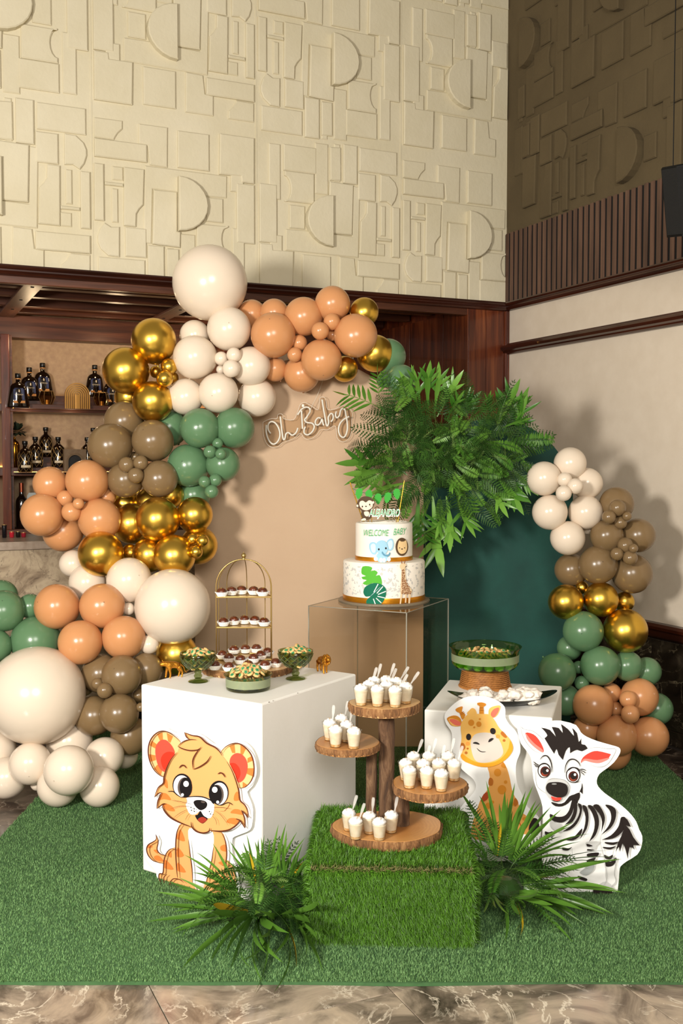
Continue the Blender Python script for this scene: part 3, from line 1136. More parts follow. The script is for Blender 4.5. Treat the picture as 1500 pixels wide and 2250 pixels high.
 (1378, 1463, 33, 'S', 1, 'right of the centre of the right column sage bunch'),
 (1421, 1475, 31, 'S', 2, 'rightmost of the right column sage bunch, by the dark marble'),
 (1243, 1538, 34, 'S', 1, 'lowest left of the right column sage bunch, by the black platter'),
 (1278, 1501, 16, 'S', 1, 'below the leftmost of the right column sage bunch'),
 (1271, 1466, 14, 'S', 2, 'dark and deep inside the right column sage bunch'),
 (1443, 1558, 35, 'S', 2, 'lowest right one of the right column sage, behind peach'),
 (1303, 1549, 44, 'P', 0, 'left one of the right column peach bunch'),
 (1404, 1531, 41, 'P', 1, 'upper right of the right column peach bunch'),
 (1355, 1616, 44, 'P', 0, 'lower middle of the right column peach bunch, above the zebra ear'),
 (1425, 1618, 43, 'P', 1, 'lower right of the right column peach bunch, nearest the picture edge'),
 (1343, 1522, 21, 'P', 2, 'peeping under the sage ones of the right column'),
 (1352, 1558, 16, 'P', 2, 'deep between the right column peach ones'),
 (1380, 1537, 19, 'P', -1, 'upper of the glossy pair on the right column peach bunch'),
 (1384, 1569, 20, 'P', -1, 'lower of the glossy pair on the right column peach bunch'),
 (1288, 1602, 30, 'P', 2, 'in shade behind the zebra mane'),
 (1345, 1671, 40, 'P', 1, 'resting on the turf behind the zebra ear'),
]
NUBS = {(152, 1692): (-.35, .15), (67, 1677): (.2, .35), (268, 1484): (-.2, -.5), (600, 737): (-.1, -.6), (439, 941): (.05, -.1), (414, 1023): (-.15, -.2),
        (218, 1141): (.4, .55), (126, 1333): (-.65, -.3), (224, 1332): (.3, -.3), (8, 1343): (.2, -.6), (79, 1408): (-.5, .25), (503, 723): (.1, -.15),
        (429, 785): (-.8, .1), (480, 863): (-.2, .2), (243, 979): (-.6, .3), (1281, 1387): (-.3, -.05), (1318, 1462): (.5, .4), (1313, 1241): (0, -.25),
        (1303, 1549): (-.5, -.3), (706, 790): (.1, .8), (283, 1275): (.6, -.3), (336, 969): (-.3, -.5)}


def ybase(px, py):
    if px > 1100:
        return 4.98 + max(0, (py - 1300)) / 400 * -.18
    ks = [(600, 5.08), (900, 5.02), (1100, 4.92), (1250, 4.82), (1400, 4.62), (1520, 4.54), (1690, 4.42), (1750, 4.37)]
    for (a, b), (c, d) in zip(ks, ks[1:]):
        if py <= c: return b + (d - b) * max(0, (py - a) / (c - a))
    return ks[-1][1]


placed = []


def clear(p, r, k=.86):
    return all((p - q).length >= k * (r + s) for q, s in placed)


def ylimit(px, py, r):
    """stay in front of the beige panel where the panel stands"""
    if 380 < px < 980: return 5.305 - r * .98
    if px > 1100: return 5.42
    return 5.45


def place(px, py, rp, o):
    y0 = ybase(px, py)
    if o >= 0:
        Y = y0 + .035 * o
        for _ in range(120):
            r = rp * Y / F
            if clear(at(px, py, Y), r): break
            if Y > ylimit(px, py, r): break
            Y += .012
    else:
        Y = y0 - .22
        while Y < y0 + .10 and clear(at(px, py, Y + .008), rp * (Y + .008) / F, .93):
            Y += .008
    r = rp * Y / F
    p = at(px, py, Y)
    if p.z < r + .014: p.z = r + .014
    placed.append((p, r))
    return p, r


jobs = []
for i, b in enumerate(L_): jobs.append((0 if b[4] == 0 else (1 if b[4] > 0 else 3), b[4], i))
jobs.sort()
for _, _, i in jobs:
    px, py, rp, col, o, ph = L_[i]
    p, r = place(px, py, rp, o)
    size = 'giant' if rp >= 80 else ('small' if rp < 22 else 'round')
    b = link('balloon', BME[col])
    tag(b, f'{size} {CN[col]} balloon {ph}', 'balloon', f'{CN[col]} balloons of the {"right column" if px > 1100 else "arch garland"}')
    if (px, py) in NUBS:
        dx, dy = NUBS[(px, py)]
        w = math.sqrt(max(.05, 1 - dx * dx - dy * dy))
        ax = Vector((dx, -w, -dy))
    else:
        ax = Vector((random.uniform(-.5, .5), random.uniform(-1, -.3), random.uniform(-.7, .7)))
    ax.normalize()
    s = r * 1.015
    b.matrix_world = Matrix.Translation(p) @ ax.to_track_quat('Z', 'Y').to_matrix().to_4x4() @ Matrix.Diagonal((s, s, s * random.uniform(.96, 1.0), 1))
    if (px, py) in NUBS:
        n = link('nub', NME[col], b, Matrix.Translation((0, 0, 1.032)))
    elif rp >= 22:
        link('knot', KME[col], b, Matrix.Translation((0, 0, -1.12)))
# ================================================================ FLAT PRINT HELPERS
class Art:
    """printed shapes laid on a real surface; ox, oy, sc turn traced sketch units into picture units"""

    def __init__(s, parent, proj, ox, oy, sc, step=.00035, sub=0):
        s.p, s.proj, s.ox, s.oy, s.sc, s.step, s.sub = parent, proj, ox, oy, sc, step, sub
        s.inv = parent.matrix_basis.inverted()
        s.k = 0

    def to(s, x, y, lift):
        return s.inv @ s.proj(s.ox + x / s.sc, s.oy + y / s.sc, lift)

    def fill(s, name, mat, pts, sm=3, layer=None, thick=0.0):
        s.k += 1
        lift = s.step * (layer if layer is not None else s.k)
        P = smooth2(pts, sm) if sm else [tuple(p) for p in pts]
        P = ccw(P)
        bm = bmesh.new()
        vs = [bm.verts.new((x, y, 0)) for x, y in P]
        es = [bm.edges.new((vs[i], vs[(i + 1) % len(vs)])) for i in range(len(vs))]
        r = bmesh.ops.triangle_fill(bm, use_beauty=True, use_dissolve=False, edges=es)
        if not bm.faces:
            bm.faces.new(vs)
        if s.sub:
            for _ in range(3):
                le = [e for e in bm.edges if e.calc_length() > s.sub]
                if not le: break
                bmesh.ops.subdivide_edges(bm, edges=le, cuts=1)
                bmesh.ops.triangulate(bm, faces=bm.faces[:])
        bm.verts.index_update()
        mb = MB()
        mb.add([s.to(v.co.x, v.co.y, lift) for v in bm.verts], [[v.index for v in f.verts] for f in bm.faces])
        bm.free()
        return mb.build(name, M[mat], s.p)

    def ell(s, name, mat, cx, cy, rx, ry, rot=0, n=20, layer=None):
        c, q = math.cos(math.radians(rot)), math.sin(math.radians(rot))
        pts = []
        for i in range(n):
            a = 2 * math.pi * i / n
            x, y = rx * math.cos(a), ry * math.sin(a)
            pts.append((cx + x * c - y * q, cy + x * q + y * c))
        return s.fill(name, mat, pts, 0, layer)

    def line(s, name, mat, pts, w, sm=4, taper=True, layer=None, closed=False):
        s.k += 1
        lift = s.step * (layer if layer is not None else s.k)
        P = smooth2(pts, sm, closed) if sm else list(pts)
        n = len(P)
        vs, fs = [], []
        for i, p in enumerate(P):
            if closed: a, b = P[i - 1], P[(i + 1) % n]
            else: a, b = P[max(i - 1, 0)], P[min(i + 1, n - 1)]
            tx, ty = b[0] - a[0], b[1] - a[1]
            L = math.hypot(tx, ty) or 1
            k = 1.0 if (not taper or closed) else max(.15, math.sin(math.pi * (i + .35) / (n - .3)) ** .6)
            hw = w / 2 * k
            vs += [s.to(p[0] - ty / L * hw, p[1] + tx / L * hw, lift), s.to(p[0] + ty / L * hw, p[1] - tx / L * hw, lift)]
        for i in range(n if closed else n - 1):
            j = (i + 1) % n
            fs.append((2 * i, 2 * j, 2 * j + 1, 2 * i + 1))
        return MB().add(vs, fs).build(name, M[mat], s.p)

    def text(s, name, mat, string, x0, x1, yc, h, shear=.25, offset=0.0, layer=None, slope=0.0):
        s.k += 1
        lift = s.step * (layer if layer is not None else s.k)
        v, f = text_geo(string, shear, offset)
        mnx, mxx = min(p[0] for p in v), max(p[0] for p in v)
        mny, mxy = 0.0, max(.6, max(p[1] for p in v))
        out = []
        for a, b in v:
            x = x0 + (a - mnx) / (mxx - mnx) * (x1 - x0)
            y = yc + h / 2 - b / mxy * h + slope * (x - x0)
            out.append(s.to(x, y, lift))
        return MB().add(out, f).build(name, M[mat], s.p)


_tg = {}


def text_geo(string, shear=0.0, offset=0.0):
    key = (string, shear, offset)
    if key in _tg: return _tg[key]
    cu = bpy.data.curves.new('txt', 'FONT')
    cu.body = string
    cu.size = 1
    cu.shear = shear
    cu.offset = offset
    cu.resolution_u = 3
    o = bpy.data.objects.new('txt', cu)
    COL.objects.link(o)
    dg = bpy.context.evaluated_depsgraph_get()
    me = o.evaluated_get(dg).to_mesh()
    v = [(q.co.x, q.co.y) for q in me.vertices]
    f = [tuple(p.vertices) for p in me.polygons]
    o.evaluated_get(dg).to_mesh_clear()
    bpy.data.objects.remove(o, do_unlink=True)
    bpy.data.curves.remove(cu)
    _tg[key] = (v, f)
    return v, f


def flat(name, col, rough=.65):
    M[name] = plain(name, col, max(rough, .65), spec=.2)


# ================================================================ LETTERING SIGN ON THE ARCH
M['neon'] = plain('unlit_tube', '#D9D3C6', .35)
M['sign_acrylic'] = thin_glass('sign_acrylic', '#F6EFE4', .6)
M['cord'] = plain('clear_cord', '#D8CDBB', .3)
SY = 5.262
sg = thing('lettering_sign', 'unlit white tube lettering sign on clear acrylic hung on the beige arch', 'sign', at(680, 925, SY + .03))
inv = sg.matrix_basis.inverted()


def sp_(x, y, Y=SY): return inv @ at(540 + x / 5.357, 820 + y / 5.357, Y)


STROKES = [
    [(290, 710), (262, 660), (265, 600), (300, 570), (350, 590), (390, 660), (400, 740), (370, 810), (320, 835), (270, 790), (240, 700), (240, 610)],
    [(405, 510), (415, 600), (430, 720), (442, 780), (460, 770), (472, 715), (502, 700), (545, 730), (590, 700), (612, 645)],
    [(655, 440), (660, 540), (667, 655)],
    [(610, 490), (650, 430), (700, 400), (745, 410), (755, 450), (720, 510), (692, 550), (720, 580), (780, 590), (805, 630), (780, 690), (730, 725), (690, 710), (685, 670), (700, 630)],
    [(880, 530), (850, 525), (820, 560), (820, 600), (850, 610), (880, 580), (895, 540), (905, 580), (915, 615)],
    [(897, 310), (910, 400), (930, 510), (945, 600), (960, 620), (975, 580), (970, 520), (1000, 475), (1025, 490), (1025, 540), (1000, 572)],
    [(1065, 450), (1055, 490), (1070, 525), (1100, 500), (1115, 440), (1140, 415), (1165, 430), (1175, 480), (1190, 560), (1195, 650), (1180, 720), (1150, 755), (1110, 735), (1090, 670), (1105, 600), (1150, 545), (1215, 510)],
]
for st in STROKES:
    MB().tube([sp_(x, y) for x, y in smooth2(st, 5, False)], .0046, 8).build('letter_tube', M['neon'], sg, smooth=True, ang=50)
BACK = [(200, 600), (215, 570), (300, 535), (365, 535), (375, 490), (400, 478), (435, 490), (445, 535), (560, 548), (610, 450), (640, 370), (690, 345), (770, 385), (850, 430), (870, 300), (905, 280), (940, 310), (965, 430), (1080, 410), (1140, 382), (1220, 420), (1255, 480), (1245, 560), (1240, 700), (1195, 785), (1130, 805), (1075, 760), (1055, 625), (1000, 640), (960, 665), (880, 665), (830, 730), (760, 772), (690, 765), (640, 705), (560, 770), (430, 818), (380, 862), (320, 872), (255, 840), (210, 740)]
bk = smooth2(BACK, 3)
MB().prism(ccw([(sp_(x, y).x, sp_(x, y).z) for x, y in bk]), lambda a, b, h: (a, -h - b * .06, b), -.006, -.002, 0).build('acrylic_backing', M['sign_acrylic'], sg)
MB().tube([sp_(x, y, SY + .006) for x, y in bk], .0012, 5, closed=True).build('backing_edge', M['cord'], sg)
MB().box(-.006, .006, -.006, .006, -.006, .008, .001).build('lead_connector', M['neon'], sg, Matrix.Translation(sp_(672, 385)))
MB().tube([sp_(x, y, SY - .004) for x, y in smooth2([(915, 60), (890, 130), (845, 250), (790, 360), (755, 440), (715, 540), (690, 600)], 4, False)], .0013, 5).build('power_cord', M['cord'], sg)

# ================================================================ THE CAKE
M['icing'] = plain('buttercream', '#F3ECE0', .55, bump=.12, bscale=25)
M['goldfoil'] = plain('gold_ribbon', '#D08A1E', .3, .75)
M['board'] = plain('silver_board', '#8C7F6B', .4, .3, bump=.3, bscale=120)
M['goldstick'] = plain('gold_stick', '#D8A93A', .25, .9)
CXY = (.198, 4.765)
zb = .0125 + .8425
ck = thing('two_tier_cake', 'white two tier cake with jungle animal prints on the acrylic plinth', 'cake', (CXY[0], CXY[1], zb))
R1, R2 = .190, .1325
z1 = at(748, 1229, CXY[1]).z - zb
z2 = at(778, 1147, CXY[1]).z - zb
MB().lathe([(.212, 0), (.214, .004), (.214, .009), (.211, .012)], 56).build('cake_board', M['board'], ck, smooth=True, ang=40)
MB().lathe([(R1 - .002, .012), (R1, .016), (R1, z1 - .008), (R1 - .003, z1 - .002), (R1 - .010, z1)], 72).build('lower_tier', M['icing'], ck, smooth=True, ang=40)
MB().lathe([(R2 - .002, z1), (R2, z1 + .004), (R2, z2 - .008), (R2 - .003, z2 - .002), (R2 - .010, z2), (.02, z2 - .002)], 64).build('upper_tier', M['icing'], ck, smooth=True, ang=40)
for r, za, zc in ((R1, .012, .036), (R2, z1 + .001, z1 + .020)):
    MB().lathe([(r + .0012, za), (r + .0018, za + .002), (r + .0018, zc - .002), (r + .0012, zc)], 72, capb=False, capt=False).build('gold_ribbon_band', M['goldfoil'], ck, smooth=True)
sw = MB()
for k in range(5):
    rr = .02 + .022 * k
    sw.tube([(rr * math.cos(t), rr * math.sin(t), z2 + .0005) for t in [2 * math.pi * i / 36 for i in range(36)]], .003, 6, closed=True)
sw.build('icing_swirl', M['icing'], ck, smooth=True)

for nm, c in (('p_white', '#F7F4EF'), ('p_leaf1', '#58B238'), ('p_leaf2', '#0F6B4F'), ('p_blue', '#9CC8DE'), ('p_blue2', '#C6E1EE'), ('p_blue3', '#5E93AE'), ('p_black', '#1E1814'), ('p_mane', '#5A4530'),
              ('p_lion', '#E9C894'), ('p_gir', '#E3C9A2'), ('p_girs', '#8A4F28'), ('p_text', '#4FAE72'), ('p_grey', '#C8C6C1'), ('p_monk', '#54402F'), ('p_monk2', '#F1DDC6'), ('p_pink', '#E9A79A'), ('p_leafg', '#3FA33C')):
    flat(nm, c)
# grey sprigs printed round the lower tier
gm = MB()
for _ in range(420):
    a0, zz = random.uniform(0, 2 * math.pi), random.uniform(.045, z1 - .012)
    th = random.uniform(0, 2 * math.pi)
    for q in range(random.choice((1, 2, 3))):
        L, wd = random.uniform(.009, .016), random.uniform(.0024, .0036)
        t2 = th + q * .9
        pts = []
        for (u, w) in ((0, 0), (.5, 1), (1, 0), (.5, -1)):
            dx, dz = math.cos(t2) * L * u - math.sin(t2) * wd * w, math.sin(t2) * L * u + math.cos(t2) * wd * w
            aa, z_ = a0 + dx / R1, min(max(zz + dz, .038), z1 - .01)
            pts.append(((R1 + .0004) * math.cos(aa), (R1 + .0004) * math.sin(aa), z_))
        gm.add(pts, [(0, 1, 2, 3)])
tag(gm.build('sprig_print', M['p_grey'], ck), kind='stuff')


def pc(R):
    return lambda px, py, lift: oncyl(px, py, CXY[0], CXY[1], R + .0008 + lift)


A = Art(ck, pc(R1 + .0012), 680, 1040, 4.6875, .0004, 40)
A.fill('palm_leaf_print', 'p_leaf1', [(545, 960), (610, 957), (645, 975), (628, 1008), (668, 998), (700, 1022), (678, 1058), (716, 1046), (736, 1080), (743, 1120), (735, 1150), (650, 1130), (590, 1152), (545, 1132), (588, 1100), (550, 1092), (535, 1068), (580, 1058), (540, 1040), (532, 1010)], 2)
A.fill('monstera_print', 'p_leaf2', [(555, 1205), (575, 1168), (630, 1138), (690, 1130), (750, 1150), (785, 1190), (788, 1240), (770, 1300), (730, 1350), (670, 1376), (620, 1366), (585, 1340), (590, 1300), (628, 1266), (580, 1270), (556, 1240)], 3)
for ln in ([(705, 1140), (660, 1225)], [(755, 1165), (692, 1236)], [(786, 1215), (704, 1248)], [(778, 1285), (698, 1266)], [(738, 1335), (684, 1285)], [(684, 1368), (656, 1292)]):
    A.line('leaf_slit', 'p_white', ln, 12, 0)
A.line('leaf_vein', 'p_blue2', [(625, 1266), (670, 1225), (728, 1170)], 4)
G_ = [(948, 985), (965, 935), (985, 950), (985, 1000), (990, 1090), (1010, 1150), (1045, 1190), (1052, 1225), (1020, 1250), (1000, 1230), (960, 1240), (935, 1228), (942, 1100)]
A.fill('giraffe_body_print', 'p_gir', G_, 2)
for lg in ([(940, 1225), (956, 1232), (940, 1350), (926, 1350)], [(984, 1235), (1000, 1232), (994, 1340), (980, 1340)], [(1018, 1240), (1042, 1225), (1032, 1350), (1016, 1350)]):
    A.fill('giraffe_leg_print', 'p_gir', lg, 0)
    A.ell('hoof_print', 'p_black', lg[2][0] - 8, lg[2][1], 9, 6)
A.fill('giraffe_head_print', 'p_gir', [(928, 950), (950, 922), (985, 930), (992, 952), (962, 992), (940, 986)], 2)
for ln in ([(952, 930), (944, 892)], [(974, 930), (990, 888)]): A.line('ossicone_print', 'p_girs', ln, 8, 0, False)
A.line('giraffe_ear_print', 'p_black', [(985, 965), (1000, 955)], 7, 0)
random.seed(3)
for yy in range(1000, 1240, 17):
    for xx in range(938, 1052, 17):
        x, y = xx + random.uniform(-3, 3), yy + random.uniform(-3, 3)
        lo = 948 if y < 1100 else 940
        hi = 984 if y < 1090 else (990 + (y - 1090) * .45)
        if lo + 3 < x < min(hi, 1044) - 3:
            A.ell('giraffe_spot', 'p_girs', x, y, 6.5, 7.5, random.uniform(0, 90), 6, 17)
A2 = Art(ck, pc(R2 + .0012), 680, 1040, 4.6875, .0004, 40)
A2.fill('elephant_ear_print', 'p_blue', [(612, 735), (640, 708), (682, 718), (695, 775), (685, 828), (650, 836), (620, 795)], 3)
A2.fill('elephant_inner_ear_print', 'p_blue2', [(628, 745), (650, 724), (676, 735), (682, 780), (672, 815), (648, 815), (633, 785)], 3)
A2.fill('elephant_ear_print', 'p_blue', [(790, 712), (815, 680), (850, 674), (867, 720), (857, 780), (822, 800), (795, 775)], 3)
A2.fill('elephant_inner_ear_print', 'p_blue2', [(805, 722), (822, 695), (845, 692), (855, 722), (846, 768), (822, 782)], 3)
A2.fill('elephant_body_print', 'p_blue', [(700, 825), (785, 825), (803, 880), (782, 912), (718, 912), (690, 885)], 3)
for e in ((682, 882, 22, 22), (815, 886, 20, 22), (735, 892, 20, 24), (768, 892, 18, 24)): A2.ell('elephant_foot_print', 'p_blue2', *e)
A2.fill('elephant_head_print', 'p_blue', [(680, 765), (690, 715), (730, 690), (775, 698), (802, 745), (802, 800), (772, 830), (720, 826), (690, 802)], 3)
A2.fill('elephant_trunk_print', 'p_blue3', [(750, 805), (778, 838), (812, 832), (822, 812), (832, 828), (812, 856), (770, 852), (742, 822)], 3)
for x, y in ((712, 783), (785, 772)): A2.ell('elephant_eye_print', 'p_black', x, y, 9, 11)
A2.ell('lion_mane_print', 'p_mane', 950, 757, 66, 94)
A2.fill('lion_face_print', 'p_lion', [(905, 770), (912, 720), (925, 692), (940, 702), (970, 702), (990, 690), (1000, 715), (1003, 775), (985, 815), (950, 830), (920, 815)], 3)
for x in (926, 978): A2.ell('lion_eye_print', 'p_black', x, 768, 5, 6)
A2.ell('lion_nose_print', 'p_black', 951, 780, 8, 6)
A2.text('welcome_lettering', 'p_text', 'WELCOME', 556, 815, 612, 66, .3, slope=.0)
A2.text('baby_lettering', 'p_text', 'BABY', 862, 1000, 603, 66, .3, slope=-.08)

# topper pieces standing in the upper tier
tp = thing('cake_topper', 'jungle cake topper with leaf bunting, monkey and green name lettering', 'cake topper', (CXY[0], CXY[1] - .02, zb + z2 - .02))
tinv = tp.matrix_basis.inverted()


def tpt(x, y, Y): return tinv @ at(680 + x / 4.6875, 1040 + y / 4.6875, Y)


yT = CXY[1] - .02
for a, b in (((415, 92), (552, 495)), ((975, 75), (908, 500))):
    MB().tube([tpt(*a, yT), tpt(*b, yT)], .0026, 8).build('straw_pole', M['goldstick'], tp, smooth=True, ang=50)
for x, y0, y1, Y in ((602, 440, 500, yT - .05), (640, 440, 512, yT - .06), (892, 425, 512, yT - .06), (560, 470, 496, yT - .05)):
    MB().tube([tpt(x, y0, Y), tpt(x, y1, Y)], .0018, 6).build('gold_pick', M['goldstick'], tp)
cur = [(440, 155), (500, 185), (560, 200), (630, 225), (690, 232), (760, 230), (830, 205), (900, 175), (965, 152)]
MB().tube([tpt(x, y, yT - .004) for x, y in cur], .0012, 5).build('bunting_ribbon', M['p_leaf2'], tp)


def pl(Y): return lambda px, py, lift: at(px, py, Y - lift)


A3 = Art(tp, pl(yT - .006), 680, 1040, 4.6875, .0005)


def board(art, name, mat, pts, t, sm=3):
    """flat cut piece with real thickness, front face on the art plane"""
    P = smooth2(pts, sm) if sm else pts
    n = len(P)
    f = [art.to(x, y, 0) for x, y in P]
    b = [art.to(x, y, -t) for x, y in P]
    mb = MB()
    bm = bmesh.new()
    bv = [bm.verts.new(q) for q in f]
    es = [bm.edges.new((bv[i], bv[(i + 1) % n])) for i in range(n)]
    bmesh.ops.triangle_fill(bm, use_beauty=True, edges=es)
    bm.verts.index_update()
    fs = [[v.index for v in q.verts] for q in bm.faces]
    bm.free()
    mb.add(f + b, fs + [[i + n for i in reversed(q)] for q in fs] + [(i, (i + 1) % n, (i + 1) % n + n, i + n) for i in range(n)])
    bmx = bmesh.new()
    me = mb.mesh(name, mat)
    bmx.from_mesh(me)
    bmesh.ops.recalc_face_normals(bmx, faces=bmx.faces[:])
    bmx.to_mesh(me); bmx.free()
    return link(name, me, art.p)


for cx, cy, rot in ((508, 208, 8), (612, 225, -10), (705, 262, 0), (803, 250, 14), (898, 212, -6)):
    c, s_ = math.cos(math.radians(rot)), math.sin(math.radians(rot))
    lf = [(-8, -56), (22, -52), (36, -30), (30, -22), (40, -8), (30, 0), (38, 16), (24, 22), (22, 40), (0, 62), (-22, 40), (-26, 22), (-38, 16), (-30, 0), (-40, -10), (-30, -20), (-36, -34)]
    board(A3, 'bunting_leaf', M['p_leafg'], [(cx + x * c - y * s_, cy + x * s_ + y * c) for x, y in lf], .001, 0)
A4 = Art(tp, pl(yT - .055), 680, 1040, 4.6875, .0005)
mk = [(488, 310), (505, 270), (550, 240), (610, 240), (650, 270), (672, 295), (662, 330), (640, 372), (628, 392), (645, 430), (625, 470), (575, 484), (532, 488), (528, 470), (545, 455), (528, 425), (535, 388), (505, 360), (480, 350)]
board(A4, 'monkey_cutout', M['p_monk'], mk, .001)
A4.ell('monkey_ear', 'p_monk2', 492, 335, 10, 13); A4.ell('monkey_ear', 'p_monk2', 655, 300, 10, 13)
A4.fill('monkey_face', 'p_monk2', [(512, 325), (518, 292), (548, 282), (578, 300), (610, 278), (645, 292), (648, 340), (620, 370), (580, 382), (535, 366)], 3)
for x in (543, 618): A4.ell('monkey_eye', 'p_black', x, 342 if x < 560 else 322, 7, 9)
A4.ell('monkey_nose', 'p_black', 580, 340, 9, 6)
for x, y in ((535, 358), (628, 338)): A4.ell('monkey_cheek', 'p_pink', x, y, 8, 6)
A4.fill('monkey_belly', 'p_monk2', [(562, 396), (605, 394), (612, 425), (592, 445), (566, 430)], 3)
A4.fill('monkey_foot', 'p_monk2', [(528, 478), (560, 462), (580, 470), (575, 484), (540, 488)], 3)
A4.line('monkey_tail', 'p_monk', [(640, 450), (665, 430), (660, 380), (690, 345), (715, 360), (705, 385), (685, 372)], 9)
A5 = Art(tp, pl(yT - .066), 680, 1040, 4.6875, .0006)
A5.text('name_backing', 'p_white', 'ALEJANDRO', 606, 930, 404, 78, .3, .045)
A5.text('name_lettering', 'p_text', 'ALEJANDRO', 614, 922, 404, 62, .3, .0)
# ================================================================ LOG TIER STAND WITH DESSERT CUPS
def bark_mat(name, c1, c2, c3, sc=(60, 60, 14)):
    t = NT(name)
    vec = t.coords(sc, True)
    n = t.noise(vec, 1.0, 8, .7, .8)
    t.base(t.ramp(n, [(.30, c1), (.5, c2), (.72, c3)]))
    t.set(rough=.85)
    t.bump(n, .9, .01)
    return t.mat


M['bark'] = bark_mat('tree_bark', '#4A2F1A', '#8A5E36', '#B98D5C')
M['bark_dark'] = bark_mat('dark_bark', '#2E1D12', '#5C4029', '#85674A', (40, 40, 9))


def slice_mat(name, heart, mid, rim):
    t = NT(name)
    vec = t.coords((1, 1, .2), True)
    w = t.n('ShaderNodeTexWave', wave_type='RINGS', rings_direction='Z')
    w.inputs['Scale'].default_value = 26
    w.inputs['Distortion'].default_value = 5
    w.inputs['Detail'].default_value = 3
    w.inputs['Detail Scale'].default_value = 1.2
    tc = t.n('ShaderNodeTexCoord')
    t.l(tc.outputs['Object'], w.inputs['Vector'])
    ln = t.n('ShaderNodeVectorMath', operation='LENGTH')
    t.l(tc.outputs['Object'], ln.inputs[0])
    nz = t.noise(tc.outputs['Object'], 9, 3)
    ad = t.n('ShaderNodeMath', operation='MULTIPLY_ADD'); ad.inputs[1].default_value = .10
    t.l(nz, ad.inputs[0]); t.l(ln.outputs['Value'], ad.inputs[2])
    c = t.ramp(ad.outputs[0], [(.055, heart), (.125, mid), (.19, rim)])
    t.base(t.mix(t.ramp(w.outputs['Fac'], [(0, (0, 0, 0, 1)), (1, (.35, .35, .35, 1))]), c, mid))
    t.set(rough=.32)
    return t.mat


M['slice'] = slice_mat('log_slice', '#6E3F22', '#A9713C', '#C48E52')
M['slice_pale'] = slice_mat('pale_log_slice', '#A97B4A', '#BF9460', '#CDA570')


def slab(parent, name, c, rx, ry, th, seed, top, rot=0.0):
    rd = random.Random(seed)
    ph = [rd.uniform(0, 6.28) for _ in range(6)]

    def rad(a, j=0):
        r = 1 + .035 * math.sin(2 * a + ph[0]) + .03 * math.sin(3 * a + ph[1]) + .012 * math.sin(7 * a + ph[2])
        return r + (.014 * math.sin(31 * a + ph[3] + j) + .010 * math.sin(53 * a + ph[4] + 2 * j) if j else 0)
    n = 120
    s = link(name, None, parent) if False else None
    root = bpy.data.objects.new(name, None) if False else None
    face = [(rx * rad(2 * math.pi * i / n) * math.cos(2 * math.pi * i / n) * .975, ry * rad(2 * math.pi * i / n) * math.sin(2 * math.pi * i / n) * .975) for i in range(n)]
    Mx = Matrix.Translation(c) @ Matrix.Rotation(rot, 4, 'Z')
    top_o = MB().prism(face, lambda a, b, h: (a, b, h), -th + .001, 0, .001).build(name, top, parent, Mx)
    bk_ = MB()
    rings = [(.985, -.0005), (1.0, -.004), (1.005, -th * .5), (.985, -th + .004), (.97, -th)]
    vs, fs = [], []
    for j, (k, z) in enumerate(rings):
        for i in range(n):
            a = 2 * math.pi * i / n
            r = rad(a, j) * k
            vs.append((rx * r * math.cos(a), ry * r * math.sin(a), z))
    for j in range(len(rings) - 1):
        for i in range(n):
            i2 = (i + 1) % n
            fs.append((j * n + i, j * n + i2, (j + 1) * n + i2, (j + 1) * n + i))
    bk_.add(vs, fs)
    bk_.build('bark_rim', M['bark'], top_o, smooth=True)
    return top_o


BZ = .0125 + .232 + .014
st = thing('log_tier_stand', 'rustic four tier stand of log slices and bark posts on the grass box', 'dessert stand', (.185, 3.40, BZ))
sinv = st.matrix_basis.inverted()
zt_base = BZ + .034
pb = onz(853, 1813, zt_base)
TIERS = {}


def tier(key, px, py, z, wpx, ratio, th, seed, top):
    p = onz(px, py, z)
    r = wpx / 2 * p.y / F
    slab(st, 'log_slice', sinv @ p, r, r * ratio, th, seed, top)
    TIERS[key] = z
    return p


pB = tier('base', 853, 1813, zt_base, 242, .86, .034, 1, M['slice'])
yA = pB.y + .045
zT = at(846, 1543, yA).z
zL = at(764, 1628, pB.y + .02).z
zR = at(943, 1720, pB.y - .06).z
pT = tier('top', 845, 1543, zT, 162, .78, .032, 2, M['slice_pale'])
pL = tier('left', 764, 1628, zL, 138, 1.12, .026, 3, M['slice'])
pR = tier('right', 943, 1720, zR, 162, 1.02, .030, 4, M['slice'])


def post(x, y, z0, z1, r, lean=0.0, seed=0):
    rd = random.Random(seed)
    pr = []
    n = 14
    path = [sinv @ Vector((x + lean * k / 9 + rd.uniform(-.001, .001), y, z0 + (z1 - z0) * k / 9)) for k in range(10)]
    MB().tube(path, [r * rd.uniform(.95, 1.05) for _ in path], n).build('bark_post', M['bark_dark'], st, smooth=True, ang=60)


post(at(849, 1700, yA).x, yA, zt_base, zT - .032, .0268, 0, 1)
post(at(815, 1720, pB.y + .05).x, pB.y + .05, zt_base, zL - .026, .0185, .002, 2)
post(at(882, 1780, pB.y + .01).x, pB.y + .01, zt_base, zR - .030, .027, -.001, 3)

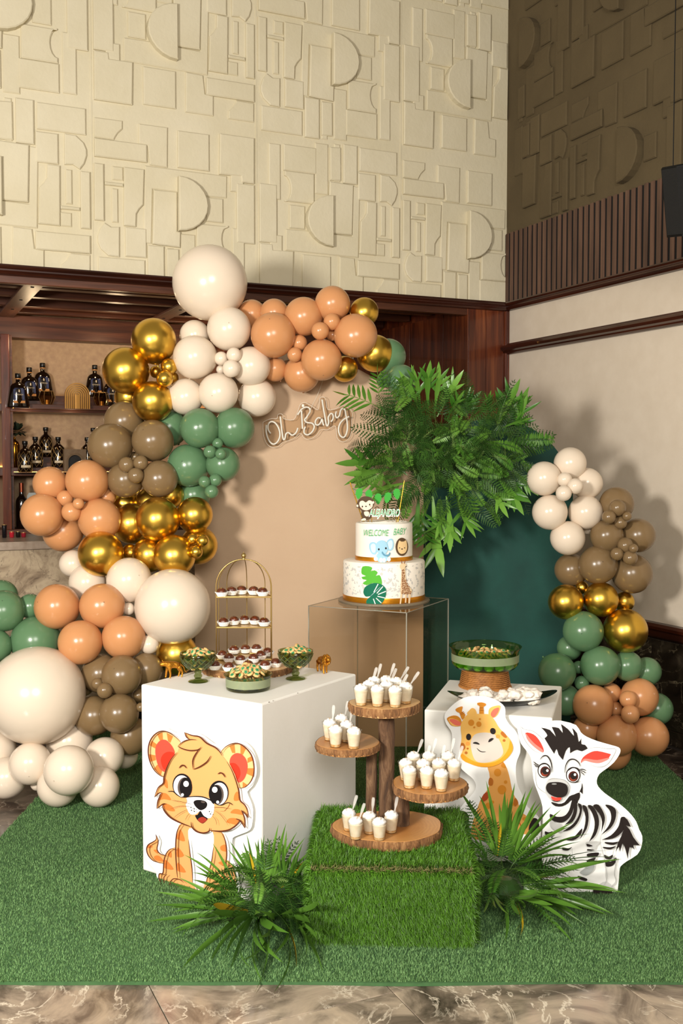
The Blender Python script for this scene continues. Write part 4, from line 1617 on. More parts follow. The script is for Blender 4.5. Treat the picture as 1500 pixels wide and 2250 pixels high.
# ---- dessert cups
M['cup'] = thin_glass('clear_cup', '#F4F4F2', .3)
M['custard'] = plain('milk_pudding', '#EFE2CB', .4, var='#E2CFB0', vscale=60, sss=.0)
M['caramel'] = plain('caramel_layer', '#C08A4A', .4, var='#E4C79A', vscale=120)
M['cream'] = plain('whipped_cream', '#FBF8F3', .5, bump=.3, bscale=300)
M['crumb'] = plain('nut_crumbs', '#B58A4A', .7)
M['spoon'] = plain('clear_spoon', '#E8E6E0', .15, alpha=.5)
cup_me = MB().lathe([(.0155, 0), (.0160, .001), (.0228, .0520), (.0236, .0528), (.0232, .0536), (.0222, .0524)], 28, capt=False).mesh('cup', M['cup'], True, 60)
cus_me = MB().lathe([(.0150, .0085), (.0205, .043), (.019, .0445)], 24).mesh('pudding', M['custard'], True, 40)
car_me = MB().lathe([(.0146, .0012), (.0152, .0084)], 24).mesh('caramel', M['caramel'], True, 40)


def swirl():
    mb = MB()
    path, rr = [], []
    for k in range(60):
        t = k / 59
        a = t * 2 * math.pi * 2.6
        r = .0140 * math.sqrt(max(0, 1 - t * t))
        path.append((r * math.cos(a), r * math.sin(a), .046 + .0135 * t))
        rr.append(.0072 * (1 - .45 * t) + .0008 * math.sin(k * 2.4))
    mb.tube(path, rr, 8)
    mb.ball((0, 0, .048), (.0185, .0185, .009), 16, 8)
    return mb.mesh('cream_swirl', M['cream'], True)


cre_me = swirl()
crm = MB()
for _ in range(14):
    a, r = random.uniform(0, 6.28), random.uniform(0, .012)
    crm.ball((r * math.cos(a), r * math.sin(a), .0655 - r * .75), random.uniform(.0006, .0012), 5, 3)
crm_me = crm.mesh('nut_crumbs', M['crumb'])
spm = MB()
spn = [(-.002, 0), (.002, 0), (.0022, .022), (.0042, .034), (.0046, .050), (.0030, .056), (-.0030, .056), (-.0046, .050), (-.0042, .034), (-.0022, .022)]
spm.prism(ccw(spn), lambda a, b, h: (a, h, b), -.0006, .0006, 0)
spo_me = spm.mesh('spoon', M['spoon'])


def cup(px, py, z, label, spoon=None, ramble=True):
    p = onz(px, py, z)
    t_ = thing('dessert_cup', label, 'dessert cup', p, random.uniform(0, 6.28), 'cream topped dessert cups on the log stand')
    t_.scale = (1.13,) * 3
    link('cup', cup_me, t_); link('pudding', cus_me, t_); link('caramel', car_me, t_)
    c = link('cream_swirl', cre_me, t_)
    n = link('nut_crumbs', crm_me, c); tag(n, kind='stuff')
    if spoon is not None:
        lean, az = spoon
        link('spoon', spo_me, t_, Matrix.Rotation(-t_.rotation_euler[2], 4, 'Z') @ Matrix.Translation((.008, .006, .046)) @ Matrix.Rotation(math.radians(lean), 4, 'Y') @ Matrix.Rotation(math.radians(az), 4, 'Z'))
    return t_


E_ = .0005
for px, py, lb, spn_ in (
    (793, 1549, 'dessert cup at the front left of the top log slice', None),
    (829, 1551, 'dessert cup second from left at the front of the top log slice', None),
    (868, 1553, 'dessert cup at the front right of the top log slice', (30, 10)),
    (891, 1545, 'dessert cup nearest the right rim of the top log slice', (34, 0)),
    (810, 1540, 'dessert cup behind the front left pair on the top log slice', (16, 0)),
    (849, 1541, 'dessert cup in the middle of the top log slice', (22, 20)),
    (821, 1531, 'dessert cup at the back left of the top log slice, with upright spoon', (14, 5)),
    (848, 1529, 'dessert cup at the very back of the top log slice', (18, 0)),
    (870, 1533, 'dessert cup at the back right of the top log slice', (32, 10))):
    cup(px, py, zT + E_, lb, spn_)
for px, py, lb, spn_ in (
    (737, 1640, 'dessert cup at the front left of the small left log slice', None),
    (777, 1644, 'dessert cup at the front right of the small left log slice', None),
    (724, 1625, 'dessert cup at the outer left of the small left log slice', (4, 0)),
    (761, 1629, 'dessert cup in the middle of the small left log slice', (10, 20)),
    (750, 1614, 'dessert cup at the back of the small left log slice', (12, 0))):
    cup(px, py, zL + E_, lb, spn_)
for px, py, lb, spn_ in (
    (899, 1730, 'dessert cup at the front left of the right log slice', None),
    (937, 1731, 'dessert cup at the front middle of the right log slice', None),
    (969, 1737, 'dessert cup at the front right of the right log slice', None),
    (997, 1714, 'dessert cup at the right rim of the right log slice', (18, 0)),
    (891, 1713, 'dessert cup at the left rim of the right log slice', None),
    (929, 1714, 'dessert cup in the left middle of the right log slice', (12, 0)),
    (963, 1713, 'dessert cup in the right middle of the right log slice', (10, 0)),
    (908, 1697, 'dessert cup at the back left of the right log slice', (20, 0)),
    (942, 1696, 'dessert cup at the back middle of the right log slice', (14, 0)),
    (983, 1696, 'dessert cup at the back right of the right log slice', (12, 0))):
    cup(px, py, zR + E_, lb, spn_)
for px, py, lb, spn_ in (
    (766, 1823, 'dessert cup at the left of the bottom log slice, with a tall spoon', (16, 0)),
    (781, 1842, 'dessert cup at the front left of the bottom log slice', (18, 0)),
    (811, 1830, 'dessert cup in the middle of the bottom log slice', (4, 0)),
    (833, 1844, 'dessert cup at the front of the bottom log slice, nearest the camera', None),
    (859, 1828, 'dessert cup at the right of the row on the bottom log slice', (10, 0))):
    cup(px, py, zt_base + E_, lb, spn_)

# ================================================================ LEFT PLINTH TOP
PZ = .0125 + .686 + .0005
ws = thing('wood_slice_board', 'bark edged wood slice board under the birdcage sweet stand', 'serving board', onz(541, 1474, PZ))
slab(ws, 'wood_slice', (0, 0, .026), 100 * ws.location.y / F, 92 * ws.location.y / F, .026, 9, M['slice_pale'])
WZ = PZ + .0265

# ---- birdcage stand
M['brass'] = plain('brushed_brass', '#B99B5E', .32, .9)
cg_p = onz(536, 1452, WZ)
cg = thing('birdcage_sweet_stand', 'gold wire half birdcage stand with three shelves of chocolate truffles', 'sweet stand', cg_p)
Yc = cg_p.y
HW = (595 - 473) / 2 * Yc / F
zs1 = at(534, 1312, Yc).z - WZ
zs2 = at(537, 1379, Yc).z - WZ
zarc = at(534, 1290, Yc).z - WZ
ztop = at(534, 1229, Yc).z - WZ
DP = .13


def half(r, n=16, d=DP):
    return [(r * math.cos(math.pi * k / n), d * math.sin(math.pi * k / n)) for k in range(n + 1)]


for z in (.006, zs2, zs1):
    MB().prism(half(HW - .002), lambda a, b, h: (a, b, h), z - .003, z, .0).build('shelf_plate', M['brass'], cg)
    MB().tube([(a, b, z) for a, b in half(HW)], .0022, 6, closed=True).build('shelf_rim', M['brass'], cg, smooth=True)


def rod(a, b):
    L = math.hypot(a, b)
    pts = [(a, b, 0.0), (a, b, zarc * .5), (a, b, zarc)]
    for k in range(1, 13):
        t = k / 12 * math.pi / 2
        f = math.cos(t)
        pts.append((a * f, b * f, zarc + (ztop - zarc) * math.sin(t)))
    return pts


front = rod(-HW, 0)[:-1] + [(0, 0, ztop)] + list(reversed(rod(HW, 0)[:-1]))
MB().tube(front, .0024, 8).build('front_arch', M['brass'], cg, smooth=True)
for k in (1.6, 4, 8, 12, 14.4):
    a, b = (HW) * math.cos(math.pi * k / 16), DP * math.sin(math.pi * k / 16)
    MB().tube(rod(a, b), .0019, 6).build('back_wire', M['brass'], cg, smooth=True)
MB().lathe([(.0035, 0), (.008, .001), (.0085, .005), (.006, .008), (.0092, .013), (.0098, .018), (.007, .024), (.002, .027), (.0015, .030)], 16, (0, .004, ztop - .002)).build('finial', M['brass'], cg, smooth=True, ang=50)

# ---- truffles
M['paper'] = plain('paper_case', '#F2EFEA', .7)
M['truffle'] = plain('chocolate', '#6E3114', .25, var='#3A160A', vscale=140, bump=.6, bscale=220, coat=.5)
M['pearl'] = plain('gold_pearl', '#C9B23A', .3, .5)
case_me = MB().lathe([(.0125, 0), (.0128, .0005), (.0205, .0135), (.0198, .0135), (.0122, .0012)], 48, capt=False, wob=lambda a, k: 1 + (.035 if k else .02) * (1 if int(round(a / (2 * math.pi) * 48)) % 2 else -1)).mesh('paper_case', M['paper'])


def truf(seed):
    mb = MB()
    bm = bmesh.new()
    bmesh.ops.create_icosphere(bm, subdivisions=3, radius=.0150)
    for v in bm.verts:
        n = mnoise(v.co * 190 + Vector((seed, 0, 0)))
        v.co *= 1 + .10 * n
        v.co.z = v.co.z * .80 + .0135
    return mb.bm(bm).mesh('truffle', M['truffle'], True)


tr_me = [truf(k * 5.3) for k in range(4)]
pe_me = MB().ball((0, 0, 0), .0016, 8, 6).mesh('pearl', M['pearl'], True)


def truffle(p, label, group, i):
    t_ = thing('truffle_in_case', label, 'truffle', p, random.uniform(0, 6.28), group)
    t_.scale = (1.3,) * 3
    link('paper_case', case_me, t_)
    c = link('truffle', tr_me[i % 4], t_)
    for k in range(random.choice((1, 2, 2))):
        link('pearl', pe_me, c, Matrix.Translation((random.uniform(-.005, .005), random.uniform(-.005, .002), .0242)))


ORD = ['leftmost', 'second from left', 'middle', 'fourth from left', 'rightmost']
for i, (px, py) in enumerate(((487, 1310), (509, 1307), (531, 1305), (557, 1306), (577, 1309))):
    truffle(onz(px, py, WZ + zs1 + .0025), f'{ORD[i]} truffle in white paper case on the top cage shelf', 'truffles on the top cage shelf', i)
for i, (px, py) in enumerate(((491, 1375), (514, 1372), (537, 1370), (560, 1371), (580, 1375))):
    truffle(onz(px, py, WZ + zs2 + .0025), f'{ORD[i]} truffle in white paper case on the middle cage shelf', 'truffles on the middle cage shelf', i)
for i, (px, py, w) in enumerate(((489, 1447, 'leftmost'), (503, 1454, 'front left'), (528, 1458, 'front middle'), (557, 1455, 'front right'), (573, 1448, 'right of centre'), (588, 1441, 'rightmost'), (514, 1436, 'back left'), (539, 1434, 'back middle'), (563, 1433, 'back right'))):
    truffle(onz(px, py, WZ + .0085), f'{w} truffle of the crowded bottom cage shelf', 'truffles on the bottom cage shelf', i)
for i, (px, py, w) in enumerate(((472, 1471, 'behind the left goblet'), (503, 1474, 'between the left goblet and the cookie bowl'), (545, 1470, 'right behind the cookie bowl'), (582, 1470, 'right of the cookie bowl'), (606, 1465, 'behind the right goblet'))):
    truffle(onz(px, py, WZ + .0005), f'truffle in white case on the wood slice, {w}', 'truffles on the wood slice', i)

# ---- cookies
M['cookie'] = plain('butter_cookie', '#DDB679', .7, var='#C99A5C', vscale=120, bump=.4, bscale=300)
M['icing_green'] = plain('green_sugar', '#1F8A5A', .5)
ckm = MB()
ckm.lathe([(.006, -.004), (.0115, -.003), (.0130, 0), (.0110, .003), (.005, .0042)], 20, wob=lambda a, k: 1 + .07 * math.cos(8 * a))
cookie_me = ckm.mesh('cookie', M['cookie'], True, 60)
sm_ = MB()
for k in range(6):
    a = k * math.pi / 3
    sm_.prism(ccw([(0, -.001), (.006, -.0018), (.0075, 0), (.006, .0018), (0, .001)]), lambda x, y, h, a=a: (x * math.cos(a) - y * math.sin(a), x * math.sin(a) + y * math.cos(a), h), .0038, .0052, 0)
star_me = sm_.mesh('green_star', M['icing_green'])


def pile(c, R, z0, h, n, label, group, seed, dome=.5):
    rd = random.Random(seed)
    for i in range(n):
        f = (i + .5) / n
        a, r = i * 2.39996, R * math.sqrt(f) * .95
        z = z0 + h * (1 - (r / R) ** 2 * dome) + rd.uniform(-.004, .004)
        o = link('cookie', cookie_me)
        tag(o, label, 'cookie', group)
        Q = Matrix.Translation(Vector(c) + Vector((r * math.cos(a), r * math.sin(a), z))) @ Matrix.Rotation(a, 4, 'Z') @ Matrix.Rotation(rd.uniform(.1, 1.1), 4, 'Y') @ Matrix.Rotation(rd.uniform(-.6, .6), 4, 'X')
        o.matrix_world = Q
        link('green_star', star_me, o)


M['gob'] = glass('green_goblet_glass', '#A9B488', 0.0, 1.25)
M['gobthin'] = thin_glass('green_bowl_glass', '#C6D0A8', .3)
M['gobrib'] = plain('green_glass_ridge', '#5E6E44', .15, alpha=.75)
M['frost'] = plain('frosted_glass_band', '#B4C09A', .45, alpha=.45)


def goblet(px, py, w, label, clabel, seed):
    p = onz(px, py, PZ)
    g = thing('glass_goblet', label, 'goblet', p)
    r = w / 2 * p.y / F
    h = .108
    MB().lathe([(.0, 0), (.034, .0), (.0365, .002), (.034, .005), (.016, .009), (.010, .014)], 32).build('foot', M['gobthin'], g, smooth=True, ang=50)
    MB().lathe([(.010, .013), (.0145, .018), (.0155, .024), (.011, .030), (.014, .036), (.012, .042)], 20).build('stem', M['gobthin'], g, smooth=True)
    prof = [(.010, .042), (.030, .047), (.048, .060), (.059, .078), (r - .001, .096), (r, h), (r - .002, h), (.057, .079), (.046, .062), (.028, .050), (.004, .047)]
    MB().lathe(prof, 40, capb=False, capt=False, wob=lambda a, k: 1 + (.012 * math.cos(20 * a + (math.pi if k % 2 else 0)) if 0 < k < 5 else 0)).build('bowl', M['gobthin'], g, smooth=True)
    kn = MB()
    zr = [(.046, .031), (.054, .041), (.062, .0485), (.070, .0555), (.078, .0600), (.086, .0630), (.096, r + .0005)]
    for k in range(14):
        for sgn in (-1, 1):
            kn.tube([((rr + .0006) * math.cos(q), (rr + .0006) * math.sin(q), zz) for i2, (zz, rr) in enumerate(zr) for q in [k * 2 * math.pi / 14 + sgn * i2 * .15]], .0009, 4)
    tag(kn.build('diamond_relief', M['gobrib'], g, smooth=True), kind='stuff')
    for (n, RR, z0, hh, sd) in ((12, .038, .058, .004, 1), (18, .048, .076, .004, 2), (22, .054, .094, .024, 3)):
        pile(p, RR, z0, hh, n, clabel + {1: ', seen low through the glass', 2: ', seen through the upper glass', 3: ', heaped above the rim'}[sd], clabel, seed * 10 + sd, .9 if hh > .01 else .1)
    return g


goblet(435, 1498, 80, 'green glass goblet of cookies beside the tiger figurine', 'star iced butter cookie in the left goblet', 1)
goblet(649, 1492, 78, 'green glass goblet of cookies beside the lion figurine', 'star iced butter cookie in the right goblet', 2)
p = onz(545, 1514, PZ)
bw = thing('cookie_bowl', 'low round green glass bowl heaped with cookies at the plinth front', 'bowl', p)
MB().lathe([(.0, .001), (.072, .0), (.077, .004), (.0785, .012), (.079, .046), (.086, .053), (.0865, .055), (.0855, .0555), (.077, .048), (.0765, .013), (.074, .006), (.0, .005)], 48, capb=False, capt=False).build('glass', M['gobthin'], bw, smooth=True)
MB().lathe([(.0790, .014), (.0797, .043)], 48, capb=False, capt=False).build('frosted_band', M['frost'], bw, smooth=True)
for (n, RR, z0, hh, sd) in ((22, .060, .013, .003, 4), (26, .063, .032, .003, 5), (34, .068, .052, .030, 6)):
    pile(p, RR, z0, hh, n, 'star iced butter cookie in the low green bowl' + {4: ', at the bottom', 5: ', behind the frosted band', 6: ', heaped above the rim'}[sd], 'star iced butter cookies in the low green bowl', 30 + sd, .9 if hh > .01 else .1)

# ---- golden animal figurines
M['figgold'] = plain('gold_figurine', '#C8862A', .28, .85, bump=.4, bscale=220)


def skin_fig(name, label, verts, edges, radii, loc, rz, scale, extra=None):
    root = thing(name, label, 'figurine', loc, rz)
    me = bpy.data.meshes.new(name + '_body')
    me.from_pydata([tuple(c * scale for c in v) for v in verts], edges, [])
    o = bpy.data.objects.new('body', me)
    COL.objects.link(o)
    md = o.modifiers.new('skin', 'SKIN')
    for i, r in enumerate(radii):
        sv = me.skin_vertices[0].data[i]
        sv.radius = (r * scale, r * scale)
        sv.use_root = (i == 0)
    sb = o.modifiers.new('sub', 'SUBSURF'); sb.levels = 2; sb.render_levels = 2
    dg = bpy.context.evaluated_depsgraph_get()
    nm = bpy.data.meshes.new_from_object(o.evaluated_get(dg))
    bpy.data.objects.remove(o, do_unlink=True)
    nm.materials.clear(); nm.materials.append(M['figgold'])
    nm.polygons.foreach_set('use_smooth', [True] * len(nm.polygons))
    link('body', nm, root)
    if extra:
        for nm2, mb in extra: mb.build(nm2, M['figgold'], root, smooth=True)
    return root


# animal faces -X ; z up ; unit = 1 body length
QV = [(0, 0, .62), (-.28, 0, .64), (-.50, 0, .70), (-.66, 0, .70), (-.80, 0, .64),           # hip..muzzle
      (-.40, .10, .42), (-.44, .11, .20), (-.46, .11, .03), (-.51, .11, .02),
      (-.34, -.10, .42), (-.30, -.11, .20), (-.32, -.11, .03), (-.37, -.11, .02),
      (.16, .10, .42), (.24, .11, .24), (.18, .11, .03), (.13, .11, .02),
      (.20, -.10, .42), (.30, -.11, .26), (.27, -.11, .03), (.22, -.11, .02),
      (.26, 0, .58), (.40, 0, .46), (.46, 0, .26), (.56, 0, .18)]
QE = [(0, 1), (1, 2), (2, 3), (3, 4), (1, 5), (5, 6), (6, 7), (7, 8), (1, 9), (9, 10), (10, 11), (11, 12), (0, 13), (13, 14), (14, 15), (15, 16), (0, 17), (17, 18), (18, 19), (19, 20), (0, 21), (21, 22), (22, 23), (23, 24)]
QR = [.17, .18, .14, .13, .07, .075, .055, .05, .04, .075, .055, .05, .04, .09, .05, .048, .04, .09, .05, .048, .04, .05, .03, .028, .022]


def ears(sc, zz=.82, xx=-.63):
    mb = MB()
    for s in (-1, 1): mb.ball((xx * sc, s * .10 * sc, zz * sc), (.025 * sc, .045 * sc, .05 * sc), 8, 6)
    return mb


sc = .068
skin_fig('tiger_figurine', 'golden walking tiger figurine at the left corner of the plinth', QV, QE, QR, onz(386, 1488, PZ), math.radians(28), .078, [('ears', ears(.078))])
mane = MB()
rd = random.Random(5)
for k in range(70):
    a, b = rd.uniform(0, 6.28), rd.uniform(-1, 1)
    cx_, cy_, cz_ = -.52 + .16 * b * .8, .19 * math.cos(a) * math.sqrt(1 - b * b * .6), .68 + .24 * math.sin(a) * math.sqrt(1 - b * b * .6)
    mane.ball((cx_ * .075, cy_ * .075, cz_ * .075), (.006, .005, .007), 6, 5)
lv = list(QV); lv[3] = (-.68, 0, .74); lv[4] = (-.84, 0, .68)
skin_fig('lion_figurine', 'golden standing lion figurine at the right rear of the plinth', lv, QE, QR, onz(706, 1476, PZ), math.radians(118), .080, [('mane', mane), ('ears', ears(.075, .88))])

# ================================================================ RIGHT PLINTH TOP
QZ = .0125 + .538 + .0005
t = NT('rattan_weave')
vec = t.coords((1, 1, 1))
br = t.n('ShaderNodeTexBrick')
M['rattan'] = plain('rattan', '#B5793C', .6, var='#8F5A28', vscale=60)
rp_p = onz(1065, 1508, QZ)
rt = thing('rattan_pedestal', 'woven rattan pedestal under the green glass bowl', 'pedestal', rp_p)
rT, rB = 49 * rp_p.y / F, 55 * rp_p.y / F
RH = (1512 - 1474) * rp_p.y / F + .004
MB().lathe([(rB - .004, 0), (rB - .004, .004), (rT - .003, RH - .004), (rT - .012, RH - .001)], 48).build('core', M['rattan'], rt, smooth=True, ang=50)
rows = 9
NR = 44
rs = MB()
for j in range(rows):
    f = (j + .5) / rows
    z, rr = .004 + (RH - .008) * f, rB + (rT - rB) * f
    pts = []
    for i in range(NR * 2):
        a = math.pi * i / NR
        pts.append(((rr + .0018 * (1 if (i + j) % 2 else -.8)) * math.cos(a), (rr + .0018 * (1 if (i + j) % 2 else -.8)) * math.sin(a), z))
    MB().tube(pts, .0028, 5, closed=True).build('woven_strand', M['rattan'], rt, smooth=True)
for z, rr in ((.003, rB + .003), (RH - .002, rT + .001)):
    MB().tube([(rr * math.cos(2 * math.pi * i / 40), rr * math.sin(2 * math.pi * i / 40), z) for i in range(40)], .0045, 6, closed=True).build('braided_rim', M['rattan'], rt, smooth=True)
gbp = Vector((rp_p.x, rp_p.y, QZ + RH + .0008))
gw = thing('green_glass_bowl', 'wide dark green glass bowl of green sweets on the rattan pedestal', 'bowl', gbp)
M['bowlglass'] = thin_glass('bottle_green_glass', '#C2D8A4', .4)
kp = rp_p.y / F
MB().lathe([(.0, .001), (50 * kp, .0), (66 * kp, .006), (73 * kp, .022), (74 * kp, .074), (75 * kp, .080), (80 * kp, .094), (80.5 * kp, .096), (79 * kp, .096), (73.5 * kp, .082), (72 * kp, .024), (64 * kp, .009), (0, .004)], 56, capb=False, capt=False).build('glass', M['bowlglass'], gw, smooth=True)
MB().lathe([(74.3 * kp, .034), (74.8 * kp, .066)], 56, capb=False, capt=False).build('frosted_band', M['frost'], gw, smooth=True)
M['lime'] = plain('green_sweet', '#A2CC48', .35, var='#82AE30', vscale=70)
lime_me = MB().ball((0, 0, 0), (.0215, .0215, .0165), 20, 12).mesh('green_sweet', M['lime'], True)
GS = 'green sweets in the wide bowl'
for i in range(16):
    a = 2 * math.pi * i / 16
    o = link('green_sweet', lime_me, None, Matrix.Translation(gbp + Vector((.115 * math.cos(a), .115 * math.sin(a), .0235))))
    tag(o, 'round green sweet against the glass of the wide green bowl, ' + ('front side' if math.sin(a) < -.05 else 'rear side'), 'sweet', GS)
for i in range(9):
    a = 2 * math.pi * i / 9
    o = link('green_sweet', lime_me, None, Matrix.Translation(gbp + Vector((.068 * math.cos(a), .068 * math.sin(a), .0215))))
    tag(o, 'round green sweet of the inner ring in the wide green bowl', 'sweet', GS)
pile(gbp, .118, .058, .012, 44, 'cookie heaped inside the wide green glass bowl', 'cookies in the wide green glass bowl', 77, .6)

# black platter with white sweets
M['blackglaze'] = plain('black_glaze', '#14140F', .18)
M['meringue'] = plain('white_sweet', '#EFE8DF', .7, var='#E2D6C8', vscale=60, bump=.5, bscale=120)
pp = onz(1104, 1550, QZ)
pt = thing('black_platter', 'long black boat shaped platter of white sweets behind the giraffe', 'platter', pp + Vector((0, .012, 0)), math.radians(2))
LX2, LY2 = 123 * pp.y / F, .075
mb = MB()
nu, nv = 40, 10
rings = []
for shell in (0, 1):
    for j in range(nv + 1):
        q = j / nv
        for i in range(nu):
            a = 2 * math.pi * i / nu
            ca, sa = math.cos(a), math.sin(a)
            ex = abs(ca) ** 3
            rr = .28 + .72 * q
            x = LX2 * rr * (abs(ca) ** .9 * (1 if ca > 0 else -1))
            y = LY2 * rr * sa
            z = (.030 + .026 * ex) * q ** 1.8 + (.004 if shell else 0) * (1 - q)
            mb.v.append((x * (.992 if shell else 1), y * (.985 if shell else 1), z))
for shell in (0, 1):
    o_ = shell * (nv + 1) * nu
    for j in range(nv):
        for i in range(nu):
            i2 = (i + 1) % nu
            fct = (o_ + j * nu + i, o_ + j * nu + i2, o_ + (j + 1) * nu + i2, o_ + (j + 1) * nu + i)
            mb.f.append(fct if not shell else tuple(reversed(fct))); mb.m.append(0)
    mb.f.append(tuple(o_ + i for i in range(nu))); mb.m.append(0)
o1, o2 = nv * nu, (nv + 1) * nu + nv * nu
for i in range(nu):
    i2 = (i + 1) % nu
    mb.f.append((o1 + i, o1 + i2, o2 + i2, o2 + i)); mb.m.append(0)
mb.build('dish', M['blackglaze'], pt, smooth=True, ang=60)


def chunk(seed):
    bm = bmesh.new()
    bmesh.ops.create_icosphere(bm, subdivisions=3, radius=.5)
    rd = random.Random(seed)
    sx, sy, sz = rd.uniform(.050, .070), rd.uniform(.034, .044), rd.uniform(.030, .040)
    for v in bm.verts:
        n = mnoise(v.co * 4 + Vector((seed * 3.1, 0, 0)))
        v.co *= 1 + .35 * n
        v.co = Vector((v.co.x * sx, v.co.y * sy, v.co.z * sz))
    return MB().bm(bm).mesh('white_sweet', M['meringue'], True)


ch_me = [chunk(k) for k in range(5)]
rd = random.Random(4)
for i in range(46):
    lay = 0 if i < 26 else 1
    x = rd.uniform(-.68, .68) * LX2 * (1 if not lay else .85)
    y = rd.uniform(-.5, .5) * LY2
    z = .024 + .022 * lay + .012 * (abs(x) / LX2) ** 2
    o = link('white_sweet', ch_me[i % 5])
    o.matrix_world = Matrix.Translation(pt.location + Vector((x, y, z))) @ Matrix.Rotation(rd.uniform(0, 6.28), 4, 'Z') @ Matrix.Rotation(rd.uniform(-.4, .4), 4, 'X')
    tag(o, 'rough white powdered sweet at the %s of the black platter, %s' % ('left' if x < -.06 else 'right' if x > .06 else 'middle', 'on top of the pile' if lay else 'low in the pile'), 'sweet', 'white sweets on the black platter')
# ================================================================ ANIMAL CUTOUT BOARDS
for nm, c in (('t_base', '#E6A566'), ('t_light', '#EDBB80'), ('t_str', '#DC7A38'), ('t_line', '#5A2C18'), ('t_red', '#E84E3C'), ('t_red2', '#EE3420'), ('t_black', '#171213'), ('t_grey', '#5A4E48'), ('t_mouth', '#A03526'), ('t_white', '#F6F6F4'), ('t_shade', '#D9CFC2'),
              ('g_base', '#ECB75F'), ('g_deep', '#EBA022'), ('g_muz', '#CFC5BA'), ('g_spot', '#D08524'), ('g_spot2', '#B4671E'), ('g_dk', '#A8461E'), ('g_pink', '#E06E58'), ('g_body', '#E0A052'), ('g_cheek', '#F39A45'),
              ('z_black', '#1F1613'), ('z_grey', '#C6C6C4'), ('z_lgrey', '#E3E3E1'), ('z_mgrey', '#A7ABAA'), ('z_red', '#FF4335'), ('z_pink', '#FF8478'), ('z_iris', '#4A1A12'), ('z_iris2', '#8C3A22'), ('z_line', '#9A9A98')):
    flat(nm, c, .4)
M['foam'] = plain('foam_board', '#F4F4F2', .5)


def cutout(name, label, p0, n, ox, oy, sc, outline, base_px):
    """board standing on the turf; n is the board's facing normal"""
    n = Vector(n).normalized()
    p0 = Vector(p0)
    root = thing(name, label, 'cutout board', onplane(*base_px, p0, n))
    root.location.z = .0125
    a = Art(root, lambda px, py, lift: onplane(px, py, p0 + n * (.0006 + lift), n), ox, oy, sc, .00022)
    board(a, 'foam_board', M['foam'], outline, .006, 2)
    return a


# ---- tiger cub, leaning on the front of the large plinth
FL_, FR_ = Vector((-.7275, 3.677, 0)), Vector((-.2665, 3.372, 0))
dirf = (FR_ - FL_).normalized()
nf = Vector((dirf.y, -dirf.x, 0))
a = cutout('tiger_cub_cutout', 'printed tiger cub cutout board leaning on the large white plinth', FR_ + nf * .016, nf, 300, 1580, 5.0,
           [(95, 340), (125, 200), (210, 110), (330, 95), (440, 150), (520, 118), (650, 140), (750, 190), (850, 265), (940, 285), (1040, 235), (1160, 235), (1260, 310), (1320, 450), (1325, 610), (1270, 740), (1215, 800), (1250, 890), (1280, 1000), (1265, 1180), (1210, 1240), (1080, 1290), (1050, 1340), (1060, 1540), (1120, 1650), (1130, 1850), (1080, 2040), (960, 2100), (830, 2105), (690, 2060), (540, 2022), (400, 1962), (310, 1860), (225, 1775), (215, 1680), (150, 1600), (90, 1510), (80, 1430), (100, 1360), (160, 1300), (185, 1220), (250, 1180), (380, 1200), (330, 1120), (230, 1030), (180, 960), (165, 850), (200, 750), (250, 660), (160, 560), (105, 450)], (510, 2000))
L = 'outline'
a.fill('tail', 't_base', [(210, 1265), (210, 1265), (215, 1320), (180, 1350), (130, 1380), (110, 1430), (130, 1500), (190, 1560), (290, 1585), (320, 1500), (260, 1480), (225, 1430), (238, 1360)])
a.fill('haunch', 't_base', [(440, 1440), (380, 1425), (330, 1470), (300, 1560), (290, 1680), (250, 1700), (245, 1750), (270, 1800), (300, 1820), (360, 1850), (450, 1770)])
a.fill('body', 't_base', [(495, 1150), (450, 1220), (432, 1330), (430, 1480), (440, 1640), (450, 1750), (390, 1760), (360, 1830), (370, 1900), (430, 1960), (540, 2000), (620, 1990), (660, 1950), (672, 1895), (710, 1905), (705, 1965), (760, 2040), (870, 2060), (1000, 2020), (1000, 1850), (985, 1700), (988, 1500), (975, 1340), (930, 1240), (720, 1200)])
a.fill('hind_leg', 't_base', [(985, 1560), (1040, 1590), (1085, 1680), (1095, 1850), (1060, 1950), (1000, 2020), (985, 1800)])
a.fill('belly', 't_white', [(580, 1200), (570, 1320), (590, 1500), (610, 1650), (620, 1800), (690, 1890), (740, 1830), (780, 1720), (820, 1580), (845, 1400), (835, 1240), (720, 1230)])
a.fill('belly_shade', 't_shade', [(618, 1790), (690, 1822), (745, 1815), (720, 1870), (680, 1895), (640, 1850)])
for s in ([(485, 1215), (530, 1340), (440, 1312), (455, 1250)], [(450, 1410), (520, 1500), (443, 1512)], [(455, 1575), (540, 1680), (448, 1665)], [(315, 1545), (405, 1650), (300, 1632)], [(340, 1490), (375, 1450), (380, 1522)], [(122, 1378), (175, 1402), (118, 1416)], [(185, 1438), (232, 1440), (226, 1476)], [(190, 1512), (240, 1500), (292, 1562), (215, 1552)], [(860, 1760), (940, 1720), (962, 1780)], [(920, 1400), (975, 1380), (986, 1450), (930, 1442)], [(895, 1580), (970, 1560), (985, 1620)]):
    a.fill('stripe', 't_str', s, 3)
a.fill('left_ear', 't_light', [(480, 250), (420, 190), (330, 140), (250, 140), (180, 190), (140, 270), (130, 370), (150, 470), (195, 560), (260, 620), (305, 635), (340, 540), (400, 440), (450, 365)])
for s in ([(225, 165), (285, 148), (290, 228), (255, 236)], [(330, 150), (400, 190), (370, 262), (345, 242)], [(142, 288), (165, 236), (225, 280), (208, 325)], [(133, 385), (150, 470), (212, 450), (205, 398)], [(190, 545), (265, 618), (278, 572), (228, 500)]):
    a.fill('ear_stripe', 't_str', s, 0)
